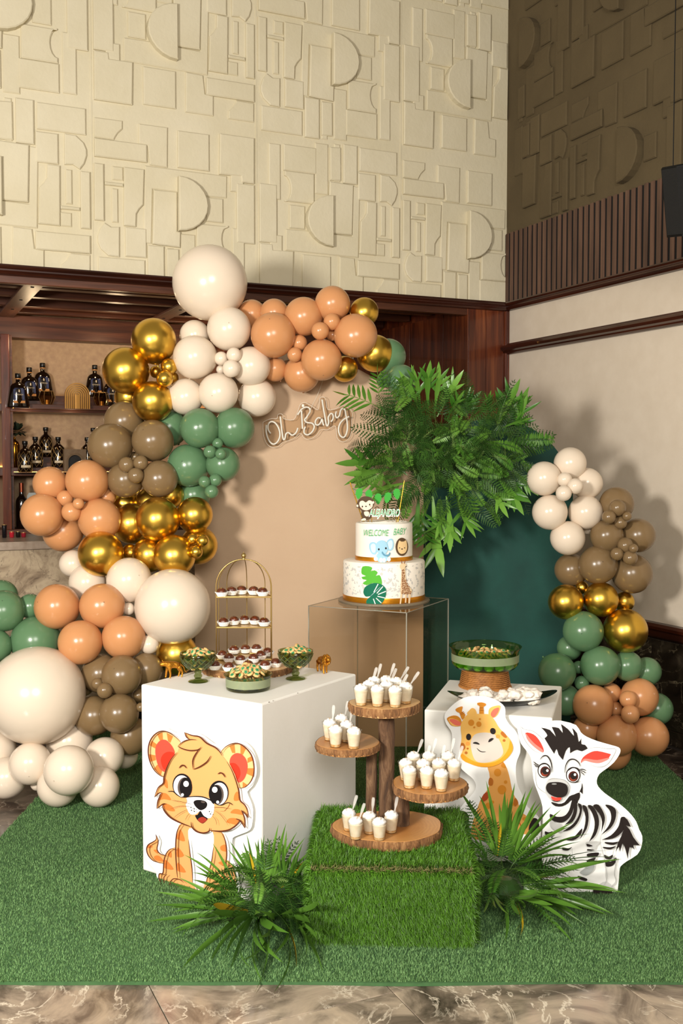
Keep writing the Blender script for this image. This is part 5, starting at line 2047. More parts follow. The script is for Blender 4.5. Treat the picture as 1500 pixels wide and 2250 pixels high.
a.fill('right_ear', 't_light', [(925, 370), (970, 310), (1050, 272), (1130, 275), (1210, 330), (1265, 410), (1288, 520), (1280, 620), (1240, 700), (1180, 750), (1118, 755), (1090, 690), (1040, 560), (1000, 480)])
for s in ([(1020, 298), (1050, 372), (1085, 374), (1075, 275)], [(1140, 280), (1200, 325), (1168, 392), (1140, 382)], [(1218, 430), (1262, 408), (1278, 455), (1216, 482)], [(1215, 540), (1287, 540), (1284, 635), (1208, 600)], [(1165, 690), (1215, 722), (1190, 748), (1165, 752)]):
    a.fill('ear_stripe', 't_str', s, 0)
a.fill('inner_ear', 't_red', [(205, 370), (215, 290), (260, 235), (320, 230), (375, 280), (410, 340), (414, 390), (370, 470), (330, 565), (305, 580), (260, 550), (225, 480)])
a.fill('inner_ear_shade', 't_red2', [(265, 450), (290, 390), (340, 360), (400, 365), (412, 392), (370, 465), (330, 552), (290, 540)])
a.fill('inner_ear', 't_red', [(1020, 470), (1040, 410), (1090, 375), (1150, 385), (1200, 440), (1218, 520), (1205, 600), (1170, 670), (1112, 695), (1080, 610), (1040, 530)])
a.fill('inner_ear_shade', 't_red2', [(1022, 490), (1080, 485), (1130, 540), (1140, 610), (1112, 662), (1085, 610), (1045, 530)])
HEAD = [(445, 365), (380, 440), (330, 540), (300, 640), (292, 705), (235, 755), (195, 860), (195, 860), (240, 815), (275, 808), (235, 895), (222, 985), (222, 985), (285, 935), (300, 1000), (370, 1080), (480, 1140), (600, 1185), (640, 1222), (720, 1252), (790, 1240), (805, 1222), (920, 1232), (1020, 1215), (1100, 1160), (1130, 1110), (1190, 1200), (1190, 1200), (1185, 1090), (1150, 1000), (1200, 1050), (1228, 1088), (1228, 1088), (1215, 1000), (1185, 940), (1135, 890), (1120, 780), (1085, 660), (1040, 550), (990, 465), (940, 400), (910, 355), (860, 310), (770, 265), (690, 195), (600, 178), (525, 145), (525, 145), (545, 195), (575, 222), (510, 248), (452, 298), (452, 298), (470, 320)]
a.fill('head', 't_base', HEAD, 2)
for s in ([(240, 890), (270, 820), (330, 820), (380, 890), (300, 880)], [(285, 940), (330, 930), (390, 960), (420, 1012), (330, 1000)], [(1030, 1030), (1070, 990), (1140, 1000), (1165, 1052), (1090, 1040)], [(985, 1130), (1020, 1090), (1090, 1090), (1128, 1112), (1100, 1158), (1040, 1150)], [(305, 650), (335, 680), (340, 762), (297, 715)], [(1070, 895), (1075, 830), (1108, 797), (1130, 882)]):
    a.fill('cheek_stripe', 't_str', s, 3)
a.fill('muzzle', 't_white', [(545, 870), (620, 850), (700, 850), (790, 870), (850, 910), (850, 1000), (832, 1060), (800, 1090), (740, 1070), (700, 1012), (650, 1045), (590, 1045), (555, 990), (540, 930)])
a.fill('mouth', 't_black', [(642, 1060), (670, 1050), (700, 1008), (735, 1060), (778, 1090), (760, 1122), (720, 1147), (670, 1112)])
a.fill('tongue', 't_mouth', [(672, 1100), (720, 1075), (770, 1100), (755, 1125), (720, 1143), (690, 1127)])
a.fill('nose', 't_black', [(625, 920), (640, 895), (690, 888), (750, 900), (775, 930), (765, 970), (730, 995), (695, 1000), (650, 965)])
a.ell('nose_glint', 't_grey', 728, 912, 24, 9, 10)
for (bx, by, brx, bry, wx, wy, wrx, wry, qx, qy, hx, hy, h2x, h2y) in ((500, 730, 106, 132, 497, 738, 92, 120, 540, 752, 543, 712, 503, 832), (900, 812, 108, 136, 908, 820, 90, 122, 868, 832, 858, 776, 890, 912)):
    a.ell('eye_rim', 't_black', bx, by, brx, bry, -4 if bx < 700 else 4, 28)
    a.ell('eye_white', 't_white', wx, wy, wrx, wry, -4 if bx < 700 else 4, 28)
    a.ell('iris', 't_grey', qx + (-12 if bx < 700 else 12), qy, 78, 112, 0, 28)
    a.ell('pupil', 't_black', qx, qy, 68, 108, 0, 28)
    a.ell('eye_glint', 't_white', hx, hy, 30, 33)
    a.ell('eye_glint', 't_white', h2x, h2y, 16, 17)
a.fill('cheek_lid', 't_base', [(395, 800), (440, 832), (500, 868), (545, 872), (540, 930), (440, 900), (380, 840)], 2)
a.fill('cheek_lid', 't_base', [(850, 912), (890, 945), (940, 948), (985, 925), (1020, 930), (960, 1010), (870, 990)], 2)
for ln, w in (([(340, 795), (400, 795), (440, 830), (495, 865)], 11), ([(500, 862), (620, 850), (720, 855), (800, 885), (860, 925), (890, 942)], 13), ([(888, 945), (940, 945), (980, 925), (1020, 920), (1055, 945)], 11)):
    a.line('eye_line', 't_black', ln, w)
for ln, w in (([(465, 540), (490, 512), (520, 510), (548, 540)], 12), ([(890, 603), (920, 590), (950, 605), (972, 640)], 12), ([(452, 298), (500, 325), (580, 345), (660, 340), (692, 322)], 11), ([(710, 305), (650, 380), (615, 460), (622, 552)], 11), ([(622, 552), (690, 525), (770, 470), (815, 402)], 11), ([(452, 298), (510, 248), (580, 225), (655, 228)], 8), ([(525, 145), (545, 195), (575, 222)], 9), ([(525, 145), (600, 178), (690, 195), (770, 265), (860, 310), (910, 355), (938, 400)], 13),
              ([(445, 365), (380, 440), (330, 540), (300, 640), (292, 705), (235, 755), (195, 860)], 12), ([(195, 860), (240, 815), (275, 808)], 9), ([(275, 808), (235, 895), (222, 985)], 11), ([(222, 985), (285, 935), (320, 930)], 9), ([(285, 940), (300, 1000), (370, 1080), (480, 1140), (600, 1185)], 14), ([(597, 1130), (610, 1190), (660, 1235), (730, 1252), (790, 1235), (805, 1195)], 14), ([(805, 1222), (920, 1232), (1020, 1215), (1100, 1160), (1130, 1115)], 14), ([(1090, 1095), (1140, 1120), (1190, 1200)], 11), ([(1190, 1200), (1185, 1090), (1150, 1000)], 11), ([(1150, 1000), (1200, 1050), (1228, 1088)], 10), ([(1228, 1088), (1215, 1000), (1185, 940), (1135, 890), (1120, 780), (1085, 660), (1040, 550), (990, 465)], 12),
              ([(480, 250), (420, 190), (330, 138), (250, 138), (180, 190), (138, 270), (128, 370), (148, 470), (195, 562), (260, 622), (300, 636)], 12), ([(925, 370), (970, 310), (1050, 270), (1130, 272), (1212, 330), (1267, 410), (1290, 520), (1282, 620), (1242, 702), (1180, 752), (1122, 757)], 12),
              ([(495, 1150), (450, 1220), (432, 1330), (430, 1480), (440, 1640), (450, 1750)], 12), ([(570, 1320), (590, 1500), (610, 1650), (615, 1810)], 10), ([(845, 1400), (820, 1580), (780, 1720), (770, 1810)], 10), ([(930, 1240), (975, 1340), (990, 1500), (962, 1700), (955, 1800)], 12), ([(440, 1440), (380, 1425), (330, 1470), (300, 1560), (290, 1690), (250, 1700), (245, 1750), (270, 1800), (300, 1810)], 11), ([(520, 1800), (470, 1762), (400, 1757), (362, 1820), (368, 1900), (430, 1960), (540, 2000), (620, 1990), (665, 1950), (670, 1880), (640, 1830)], 12), ([(460, 1820), (430, 1880), (440, 1960)], 9), ([(550, 1860), (535, 1920), (545, 1990)], 9), ([(335, 1705), (300, 1740), (305, 1810)], 9), ([(210, 1265), (215, 1320), (180, 1350), (130, 1380), (110, 1430), (130, 1500), (190, 1560), (290, 1585)], 11), ([(210, 1265), (238, 1340), (225, 1430), (260, 1480), (320, 1502)], 10), ([(770, 1850), (715, 1890), (705, 1965), (750, 2030)], 10)):
    a.line(L, 't_line', ln, w * 1.25)
for ln in ([(620, 940), (500, 910), (380, 890)], [(600, 960), (480, 955), (370, 985)], [(580, 985), (480, 1030), (400, 1090)], [(600, 1020), (560, 1060), (535, 1110)], [(780, 970), (930, 970), (1030, 985)], [(850, 1000), (930, 1060), (1010, 1170)], [(830, 1060), (870, 1110), (880, 1165)]):
    a.line('whisker', 't_line', ln, 4)
for x, y in ((597, 972), (603, 1003), (633, 987), (800, 1016), (812, 1042), (636, 1015)):
    a.ell('whisker_dot', 't_black', x, y, 7, 7, 0, 10)

# ---- giraffe, standing before the lower plinth
q0, q1 = Vector((.319, 3.905, 0)), Vector((.786, 3.775, 0))
dq = (q1 - q0).normalized()
nq = Vector((dq.y, -dq.x, 0))
b = nq + Vector((0, 0, .16))
p0 = q0 + nq * .115
a = cutout('giraffe_cutout', 'printed sitting giraffe cutout board before the lower white plinth', p0, b, 960, 1500, 6.25,
           [(105, 430), (140, 380), (230, 290), (350, 215), (480, 185), (640, 185), (780, 225), (870, 275), (925, 330), (938, 400), (938, 480), (990, 570), (1060, 640), (1110, 720), (1140, 850), (1140, 960), (1100, 1060), (1080, 1160), (1085, 1300), (1110, 1420), (1170, 1540), (1240, 1700), (1340, 1790), (1420, 1900), (1420, 2150), (1380, 2420), (300, 2420), (280, 2150), (285, 1830), (320, 1720), (400, 1620), (500, 1510), (535, 1420), (500, 1330), (420, 1260), (340, 1190), (300, 1120), (240, 1020), (210, 900), (205, 740), (190, 660), (130, 580), (103, 500)], (1090, 1885))
a.fill('body', 'g_body', [(690, 1140), (780, 1125), (880, 1080), (905, 1080), (960, 1180), (1000, 1320), (1030, 1480), (1070, 1570), (1110, 1640), (1150, 1760), (1230, 1830), (1330, 1860), (1300, 2060), (1180, 2080), (1000, 2000), (900, 2150), (500, 2150), (480, 1950), (520, 1830), (560, 1700), (620, 1560), (700, 1460), (720, 1350), (715, 1240)], 2)
a.fill('hoof', 'z_black', [(1258, 2040), (1265, 1960), (1300, 1890), (1330, 1858), (1380, 1880), (1405, 1990), (1380, 2095), (1300, 2085)])
a.fill('hoof', 'z_black', [(305, 1800), (330, 1760), (400, 1780), (440, 1850), (420, 1905), (330, 1872)])
for e in ((830, 1235, 50, 54), (940, 1365, 24, 24), (890, 1470, 60, 64), (1035, 1668, 26, 26), (765, 1640, 18, 20), (700, 1690, 38, 44), (1210, 1870, 40, 26)):
    a.ell('body_spot', 'g_spot', *e)
for s, m in (([(706, 1400), (716, 1310), (755, 1315), (772, 1360), (755, 1412)], 'g_spot2'), ([(598, 1622), (640, 1530), (700, 1500), (718, 1540), (690, 1600), (640, 1632)], 'g_dk'), ([(878, 1130), (908, 1095), (946, 1168), (892, 1160)], 'g_spot'), ([(1075, 1580), (1115, 1650), (1070, 1700), (1050, 1640)], 'g_spot2'), ([(1120, 1900), (1155, 1960), (1150, 1990)], 'g_spot2')):
    a.fill('body_spot', m, s)
a.fill('ear', 'g_spot', [(135, 490), (200, 455), (270, 455), (325, 500), (335, 580), (280, 602), (200, 590), (160, 545)])
a.fill('ear_front', 'g_base', [(155, 505), (205, 490), (290, 520), (330, 580), (280, 600), (205, 588)])
a.fill('inner_ear', 'g_pink', [(165, 512), (230, 500), (300, 530), (325, 560), (310, 590), (240, 580)])
a.fill('ear', 'g_base', [(705, 430), (715, 360), (770, 325), (860, 312), (865, 360), (830, 440), (775, 482), (730, 460)])
a.fill('inner_ear', 'g_pink', [(735, 435), (770, 370), (835, 342), (852, 360), (830, 420), (775, 478)])
a.fill('ossicone', 'g_spot', [(250, 370), (290, 340), (345, 325), (350, 350), (340, 395), (390, 440), (345, 512), (310, 420), (280, 405)], 2)
a.fill('ossicone', 'g_spot', [(550, 280), (610, 270), (670, 290), (660, 320), (635, 335), (642, 440), (578, 440), (585, 330), (560, 310)], 2)
a.fill('tuft', 'g_base', [(410, 425), (440, 382), (480, 348), (520, 365), (545, 420), (530, 480), (470, 475)])
a.fill('head', 'g_base', [(330, 560), (350, 520), (400, 450), (470, 430), (560, 428), (650, 430), (720, 440), (790, 520), (850, 620), (930, 700), (1000, 780), (1040, 870), (1030, 950), (970, 1030), (880, 1100), (780, 1145), (680, 1160), (560, 1150), (440, 1110), (350, 1060), (320, 1000), (320, 880), (335, 760), (325, 640)], 3)
a.fill('jaw', 'g_deep', [(320, 960), (350, 1060), (440, 1110), (560, 1150), (680, 1160), (780, 1145), (880, 1100), (970, 1030), (1030, 950), (1038, 870), (1000, 790), (980, 900), (910, 1010), (800, 1085), (650, 1108), (520, 1085), (420, 1030)], 2)
a.fill('muzzle', 'g_muz', [(460, 850), (480, 760), (530, 705), (620, 685), (720, 690), (800, 720), (860, 800), (900, 900), (905, 970), (860, 1030), (760, 1080), (640, 1100), (540, 1080), (490, 1000)])
for x, y, rx, ry in ((468, 550, 42, 44), (573, 570, 36, 38), (587, 500, 16, 14), (510, 613, 14, 14)):
    a.ell('forehead_spot', 'g_spot', x, y, rx, ry)
for x, y in ((420, 838), (833, 738)): a.ell('cheek', 'g_cheek', x, y, 28, 28)
a.fill('cheek_spot', 'g_spot2', [(325, 840), (360, 830), (388, 880), (370, 920), (320, 935)]); a.fill('cheek_spot', 'g_spot2', [(872, 690), (900, 668), (957, 742), (930, 757), (885, 720)])
for x, y, r in ((418, 905, 14), (397, 962, 19), (918, 793, 18)): a.ell('cheek_spot', 'g_spot2', x, y, r, r)
a.ell('eye', 'z_black', 432, 745, 34, 45); a.ell('eye', 'z_black', 765, 665, 38, 44, -20)
a.fill('nostril', 'z_black', [(490, 832), (520, 813), (560, 823), (582, 850), (530, 842)]); a.fill('nostril', 'z_black', [(703, 818), (715, 780), (750, 760), (775, 768), (748, 797)])
a.line('smile', 'z_black', [(545, 900), (580, 935), (620, 950), (668, 948)], 11)
for ln in ([(312, 425), (368, 395)], [(320, 440), (378, 412)], [(580, 345), (640, 345)], [(578, 375), (640, 375)]): a.line('ossicone_band', 'g_spot2', ln, 7, 0, False)

# ---- zebra, leaning back in front of the others
zn = Vector((0, -1, .27))
a = cutout('zebra_cutout', 'printed zebra foal cutout board at the right, before the giraffe', (0, 3.49, .0), zn, 1120, 1560, 4.6875,
           [(80, 165), (120, 140), (300, 122), (480, 108), (560, 118), (680, 155), (730, 230), (790, 275), (900, 320), (1040, 360), (1120, 385), (1138, 420), (1120, 470), (1070, 540), (1000, 600), (920, 660), (893, 730), (910, 790), (980, 860), (1080, 930), (1180, 1010), (1250, 1080), (1300, 1150), (1330, 1230), (1362, 1300), (1355, 1400), (1310, 1490), (1200, 1560), (1140, 1610), (1128, 1650), (1120, 1750), (1100, 1920), (1065, 1990), (1065, 1990), (330, 1990), (330, 1990), (330, 1500), (335, 1200), (335, 1000), (300, 880), (265, 790), (240, 700), (225, 560), (210, 480), (170, 420), (110, 340), (80, 230)], (1260, 1985))
a.fill('face_shade', 'z_lgrey', [(400, 370), (330, 430), (300, 500), (270, 600), (265, 720), (290, 800), (370, 860), (400, 920), (470, 960), (540, 950), (600, 890), (700, 850), (740, 780), (745, 650), (735, 560), (740, 500), (700, 420), (620, 380), (520, 360)])
a.fill('brow_patch', 't_white', [(420, 400), (560, 400), (600, 470), (560, 560), (530, 690), (480, 695), (445, 600), (430, 500)])
a.fill('muzzle', 'z_grey', [(420, 700), (520, 712), (590, 740), (620, 800), (600, 880), (540, 945), (470, 957), (410, 915), (365, 850), (370, 760)])
for e in ((310, 745, 40, 60), (675, 805, 42, 60)): a.ell('cheek_patch', 't_white', *e)
a.fill('inner_ear', 'z_red', [(160, 235), (240, 250), (300, 310), (345, 400), (335, 438), (260, 390), (190, 320)])
a.fill('inner_ear_edge', 'z_pink', [(162, 240), (190, 320), (260, 390), (335, 438), (334, 408), (260, 352), (205, 295)])
a.fill('inner_ear', 'z_red', [(730, 545), (750, 490), (820, 440), (900, 422), (1040, 455), (1040, 455), (1000, 510), (920, 540), (840, 535), (770, 520)])
a.fill('inner_ear_edge', 'z_pink', [(730, 548), (770, 522), (840, 540), (920, 547), (1000, 515), (1018, 492), (900, 515), (800, 503), (755, 508)])
a.fill('ear_shade', 'z_lgrey', [(105, 165), (112, 240), (160, 330), (250, 420), (325, 445), (250, 400), (185, 325), (155, 235)])
a.fill('ear_shade', 'z_lgrey', [(735, 552), (820, 545), (930, 552), (1030, 495), (1085, 420), (1060, 490), (1000, 560), (920, 588), (820, 570)])
for ln in ([(105, 165), (130, 260), (180, 350), (250, 420), (320, 448)], [(105, 165), (150, 200), (230, 215), (300, 265), (360, 330)], [(800, 395), (900, 385), (1000, 400), (1088, 405), (1060, 482), (1000, 562), (920, 590), (820, 562)], [(265, 600), (265, 720), (290, 800), (370, 860)], [(390, 720), (450, 708), (540, 715), (590, 745), (620, 800), (605, 870)]):
    a.line('fine_line', 'z_line', ln, 4)
a.fill('neck_mane', 'z_black', [(610, 890), (660, 870), (715, 850), (720, 900), (700, 940), (690, 965), (640, 925), (600, 960), (540, 992), (470, 992), (430, 962), (432, 948), (500, 966), (560, 952)], 2)
a.fill('neck_mane', 'z_black', [(742, 750), (750, 800), (748, 868), (748, 868), (722, 842), (705, 865), (735, 800)], 2)
MANE = [(320, 182), (320, 182), (410, 205), (475, 280), (430, 175), (430, 175), (500, 185), (545, 240), (525, 145), (525, 145), (600, 200), (660, 270), (640, 185), (640, 185), (690, 240), (708, 330), (735, 288), (735, 288), (735, 350), (770, 358), (800, 395), (800, 395), (740, 425), (690, 410), (650, 425), (618, 445), (618, 445), (615, 380), (575, 420), (545, 515), (545, 515), (500, 460), (480, 400), (455, 452), (455, 452), (400, 365), (355, 290), (355, 290), (385, 262), (355, 215)]
a.fill('mane', 'z_black', MANE, 2)
for (ex, ey, rx, ry, ix, iy, hx, hy) in ((352, 622, 68, 78, 362, 634, 385, 624), (650, 668, 74, 82, 652, 684, 669, 666)):
    a.ell('eye_rim', 'z_black', ex, ey, rx, ry, 0, 28)
    a.ell('eye_white', 't_white', ex, ey + 3, rx - 10, ry - 10, 0, 28)
    a.ell('iris', 'z_iris', ix, iy, 51, 54, 0, 24)
    a.ell('iris_glow', 'z_iris2', ix - 6, iy + 24, 32, 24, 0, 20)
    a.ell('pupil', 'z_black', ix + 4, iy - 4, 34, 36, 0, 20)
    a.ell('eye_glint', 't_white', hx, hy, 13, 14, 0, 14)
for ln, w in (([(310, 510), (340, 475), (380, 473), (415, 520), (432, 590), (430, 645)], 12), ([(565, 650), (575, 570), (610, 515), (660, 508), (705, 540), (725, 582)], 12), ([(290, 590), (320, 560), (370, 555), (410, 585)], 12), ([(600, 625), (640, 595), (690, 600), (722, 630)], 12), ([(300, 570), (270, 555), (240, 530)], 9), ([(295, 575), (265, 570), (242, 552)], 8), ([(292, 582), (275, 585), (255, 575)], 8), ([(715, 612), (750, 610), (785, 625)], 9), ([(720, 620), (755, 632), (782, 652)], 8), ([(722, 632), (750, 655), (768, 675)], 7), ([(300, 665), (320, 690), (350, 698)], 8), ([(600, 725), (640, 745), (690, 742), (715, 725)], 9), ([(428, 925), (470, 942), (520, 932)], 7)):
    a.line('lash_line', 'z_black', ln, w)
a.fill('mouth', 'z_red', [(425, 888), (470, 903), (530, 903), (515, 930), (470, 936), (435, 920)], 2)
a.fill('nose', 'z_black', [(370, 800), (390, 755), (440, 743), (520, 745), (580, 770), (597, 820), (580, 875), (520, 902), (450, 890), (390, 850)])
a.ell('nose_glint', 'z_line', 455, 762, 26, 7)
a.fill('belly_shade', 'z_grey', [(790, 1360), (925, 1355), (890, 1402), (870, 1440), (800, 1395)])
a.fill('far_leg_shade', 'z_mgrey', [(800, 1560), (862, 1560), (862, 1640), (790, 1702), (720, 1672), (782, 1620)])
a.fill('leg_shade', 'z_lgrey', [(990, 1610), (1085, 1555), (1076, 1680), (1092, 1760), (1052, 1812), (1000, 1770)])
a.fill('hoof_shade', 'z_grey', [(905, 1815), (985, 1765), (1060, 1820), (1045, 1862), (970, 1860)])
a.fill('chest_shade', 'z_grey', [(415, 1120), (470, 1165), (520, 1170), (540, 1260), (480, 1250), (420, 1200)])
for s in ([(415, 1070), (480, 1100), (560, 1090), (610, 1030), (640, 925), (662, 935), (645, 1050), (590, 1130), (520, 1160), (440, 1140), (415, 1112)], [(655, 940), (690, 952), (688, 1060), (645, 1150), (565, 1182), (565, 1182), (622, 1120), (655, 1040)], [(700, 962), (740, 985), (735, 1070), (690, 1170), (620, 1232), (540, 1252), (540, 1252), (640, 1182), (695, 1110), (718, 1030)], [(745, 985), (790, 1000), (810, 1100), (790, 1222), (720, 1332), (720, 1332), (765, 1212), (778, 1100)], [(800, 985), (850, 990), (905, 1080), (916, 1180), (880, 1290), (815, 1357), (815, 1357), (862, 1250), (872, 1150), (845, 1060)], [(855, 987), (910, 975), (965, 1060), (976, 1140), (940, 1262), (940, 1262), (948, 1150), (915, 1060)], [(980, 978), (1040, 985), (1090, 1030), (1086, 1120), (1040, 1210), (940, 1287), (940, 1287), (1010, 1200), (1042, 1120), (1030, 1040)], [(1145, 1105), (1190, 1110), (1185, 1200), (1140, 1272), (1060, 1322), (945, 1337), (945, 1337), (1040, 1290), (1110, 1212), (1132, 1150)],
          [(975, 1360), (1060, 1364), (1125, 1355), (1070, 1387), (1000, 1381)], [(955, 1410), (1030, 1414), (1096, 1400), (1040, 1434), (980, 1429)], [(970, 1490), (1015, 1510), (1060, 1490), (1045, 1532), (985, 1532)], [(985, 1560), (1040, 1560), (1085, 1520), (1097, 1545), (1060, 1602), (990, 1612)], [(792, 1378), (852, 1400), (798, 1407)], [(800, 1432), (872, 1442), (802, 1450)], [(800, 1480), (912, 1468), (892, 1512), (805, 1512)], [(795, 1545), (882, 1520), (852, 1562), (800, 1567)], [(560, 1335), (650, 1315), (742, 1218), (725, 1290), (650, 1342)], [(540, 1415), (600, 1425), (640, 1412), (600, 1445), (545, 1442)], [(540, 1490), (590, 1498), (625, 1480), (590, 1520), (545, 1515)], [(360, 1250), (400, 1260), (440, 1250), (420, 1290), (370, 1290)]):
    a.fill('stripe', 'z_black', s, 3)
a.fill('tail', 'z_black', [(1150, 1100), (1210, 1130), (1245, 1207), (1245, 1207), (1192, 1187), (1232, 1230), (1270, 1310), (1338, 1397), (1338, 1397), (1270, 1390), (1287, 1442), (1287, 1442), (1232, 1410), (1215, 1537), (1215, 1537), (1190, 1440), (1160, 1370), (1135, 1462), (1135, 1462), (1120, 1410), (1090, 1462), (1090, 1462), (1112, 1370), (1172, 1230)], 2)
a.fill('hoof', 'z_black', [(858, 1850), (905, 1818), (970, 1862), (1050, 1862), (1040, 1922), (960, 1920), (870, 1892)])
a.fill('hoof', 'z_black', [(700, 1708), (792, 1738), (782, 1762), (720, 1742)])
a.fill('hoof', 'z_black', [(470, 1790), (560, 1800), (590, 1830), (500, 1840)])
for ln in ([(945, 1270), (930, 1360), (960, 1480), (985, 1610), (1000, 1740), (950, 1830)], [(1145, 1300), (1080, 1420), (1060, 1500), (1090, 1550), (1076, 1680), (1090, 1760), (1050, 1815), (1045, 1860)], [(640, 1420), (640, 1560), (600, 1700)], [(1090, 1020), (1130, 1070), (1150, 1100)]):
    a.line('fine_line', 'z_line', ln, 4)
# ================================================================ FERNS AND PALMS
def leafmat(name, c1, c2, rough=.38, trans=.0):
    t = NT(name)
    g = t.n('ShaderNodeNewGeometry')
    oi = t.n('ShaderNodeObjectInfo')
    ad = t.n('ShaderNodeMath', operation='ADD'); t.l(g.outputs['Random Per Island'], ad.inputs[0]); t.l(oi.outputs['Random'], ad.inputs[1])
    ml = t.n('ShaderNodeMath', operation='MULTIPLY'); ml.inputs[1].default_value = .5; t.l(ad.outputs[0], ml.inputs[0])
    t.base(t.ramp(ml.outputs[0], [(.15, c1), (.85, c2)]))
    t.set(rough=rough, spec=.4)
    return t.mat


M['leather'] = leafmat('leatherleaf', '#1F3A14', '#3B6226')
M['sword'] = leafmat('sword_fern', '#3A661E', '#6C983A')
M['strap'] = leafmat('strap_fern', '#33641A', '#6A983A', .3)
M['sprig'] = leafmat('asparagus_sprig', '#43662A', '#88A458')
M['palm'] = leafmat('palm_leaf', '#35591A', '#5F8A32', .3)
M['palm_y'] = leafmat('yellow_palm_leaf', '#A88E1E', '#C9A82A', .35)
M['stem'] = plain('green_stem', '#4A6A2A', .5)


def leaf(mb, p, d, up, L, w, fold=.25, mi=0, segs=2, droop=0.0):
    """pointed folded leaflet from p along d"""
    d = d.normalized(); side = d.cross(up)
    side = side.normalized() if side.length > 1e-6 else d.orthogonal().normalized()
    nrm = side.cross(d)
    vs = [p]
    prof = {1: [(.45, 1.0)], 2: [(.3, .95), (.65, .8)], 3: [(.2, .8), (.45, 1), (.75, .65)], 4: [(.15, .7), (.35, 1), (.6, .9), (.82, .5)]}[segs]
    for t_, k in prof:
        c = p + d * (L * t_) - nrm * (droop * L * t_ * t_)
        vs += [c - side * (w / 2 * k) + nrm * (fold * w * k), c, c + side * (w / 2 * k) + nrm * (fold * w * k)]
    vs.append(p + d * L - nrm * (droop * L))
    n = len(prof)
    fs = [(0, 1, 2), (0, 2, 3)]
    for i in range(n - 1):
        b = 1 + 3 * i
        fs += [(b, b + 3, b + 4, b + 1), (b + 1, b + 4, b + 5, b + 2)]
    b = 1 + 3 * (n - 1)
    fs += [(b, len(vs) - 1, b + 1), (b + 1, len(vs) - 1, b + 2)]
    mb.add(vs, fs, mi)


def rachis(L, arc, n=14):
    """midrib in the local x-z plane: leaves the root along +z tilted to +x, arching over"""
    pts, ang = [], 0.0
    p = Vector((0, 0, 0))
    for i in range(n + 1):
        pts.append(p.copy())
        a = arc * (i / n)
        p = p + Vector((math.sin(a), 0, math.cos(a))) * (L / n)
    return pts


def along(pts, t):
    x = t * (len(pts) - 1)
    i = min(int(x), len(pts) - 2)
    return pts[i].lerp(pts[i + 1], x - i), (pts[i + 1] - pts[i]).normalized()


def frond_leather(seed, L=.30):
    rd = random.Random(seed)
    mb = MB()
    P = rachis(L, rd.uniform(.4, .9))
    mb.tube(P, [.0018 * (1 - .7 * i / 14) for i in range(15)], 4, 1)
    n = 11
    for k in range(n):
        t = .20 + .74 * k / (n - 1)
        c, d = along(P, t)
        Lp = L * .30 * (1 - t) ** .7 + .014
        for s in (-1, 1):
            dd = (Vector((0, s, 0)) * .85 + d * .5 + Vector((0, 0, rd.uniform(-.08, .08)))).normalized()
            up = d.cross(dd) * s
            wp = .0085 * (.5 + .5 * Lp / (L * .3))
            leaf(mb, c, dd, up, Lp, wp, .12, 0, 3, .1)
            m = max(2, int(Lp / .012))
            for j in range(m):
                q = (j + .5) / m
                c2 = c + dd * (Lp * q)
                L2 = (.0125 * (1 - q) + .004) * (.6 + .4 * Lp / (L * .3))
                for s2 in (-1, 1):
                    leaf(mb, c2, (dd.cross(up) * s2 * .7 + dd * .75), up, L2, .0052, .1, 0, 1)
    c, d = along(P, .95)
    leaf(mb, c, d, Vector((1, 0, 0)), .03, .008, .1, 0, 2)
    return mb.mesh('fern_frond', [M['leather'], M['stem']])


def frond_sword(seed, L=.30):
    rd = random.Random(seed)
    mb = MB()
    P = rachis(L, rd.uniform(.5, 1.3))
    mb.tube(P, [.0016 * (1 - .7 * i / 14) for i in range(15)], 4, 1)
    for k in range(26):
        t = .10 + .88 * k / 25
        c, d = along(P, t)
        Lp = .042 * math.sin(math.pi * min(1, (1 - t) * .9 + .1)) ** .7 * (L / .3)
        for s in (-1, 1):
            dd = (Vector((0, s, 0)) + d * .25 + Vector((0, 0, rd.uniform(-.15, .15)))).normalized()
            leaf(mb, c, dd, d.cross(dd) * s, max(Lp, .008) * 1.1, .0115, .2, 0, 2)
    return mb.mesh('sword_fern_frond', [M['sword'], M['stem']])


def frond_strap(seed, L=.26):
    """broad glossy strap that forks into long pointed fingers"""
    rd = random.Random(seed)
    mb = MB()
    P = rachis(L, rd.uniform(.3, .8), 10)
    w0 = rd.uniform(.026, .036)
    vs, fs = [], []
    for i in range(8):
        w = w0 * (.22 + .78 * math.sin(math.pi * .5 * i / 7) ** 1.5) * (.9 + .1 * math.sin(i * 2.1 + seed))
        vs += [P[i] - Vector((0, w / 2, 0)) + Vector((w * .14, 0, 0)), P[i], P[i] + Vector((0, w / 2, 0)) + Vector((w * .14, 0, 0))]
    for i in range(7):
        q = 3 * i
        fs += [(q, q + 3, q + 4, q + 1), (q + 1, q + 4, q + 5, q + 2)]
    mb.add(vs, fs)
    c, d = along(P, .68)
    up = Vector((-1, 0, 0))
    leaf(mb, c - d * .02, d + Vector((0, rd.uniform(-.15, .15), 0)), up, L * .46, w0 * .85, .1, 0, 4, -.2)
    for t, an in ((.42, .75), (.56, .62), (.66, .45)):
        c, d = along(P, t)
        for s in (-1, 1):
            if rd.random() < .2: continue
            a_ = an + rd.uniform(-.15, .15)
            leaf(mb, c, d * math.cos(a_) + Vector((rd.uniform(-.15, .25), s * math.sin(a_), 0)), up, L * rd.uniform(.30, .46), w0 * rd.uniform(.5, .7), .12, 0, 4, rd.uniform(-.35, .0))
    return mb.mesh('strap_frond', M['strap'], True)


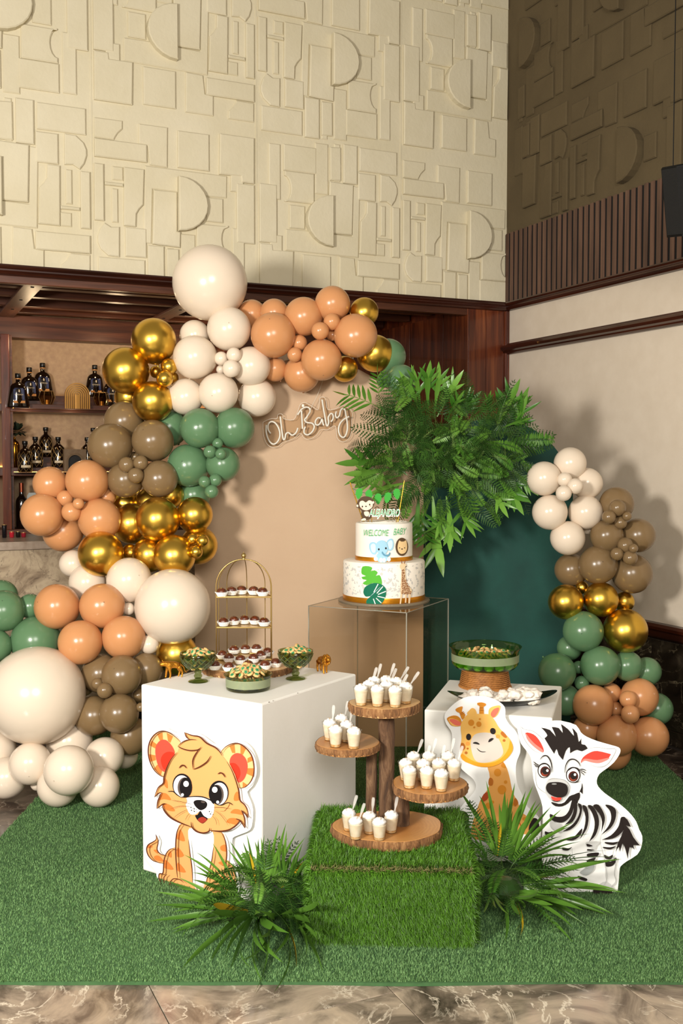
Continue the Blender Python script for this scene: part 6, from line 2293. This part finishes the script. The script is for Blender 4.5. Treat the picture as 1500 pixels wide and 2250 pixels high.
def frond_lobed(seed, L=.26):
    """wart fern: central blade with long side lobes"""
    rd = random.Random(seed)
    mb = MB()
    P = rachis(L, rd.uniform(.5, 1.0), 12)
    mb.tube(P, .0016, 4, 0)
    for k in range(5):
        t = .35 + .5 * k / 4
        c, d = along(P, t)
        for s in (-1, 1):
            dd = (Vector((0, s, 0)) * .8 + d * .75).normalized()
            leaf(mb, c, dd, d.cross(dd) * s, L * (.42 - .22 * abs(t - .5)), .017, .12, 0, 4, .2)
    c, d = along(P, .9)
    leaf(mb, c, d, Vector((1, 0, 0)).cross(d), L * .4, .019, .12, 0, 4)
    return mb.mesh('lobed_frond', M['strap'], True)


def sprig_mesh(seed, L=.16):
    rd = random.Random(seed)
    mb = MB()
    P = rachis(L, rd.uniform(.2, .7), 10)
    mb.tube(P, .0012, 4, 0)
    for k in range(46):
        t = .2 + .8 * k / 45
        c, d = along(P, min(t, 1))
        a = k * 2.4
        o1 = d.orthogonal().normalized(); o2 = d.cross(o1)
        dd = (o1 * math.cos(a) + o2 * math.sin(a) + d * .7).normalized()
        leaf(mb, c, dd, d, .024 * (1.15 - .5 * t), .0026, .0, 0, 1)
    return mb.mesh('needle_sprig', M['sprig'])


def palm_frond(seed, L=.5, n=8, ll=.30, w=.024, yellow=0):
    rd = random.Random(seed)
    mb = MB()
    P = rachis(L, rd.uniform(.5, .9), 14)
    mb.tube(P, [.003 * (1 - .75 * i / 14) for i in range(15)], 5, 1)
    for k in range(n):
        t = .30 + .66 * k / (n - 1)
        c, d = along(P, t)
        for s in (-1, 1):
            dd = (Vector((0, s, 0)) * (.85 - .45 * t) + d * .9 + Vector((0, 0, rd.uniform(-.12, .12)))).normalized()
            leaf(mb, c, dd, Vector((-d.z, 0, d.x)), ll * rd.uniform(.8, 1.1) * (1 - .35 * abs(t - .45)), w * rd.uniform(.8, 1.15), .18, 2 if rd.random() < yellow else 0, 4, rd.uniform(.1, .4))
    return mb.mesh('palm_frond', [M['palm'], M['stem'], M['palm_y']], True)


def blade_tuft(seed, n=5, L=.34, w=.021, yellow=0.0, spread=.35):
    rd = random.Random(seed)
    mb = MB()
    for k in range(n):
        a = (k - (n - 1) / 2) / max(1, n - 1) * 2 * spread + rd.uniform(-.06, .06)
        d0 = Vector((rd.uniform(-.15, .15), math.sin(a), math.cos(a))).normalized()
        bend = rd.uniform(.25, .75)
        Lk, wk = L * rd.uniform(.75, 1.1), w * rd.uniform(.75, 1.15)
        side = d0.cross(Vector((1, 0, 0))).normalized()
        vs, fs = [], []
        m = 9
        p, d = Vector((0, .01 * a, 0)), d0.copy()
        for i in range(m):
            q = i / (m - 1)
            ww = wk * (.35 + .65 * math.sin(math.pi * min(1, .12 + q * .55))) * (1 if q < .5 else max(.02, 1 - ((q - .5) / .5) ** 1.6))
            nrm = side.cross(d)
            vs += [p - side * ww / 2 - nrm * ww * .16, p, p + side * ww / 2 - nrm * ww * .16]
            d = (d + Vector((1, 0, 0)) * bend * .22 * (q + .2)).normalized()
            p = p + d * (Lk / (m - 1))
        for i in range(m - 1):
            b = 3 * i
            fs += [(b, b + 3, b + 4, b + 1), (b + 1, b + 4, b + 5, b + 2)]
        mb.add(vs, fs, 1 if rd.random() < yellow else 0)
    return mb.mesh('palm_blades', [M['palm'], M['palm_y']], True)


FR_ME = {'tuft': [blade_tuft(60), blade_tuft(61, 6, .32), blade_tuft(62, 4, .36, .019, .0), blade_tuft(63, 5, .3, .017, .3)], 'leather': [frond_leather(k) for k in range(4)], 'sword': [frond_sword(k + 10) for k in range(3)], 'strap': [frond_strap(k + 20) for k in range(5)],
         'lobed': [frond_lobed(k + 30) for k in range(3)], 'sprig': [sprig_mesh(k + 40) for k in range(3)], 'palm': [palm_frond(50, yellow=.0), palm_frond(51, .55, 9, .32, yellow=.0), palm_frond(52, .45, 7, .28, yellow=.08)]}


def aim(root, kind, p, d, roll, scale, i, face=.6):
    """frond grows from p; its local +z leaves along d, arching toward gravity with roll"""
    d = Vector(d).normalized()
    z = d
    dn = Vector((0, -face, -(1 - face)))
    x = dn - z * dn.dot(z)
    if x.length < .1: x = Vector((1, 0, 0)) - z * z.x
    x.normalize()
    y = z.cross(x)
    Mx = Matrix((x, y, z)).transposed().to_4x4()
    Mx = Matrix.Translation(p) @ Mx @ Matrix.Rotation(roll, 4, 'Z') @ Matrix.Diagonal((scale, scale, scale, 1))
    ms = FR_ME[kind]
    me = ms[i % len(ms)]
    return link(me.name.split('.')[0], me, root, Mx)


# ---- the spray of ferns between the two arches
fs_p = at(975, 1020, 5.14)
fe = thing('fern_spray', 'big hanging spray of mixed green ferns between the two arches', 'plant arrangement', fs_p)
MB().ball((0, .06, 0), (.17, .05, .12), 16, 10).build('foam_core', plain('moss', '#17300F', .9, bump=.8, bscale=60), fe)
rd = random.Random(11)
finv = fe.matrix_basis.inverted()


def loc(px, py, Y): return finv @ at(px, py, Y)


# filler over the whole mass: root near the core, pointing outwards and toward the room
for i in range(330):
    a = 2.39996 * i
    r = math.sqrt((i + .5) / 330)
    px, py = 985 + 180 * r * math.cos(a), 995 + 118 * r * math.sin(a)
    if i % 3 == 0: px, py = 890 + rd.uniform(-55, 70), 960 + rd.uniform(-55, 80)
    if i % 3 == 1: px, py = 1060 + rd.uniform(-75, 65), 965 + rd.uniform(-55, 75)
    p = loc(px, py, 5.13 - .15 * (1 - r * r) - rd.uniform(0, .05))
    an = a + rd.uniform(-.7, .7)
    if r < .5: an = rd.uniform(0, 6.28)
    out = Vector((math.cos(an), -rd.uniform(.1, .6) - .25 * (r < .5), -math.sin(an) - .05))
    if px > 1085: out.y = .1; out.x *= .6
    kind = rd.choices(('leather', 'sword', 'sprig', 'strap'), (5.5, 2.2, 3.4, .6))[0]
    aim(fe, kind, p, out, rd.uniform(-.5, .5), rd.uniform(.46, .68) * (1.0 if kind != 'sprig' else 1.15), i, .75)
# outline fronds aimed as in the picture: (from px, py) -> (to px, py)
OUT = [
    ('lobed', (850, 905), (725, 850), .85), ('lobed', (835, 890), (820, 800), .75), ('leather', (885, 940), (785, 900), .8), ('leather', (880, 970), (775, 945), .8), ('leather', (885, 990), (775, 985), .75),
    ('leather', (900, 930), (838, 828), .8), ('sword', (905, 900), (868, 822), .7), ('strap', (925, 905), (905, 800), .8), ('strap', (940, 900), (935, 792), .9), ('strap', (955, 905), (965, 798), .9), ('strap', (960, 915), (1022, 818), .85), ('strap', (985, 930), (1060, 868), .7),
    ('strap', (930, 920), (880, 812), .7), ('leather', (1000, 920), (1060, 870), .7), ('sprig', (1060, 930), (1100, 870), .8), ('strap', (1090, 960), (1135, 832), .95), ('strap', (1100, 965), (1160, 855), .9), ('strap', (1110, 975), (1170, 872), .8),
    ('leather', (1090, 960), (1180, 930), .85), ('leather', (1110, 980), (1215, 965), .9), ('leather', (1095, 985), (1195, 985), .85), ('leather', (1075, 1000), (1160, 1030), .8), ('sword', (1120, 970), (1222, 972), .75), ('leather', (1080, 950), (1140, 885), .7),
    ('strap', (880, 1020), (738, 1022), 1.0), ('strap', (870, 1030), (752, 1055), .95), ('strap', (880, 1045), (770, 1075), .8), ('strap', (900, 1060), (800, 1090), .7),
    ('strap', (1080, 1030), (1150, 1135), 1.0), ('strap', (1100, 1030), (1160, 1110), .95), ('strap', (1060, 1050), (1120, 1140), 1.0), ('strap', (1110, 1020), (1175, 1090), .8),
    ('strap', (1000, 1080), (1030, 1190), .9), ('strap', (980, 1090), (1000, 1215), .95), ('strap', (950, 1090), (965, 1265), 1.2), ('lobed', (930, 1090), (935, 1220), .95), ('strap', (920, 1080), (915, 1195), .9), ('lobed', (1010, 1070), (1050, 1150), .8),
    ('sword', (900, 1070), (890, 1150), .7), ('sword', (1030, 1060), (1060, 1120), .75), ('leather', (1000, 1060), (1010, 1150), .8), ('sword', (880, 1060), (840, 1110), .6), ('strap', (990, 1100), (955, 1190), .8), ('leather', (930, 1060), (880, 1120), .7),
    ('strap', (950, 1000), (950, 1060), .7), ('strap', (960, 1000), (990, 1040), .6), ('strap', (1020, 1040), (1010, 1100), .6),
]
for i, (k, a, b, s) in enumerate(OUT):
    p = loc(*a, 5.06)
    q = loc(*b, 5.02 - rd.uniform(0, .06))
    d = (q - p)
    Ln = d.length
    base = {'leather': .30, 'sword': .30, 'strap': .29, 'lobed': .34, 'sprig': .16}[k]
    d = d.normalized() + Vector((0, .05, .12))
    aim(fe, k, p, d, rd.uniform(-.3, .3), max(.45, Ln / base * 1.1), i, .85)

# ---- leafy bunches on the turf at both sides of the grass box
def bunch(name, label, base, specs, fill, seed):
    root = thing(name, label, 'plant arrangement', base)
    rd = random.Random(seed)
    binv = root.matrix_basis.inverted()
    MB().ball((0, 0, .05), (.06, .055, .04), 12, 8).build('foam_core', M['leather'], root)
    for i, (k, a, b, Ya, Yb, s, face) in enumerate(specs):
        p = binv @ at(*a, Ya)
        p.z = max(p.z, .05)
        q = binv @ (at(*b, Yb) if face > .35 and b[1] < 1960 else onz(*b, .05))
        if q.z < .15: face = 1.15
        d = q - p
        L0 = {'tuft': .32, 'palm': .62, 'leather': .29, 'sword': .29}[k]
        d2 = d.normalized() + Vector((0, 0, .16))
        aim(root, k, p, d2, rd.uniform(-.25, .25), s * d.length / L0, i, face)
    for i in range(fill):
        a, r = i * 2.39996, math.sqrt((i + .5) / fill)
        p = Vector((.115 * r * math.cos(a), .07 * r * math.sin(a) - .03, .05 + .15 * (1 - r * .7) * rd.uniform(.5, 1)))
        an = a + rd.uniform(-.6, .6)
        d = Vector((math.cos(an) * .9, -.35 + .5 * math.sin(an), .35 + .5 * rd.random() - .5 * r))
        k = rd.choices(('leather', 'sword', 'sprig'), (6, 1.0, .8))[0]
        aim(root, k, p, d, rd.uniform(-.5, .5), rd.uniform(.40, .62), i, .55)
    return root


lb = onz(585, 2025, .0125)
YL = lb.y
T_ = 'tuft'
bunch('palm_and_fern_bunch', 'palm and fern bunch on the turf before the tiger cub board', lb, [
    (T_, (540, 1985), (395, 1955), YL, YL - .03, 1, .5), (T_, (520, 2000), (355, 2000), YL - .03, YL - .10, 1, .4), (T_, (530, 2030), (360, 2015), YL - .05, YL - .16, 1, .4), (T_, (545, 2060), (365, 2120), YL - .05, YL - .22, 1, .3), (T_, (555, 2060), (445, 2135), YL - .07, YL - .26, 1, .3), (T_, (570, 2060), (540, 2160), YL - .08, YL - .30, 1, .3), (T_, (590, 2060), (600, 2130), YL - .08, YL - .28, 1.1, .3), (T_, (620, 2050), (720, 2150), YL - .07, YL - .24, 1, .3), (T_, (640, 2030), (735, 2105), YL - .06, YL - .16, 1, .3), (T_, (650, 2000), (735, 2060), YL - .05, YL - .10, 1, .4),
    (T_, (520, 1960), (430, 1880), YL, YL + .0, 1, .6), (T_, (560, 1950), (510, 1845), YL, YL + .03, 1, .7), (T_, (565, 1945), (545, 1835), YL, YL + .04, 1, .7), (T_, (585, 1940), (600, 1815), YL, YL + .04, 1, .7), (T_, (600, 1940), (640, 1830), YL, YL + .03, 1, .7), (T_, (615, 1950), (672, 1820), YL, YL + .0, 1, .7), (T_, (630, 1960), (668, 1850), YL - .03, YL - .03, 1, .7), (T_, (625, 1980), (700, 1930), YL - .04, YL - .06, 1, .5),
    ('leather', (590, 1990), (560, 1880), YL - .03, YL - .03, 1, .7), ('leather', (600, 1990), (640, 1900), YL - .03, YL - .05, 1, .7), ('leather', (570, 2000), (510, 1930), YL - .04, YL - .05, 1, .7), ('leather', (600, 2010), (660, 1980), YL - .06, YL - .08, 1, .6), ('sword', (590, 2020), (575, 1960), YL - .09, YL - .11, 1.2, .7), ('leather', (600, 2020), (610, 1950), YL - .09, YL - .12, 1.2, .7)], 60, 3)
rb = onz(1110, 1985, .0125)
YR = rb.y - .02
bunch('palm_and_fern_bunch', 'palm and fern bunch on the turf before the zebra board', rb, [
    (T_, (1100, 1880), (1070, 1695), YR, YR, .9, .7), (T_, (1110, 1880), (1160, 1710), YR, YR, .9, .7), (T_, (1120, 1890), (1175, 1745), YR, YR - .02, .9, .7), (T_, (1090, 1880), (1050, 1735), YR, YR - .02, .8, .7), (T_, (1130, 1890), (1235, 1780), YR - .02, YR - .06, 1, .6), (T_, (1140, 1900), (1280, 1830), YR - .02, YR - .10, 1, .5), (T_, (1150, 1915), (1330, 1885), YR - .03, YR - .12, 1, .4), (T_, (1150, 1930), (1320, 1930), YR - .04, YR - .16, 1, .4), (T_, (1150, 1940), (1345, 1980), YR - .05, YR - .18, 1, .4), (T_, (1150, 1950), (1320, 2010), YR - .06, YR - .22, 1, .3), (T_, (1140, 1960), (1270, 2040), YR - .07, YR - .24, 1, .3), (T_, (1130, 1970), (1220, 2070), YR - .08, YR - .26, 1, .3), (T_, (1110, 1970), (1160, 2070), YR - .08, YR - .24, 1, .3), (T_, (1060, 1870), (995, 1810), YR, YR - .06, .8, .5), (T_, (1080, 1960), (1095, 2030), YR - .07, YR - .14, 1, .4),
    ('leather', (1060, 1860), (1020, 1755), YR, YR + .01, 1, .8), ('leather', (1075, 1870), (1060, 1780), YR, YR, 1, .8), ('leather', (1100, 1900), (1110, 1820), YR - .04, YR - .05, 1.1, .8), ('leather', (1120, 1910), (1165, 1840), YR - .04, YR - .05, 1, .8), ('leather', (1085, 1920), (1060, 1850), YR - .05, YR - .06, 1, .8), ('sword', (1070, 1900), (1035, 1830), YR - .04, YR - .06, 1, .8), ('sword', (1065, 1930), (1040, 1880), YR - .06, YR - .08, 1, .8), ('leather', (1090, 1950), (1080, 1990), YR - .08, YR - .12, 1.1, .7)], 54, 4)
# ================================================================ BOTTLES AND ORNAMENTS ON THE BACK BAR
M['rum'] = plain('dark_rum_glass', '#140A05', .08, coat=.6)
M['label_navy'] = plain('navy_label', '#262D52', .4)
M['label_gold'] = plain('copper_label', '#C98A4A', .4, .2)
M['label_cream'] = plain('cream_print', '#D9C3A0', .5)
M['cap'] = plain('black_cap', '#0C0A09', .35)
M['net'] = plain('gold_net', '#C9A468', .35, .7)
M['amber'] = plain('amber_ceramic', '#B9873F', .35, .4)
M['gold_dk'] = plain('gold_bottle', '#9A6A22', .18, 1.0)
M['tumbler'] = thin_glass('tumbler_glass', '#E8DDC8', .6)


def shelf_pt(px, py, z):
    return onz(px, py, z) if abs(z - CAM_H) > .12 else None


def bar_pos(px, v, z):
    """point on the line v = const of the alcove seen in column px"""
    k = (px - 750) / F
    u = (CORNER.x + v * V.x - k * (CORNER.y + v * V.y)) / (k * U.y - U.x)
    return CORNER + U * u + V * v + Vector((0, 0, z))


FACE = math.atan2(U.y, U.x)


def shade_profile(pts, flat_=.62):
    return pts


def rum_bottle():
    r = thing('rum_bottle', 'x', 'bottle')
    pr = [(.050, 0), (.060, .003), (.062, .010), (.052, .125), (.049, .142), (.038, .158), (.019, .166), (.015, .172), (.0145, .198)]
    n = 28
    mb = MB().lathe(pr, n, capt=True)
    mb.v = [(x * (1.22 - .2 * min(1, z / .16)) if z < .166 else x, y * .62, z) for x, y, z in mb.v]
    mb.build('glass', M['rum'], r, smooth=True, ang=60)
    lab = MB().prism(ccw([(-.036, .050), (.036, .050), (.036, .118), (.026, .130), (-.026, .130), (-.036, .118)]), lambda a, b, h: (a, -.0402 + .014 * (a / .05) ** 2 + (b - .05) * .075 - h, b), 0, .0016).build('label', M['label_navy'], r)
    MB().prism(ccw([(-.038, .030), (.038, .030), (.038, .046), (-.038, .046)]), lambda a, b, h: (a, -.0418 + .014 * (a / .05) ** 2 + (b - .05) * .085 - h, b), 0, .0016).build('label_strip', M['label_gold'], r)
    v, f = text_geo('LEYENDA')
    wv = max(p[0] for p in v)
    MB().add([((x / wv - .5) * .056, -.0402 + .014 * (((x / wv - .5) * .056) / .05) ** 2 + (.082 + y * .013 - .05) * .075 - .0022, .082 + y * .013) for x, y in v], f).build('label_lettering', M['label_cream'], lab)
    MB().prism([(-.005, .105), (.004, .100), (.005, .116), (-.002, .122)], lambda a, b, h: (a, -.0402 + (b - .05) * .075 - h, b), .0016, .0026).build('label_emblem', M['label_cream'], lab)
    MB().lathe([(.017, .196), (.019, .198), (.019, .226), (.017, .229)], 20).build('cap', M['cap'], r, smooth=True, ang=50)
    MB().lathe([(.0185, .190), (.0185, .196)], 20).build('neck_seal', M['label_gold'], r)
    return r


def net_bottle():
    r = thing('netted_bottle', 'x', 'bottle')
    pr = [(.042, 0), (.046, .003), (.047, .030), (.047, .110), (.041, .135), (.026, .152), (.0145, .160), (.0135, .185)]
    MB().lathe(pr, 28).build('glass', M['rum'], r, smooth=True, ang=60)
    net = MB()
    for k in range(8):
        for s in (-1, 1):
            net.tube([((.0478 if z < .112 else .0478 - (z - .112) * .33) * math.cos(a), (.0478 if z < .112 else .0478 - (z - .112) * .33) * math.sin(a), z) for z, a in [(.004 + .134 * q / 14, k * math.pi / 4 + s * q / 14 * 2.0) for q in range(15)]], .0011, 4)
    tag(net.build('wire_net', M['net'], r), kind='stuff')
    mb = MB()
    pts = [(.0485 * math.cos(a), .0485 * math.sin(a)) for a in [-math.pi / 2 - .7 + 1.4 * i / 8 for i in range(9)]]
    mb.add([(x, y, z) for z in (.030, .046) for x, y in pts], [(i, i + 1, 10 + i, 9 + i) for i in range(8)])
    mb.build('label_strip', M['label_cream'], r)
    MB().lathe([(.007, -.0010), (.007, .0010)], 14).build('seal', M['net'], r, Matrix.Translation((0, -.0485, .070)) @ Matrix.Rotation(math.pi / 2, 4, 'X'))
    MB().lathe([(.0165, .184), (.0185, .186), (.0185, .206), (.017, .209)], 20).build('cap', M['cap'], r, smooth=True, ang=50)
    return r


def put(o, p, rz=0.0, s=1.0, label=None, group=None):
    o.matrix_world = Matrix.Translation(p) @ Matrix.Rotation(FACE + rz, 4, 'Z') @ Matrix.Diagonal((s, s, s, 1))
    tag(o, label, None, group)


S1, S2, S3 = 1.8996, 1.4696, 1.0506
r0 = rum_bottle()
g1 = 'dark bottles on the upper bar shelf'
put(r0, bar_pos(43, 1.393, S1 - .0315), .05, 1.0, 'dark labelled bottle at the front left of the upper bar shelf', g1)
for px, v, lb in ((68, 1.607, 'dark labelled bottle half hidden behind the front left one, upper shelf'), (97, 1.690, 'tallest looking dark bottle behind the hexagonal tumbler, upper shelf'), (211, 1.690, 'dark labelled bottle right of the ribbed arch ornament'), (247, 1.55, 'dark bottle at the gold balloon edge, upper shelf')):
    put(dup(r0), bar_pos(px, v, S1 + (.0722 if v > 1.64 else .0302 if v > 1.57 else 0)), .05, 1.0, lb, g1)
n0 = net_bottle()
g2 = 'netted bottles on the lower bar shelf'
put(n0, bar_pos(56, 1.392, S2 - .0315), 0, 1.0, 'gold netted bottle at the front of the lower bar shelf', g2)
for px, v, lb in ((79, 1.50, 'gold netted bottle second from left, lower bar shelf'), (102, 1.695, 'gold netted bottle at the back of the left four, lower shelf'), (129, 1.50, 'gold netted bottle beside the square arch ornament'), (193, 1.50, 'gold netted bottle cut by the taupe balloon, lower shelf'), (206, 1.695, 'rear gold netted bottle peeping above the taupe balloon')):
    put(dup(n0), bar_pos(px, v, S2 + (.0722 if v > 1.64 else 0)), 0, 1.0, lb, g2)

# hexagonal tumblers
def tumbler(p, label):
    t_ = thing('hexagonal_tumbler', label, 'tumbler', p, FACE, 'gold rimmed tumblers')
    t_.scale = (1.6, 1.6, 1.45)
    MB().lathe([(.020, 0), (.022, .002), (.034, .034), (.027, .064), (.026, .064), (.032, .034), (.020, .004)], 6, capt=False).build('glass', M['tumbler'], t_)
    e = MB()
    for k in range(6):
        a = k * math.pi / 3
        e.tube([(.022 * math.cos(a), .022 * math.sin(a), .002), (.0345 * math.cos(a), .0345 * math.sin(a), .034), (.0275 * math.cos(a), .0275 * math.sin(a), .064)], .0008, 4)
    e.tube([(.027 * math.cos(k * math.pi / 3), .027 * math.sin(k * math.pi / 3), .064) for k in range(6)], .0011, 5, closed=True)
    e.build('gold_edging', M['net'], t_)
    MB().lathe([(.010, .002), (.010, .022)], 12).build('candle', M['amber'], t_)


tumbler(bar_pos(106, 1.500, S1), 'gold edged hexagonal tumbler left of the ribbed arch ornament')
tumbler(bar_pos(225, 1.51, S1), 'gold edged hexagonal tumbler right of the ribbed arch ornament')

# arch ornaments
o = thing('ribbed_arch_ornament', 'ribbed amber rainbow arch ornament on the upper bar shelf', 'ornament', bar_pos(172, 1.395, S1 - .0315), FACE)
for k in range(6):
    r1, r0_ = .084 - k * .0128, .084 - k * .0128 - .008
    pts = [(r1, 0)] + [(r1 * math.cos(math.pi * i / 20), .094 + r1 * math.sin(math.pi * i / 20)) for i in range(21)] + [(-r1, 0), (-r0_, 0)] + [(r0_ * math.cos(math.pi - math.pi * i / 20), .094 + r0_ * math.sin(math.pi * i / 20)) for i in range(21)] + [(r0_, 0)]
    n = len(pts)
    mb = MB()
    vs = [(a, -.014 + .002 * k, b) for a, b in pts] + [(a, .010, b) for a, b in pts]
    half_ = n // 2
    fs = []
    for i in range(half_ - 1):
        fs.append((i, i + 1, n - 2 - i, n - 1 - i))
        fs.append((n + n - 1 - i, n + n - 2 - i, n + i + 1, n + i))
    fs += [(i, i + n, (i + 1) % n + n, (i + 1) % n) for i in range(n)]
    mb.add(vs, fs).build('rib', M['amber'], o)
MB().box(-.012, .012, -.010, .012, 0, .10, .002).build('core', M['amber'], o)
o = thing('square_arch_ornament', 'square stone ornament with arched niche, lower bar shelf', 'ornament', bar_pos(166, 1.39, S2 - .0315), FACE)
M['sandstone'] = plain('sandstone', '#7D654A', .7, var='#6A5238', vscale=30)
fr = MB()
pts = [(-.075, 0), (-.046, 0)] + [(-.046 * math.cos(math.pi * i / 12), .070 + .046 * math.sin(math.pi * i / 12)) for i in range(13)] + [(.046, 0), (.075, 0), (.075, .155), (-.075, .155)]
fr2 = bmesh.new()
vv = [fr2.verts.new((a, 0, b)) for a, b in pts]
ee = [fr2.edges.new((vv[i], vv[(i + 1) % len(vv)])) for i in range(len(vv))]
bmesh.ops.triangle_fill(fr2, edges=ee, use_beauty=True)
ex = bmesh.ops.extrude_face_region(fr2, geom=fr2.faces[:])
for q in ex['geom']:
    if isinstance(q, bmesh.types.BMVert): q.co.y += .045
bmesh.ops.recalc_face_normals(fr2, faces=fr2.faces[:])
MB().bm(fr2).build('block', M['sandstone'], o)
for k, rr in enumerate((.058, .052)):
    MB().tube([(-rr, -.001, 0), (-rr, -.001, .07)] + [(-rr * math.cos(math.pi * i / 14), -.001, .070 + rr * math.sin(math.pi * i / 14)) for i in range(1, 14)] + [(rr, -.001, .07), (rr, -.001, 0)], .0025, 6).build('arch_rib', M['sandstone'], o)
MB().box(-.046, .046, .030, .044, 0, .116).build('niche_back', M['cap'], o)

# golden vase with a dark plant
vz = thing('golden_bottle_vase', 'tall golden bottle vase with dark foliage at the shelf post', 'vase', bar_pos(33, 1.56, S2), FACE)
MB().lathe([(.034, 0), (.037, .004), (.037, .150), (.030, .172), (.011, .186), (.009, .205)], 24).build('bottle', M['gold_dk'], vz, smooth=True, ang=60)
M['dark_leaf'] = plain('dark_foliage', '#132010', .6)
fo = MB()
rd = random.Random(2)
for _ in range(90):
    a, e = rd.uniform(0, 6.28), rd.uniform(-.6, 1.4)
    d = Vector((math.cos(a) * math.cos(e), math.sin(a) * math.cos(e), math.sin(e)))
    leaf(fo, Vector((.02, 0, .245)) + d * rd.uniform(.01, .04), d, Vector((0, 0, 1)), .036, .024, .1, 0, 2)
tag(fo.build('foliage', M['dark_leaf'], vz), kind='stuff')

# wine bottle, paper stand and small things on the back counter
w = thing('wine_bottle', 'dark wine bottle with copper foil beside the leftmost peach balloon', 'bottle', bar_pos(47, 1.52, S3), FACE)
MB().lathe([(.034, 0), (.038, .003), (.038, .185), (.033, .205), (.017, .225), (.0145, .240), (.0145, .302), (.0155, .304), (.0155, .310)], 24).build('glass', M['rum'], w, smooth=True, ang=60)
MB().lathe([(.0158, .250), (.0158, .312), (.013, .3125)], 20).build('foil', plain('copper_foil', '#7A3A24', .3, .8), w, smooth=True, ang=60)
MB().box(-.018, .018, -.0395, -.037, .09, .12, .001).build('label', M['label_gold'], w)
m = thing('menu_card_stack', 'folded pale paper cards behind the leftmost peach balloons', 'paper', bar_pos(72, 1.50, S3), FACE + .3)
for k in range(4):
    MB().box(-.03, .03, k * .008, k * .008 + .003, 0, .245 - k * .006, .0005).build('card', plain('pale_paper', '#B9BDB8', .7), m)
cb = bar_pos(8, .30, 1.0755)
for i, (dx, c, h, lb) in enumerate(((0, '#0D0C12', .075, 'small black shaker on the bar counter at the picture edge'), (.04, '#B01E2E', .035, 'small red glass votive on the bar counter'), (.075, '#14100E', .035, 'small black glass votive on the bar counter'), (.105, '#8E1A2A', .028, 'low dark red votive on the bar counter'))):
    o = thing('votive_glass' if i else 'shaker', lb, 'glass' if i else 'shaker', cb + U * dx, FACE)
    MB().lathe([(.010, 0), (.013, .002), (.014, h), (.0125, h), (.011, .004)], 16, capt=False).build('body', plain('votive_%d' % i, c, .1, coat=.5), o, smooth=True, ang=60)
    MB().lathe([(.0142, h - .003), (.0145, h)], 16, capb=False, capt=False).build('rim', M['net'], o)
wl = bar_pos(60, 1.35, 2.25)


def bar_point(px, v, z, e):
    d = bpy.data.lights.new('shelf_warm_point', 'POINT')
    d.energy = e; d.color = (1.0, .72, .42); d.shadow_soft_size = .04
    o = bpy.data.objects.new('shelf_warm_point', d)
    o.location = bar_pos(px, v, z)
    COL.objects.link(o)


for px in (80, 260, 430):
    bar_point(px, 1.30, 2.32, 2.2)
for px in (60, 160): 
    bar_point(px, 1.40, 1.80, .5)
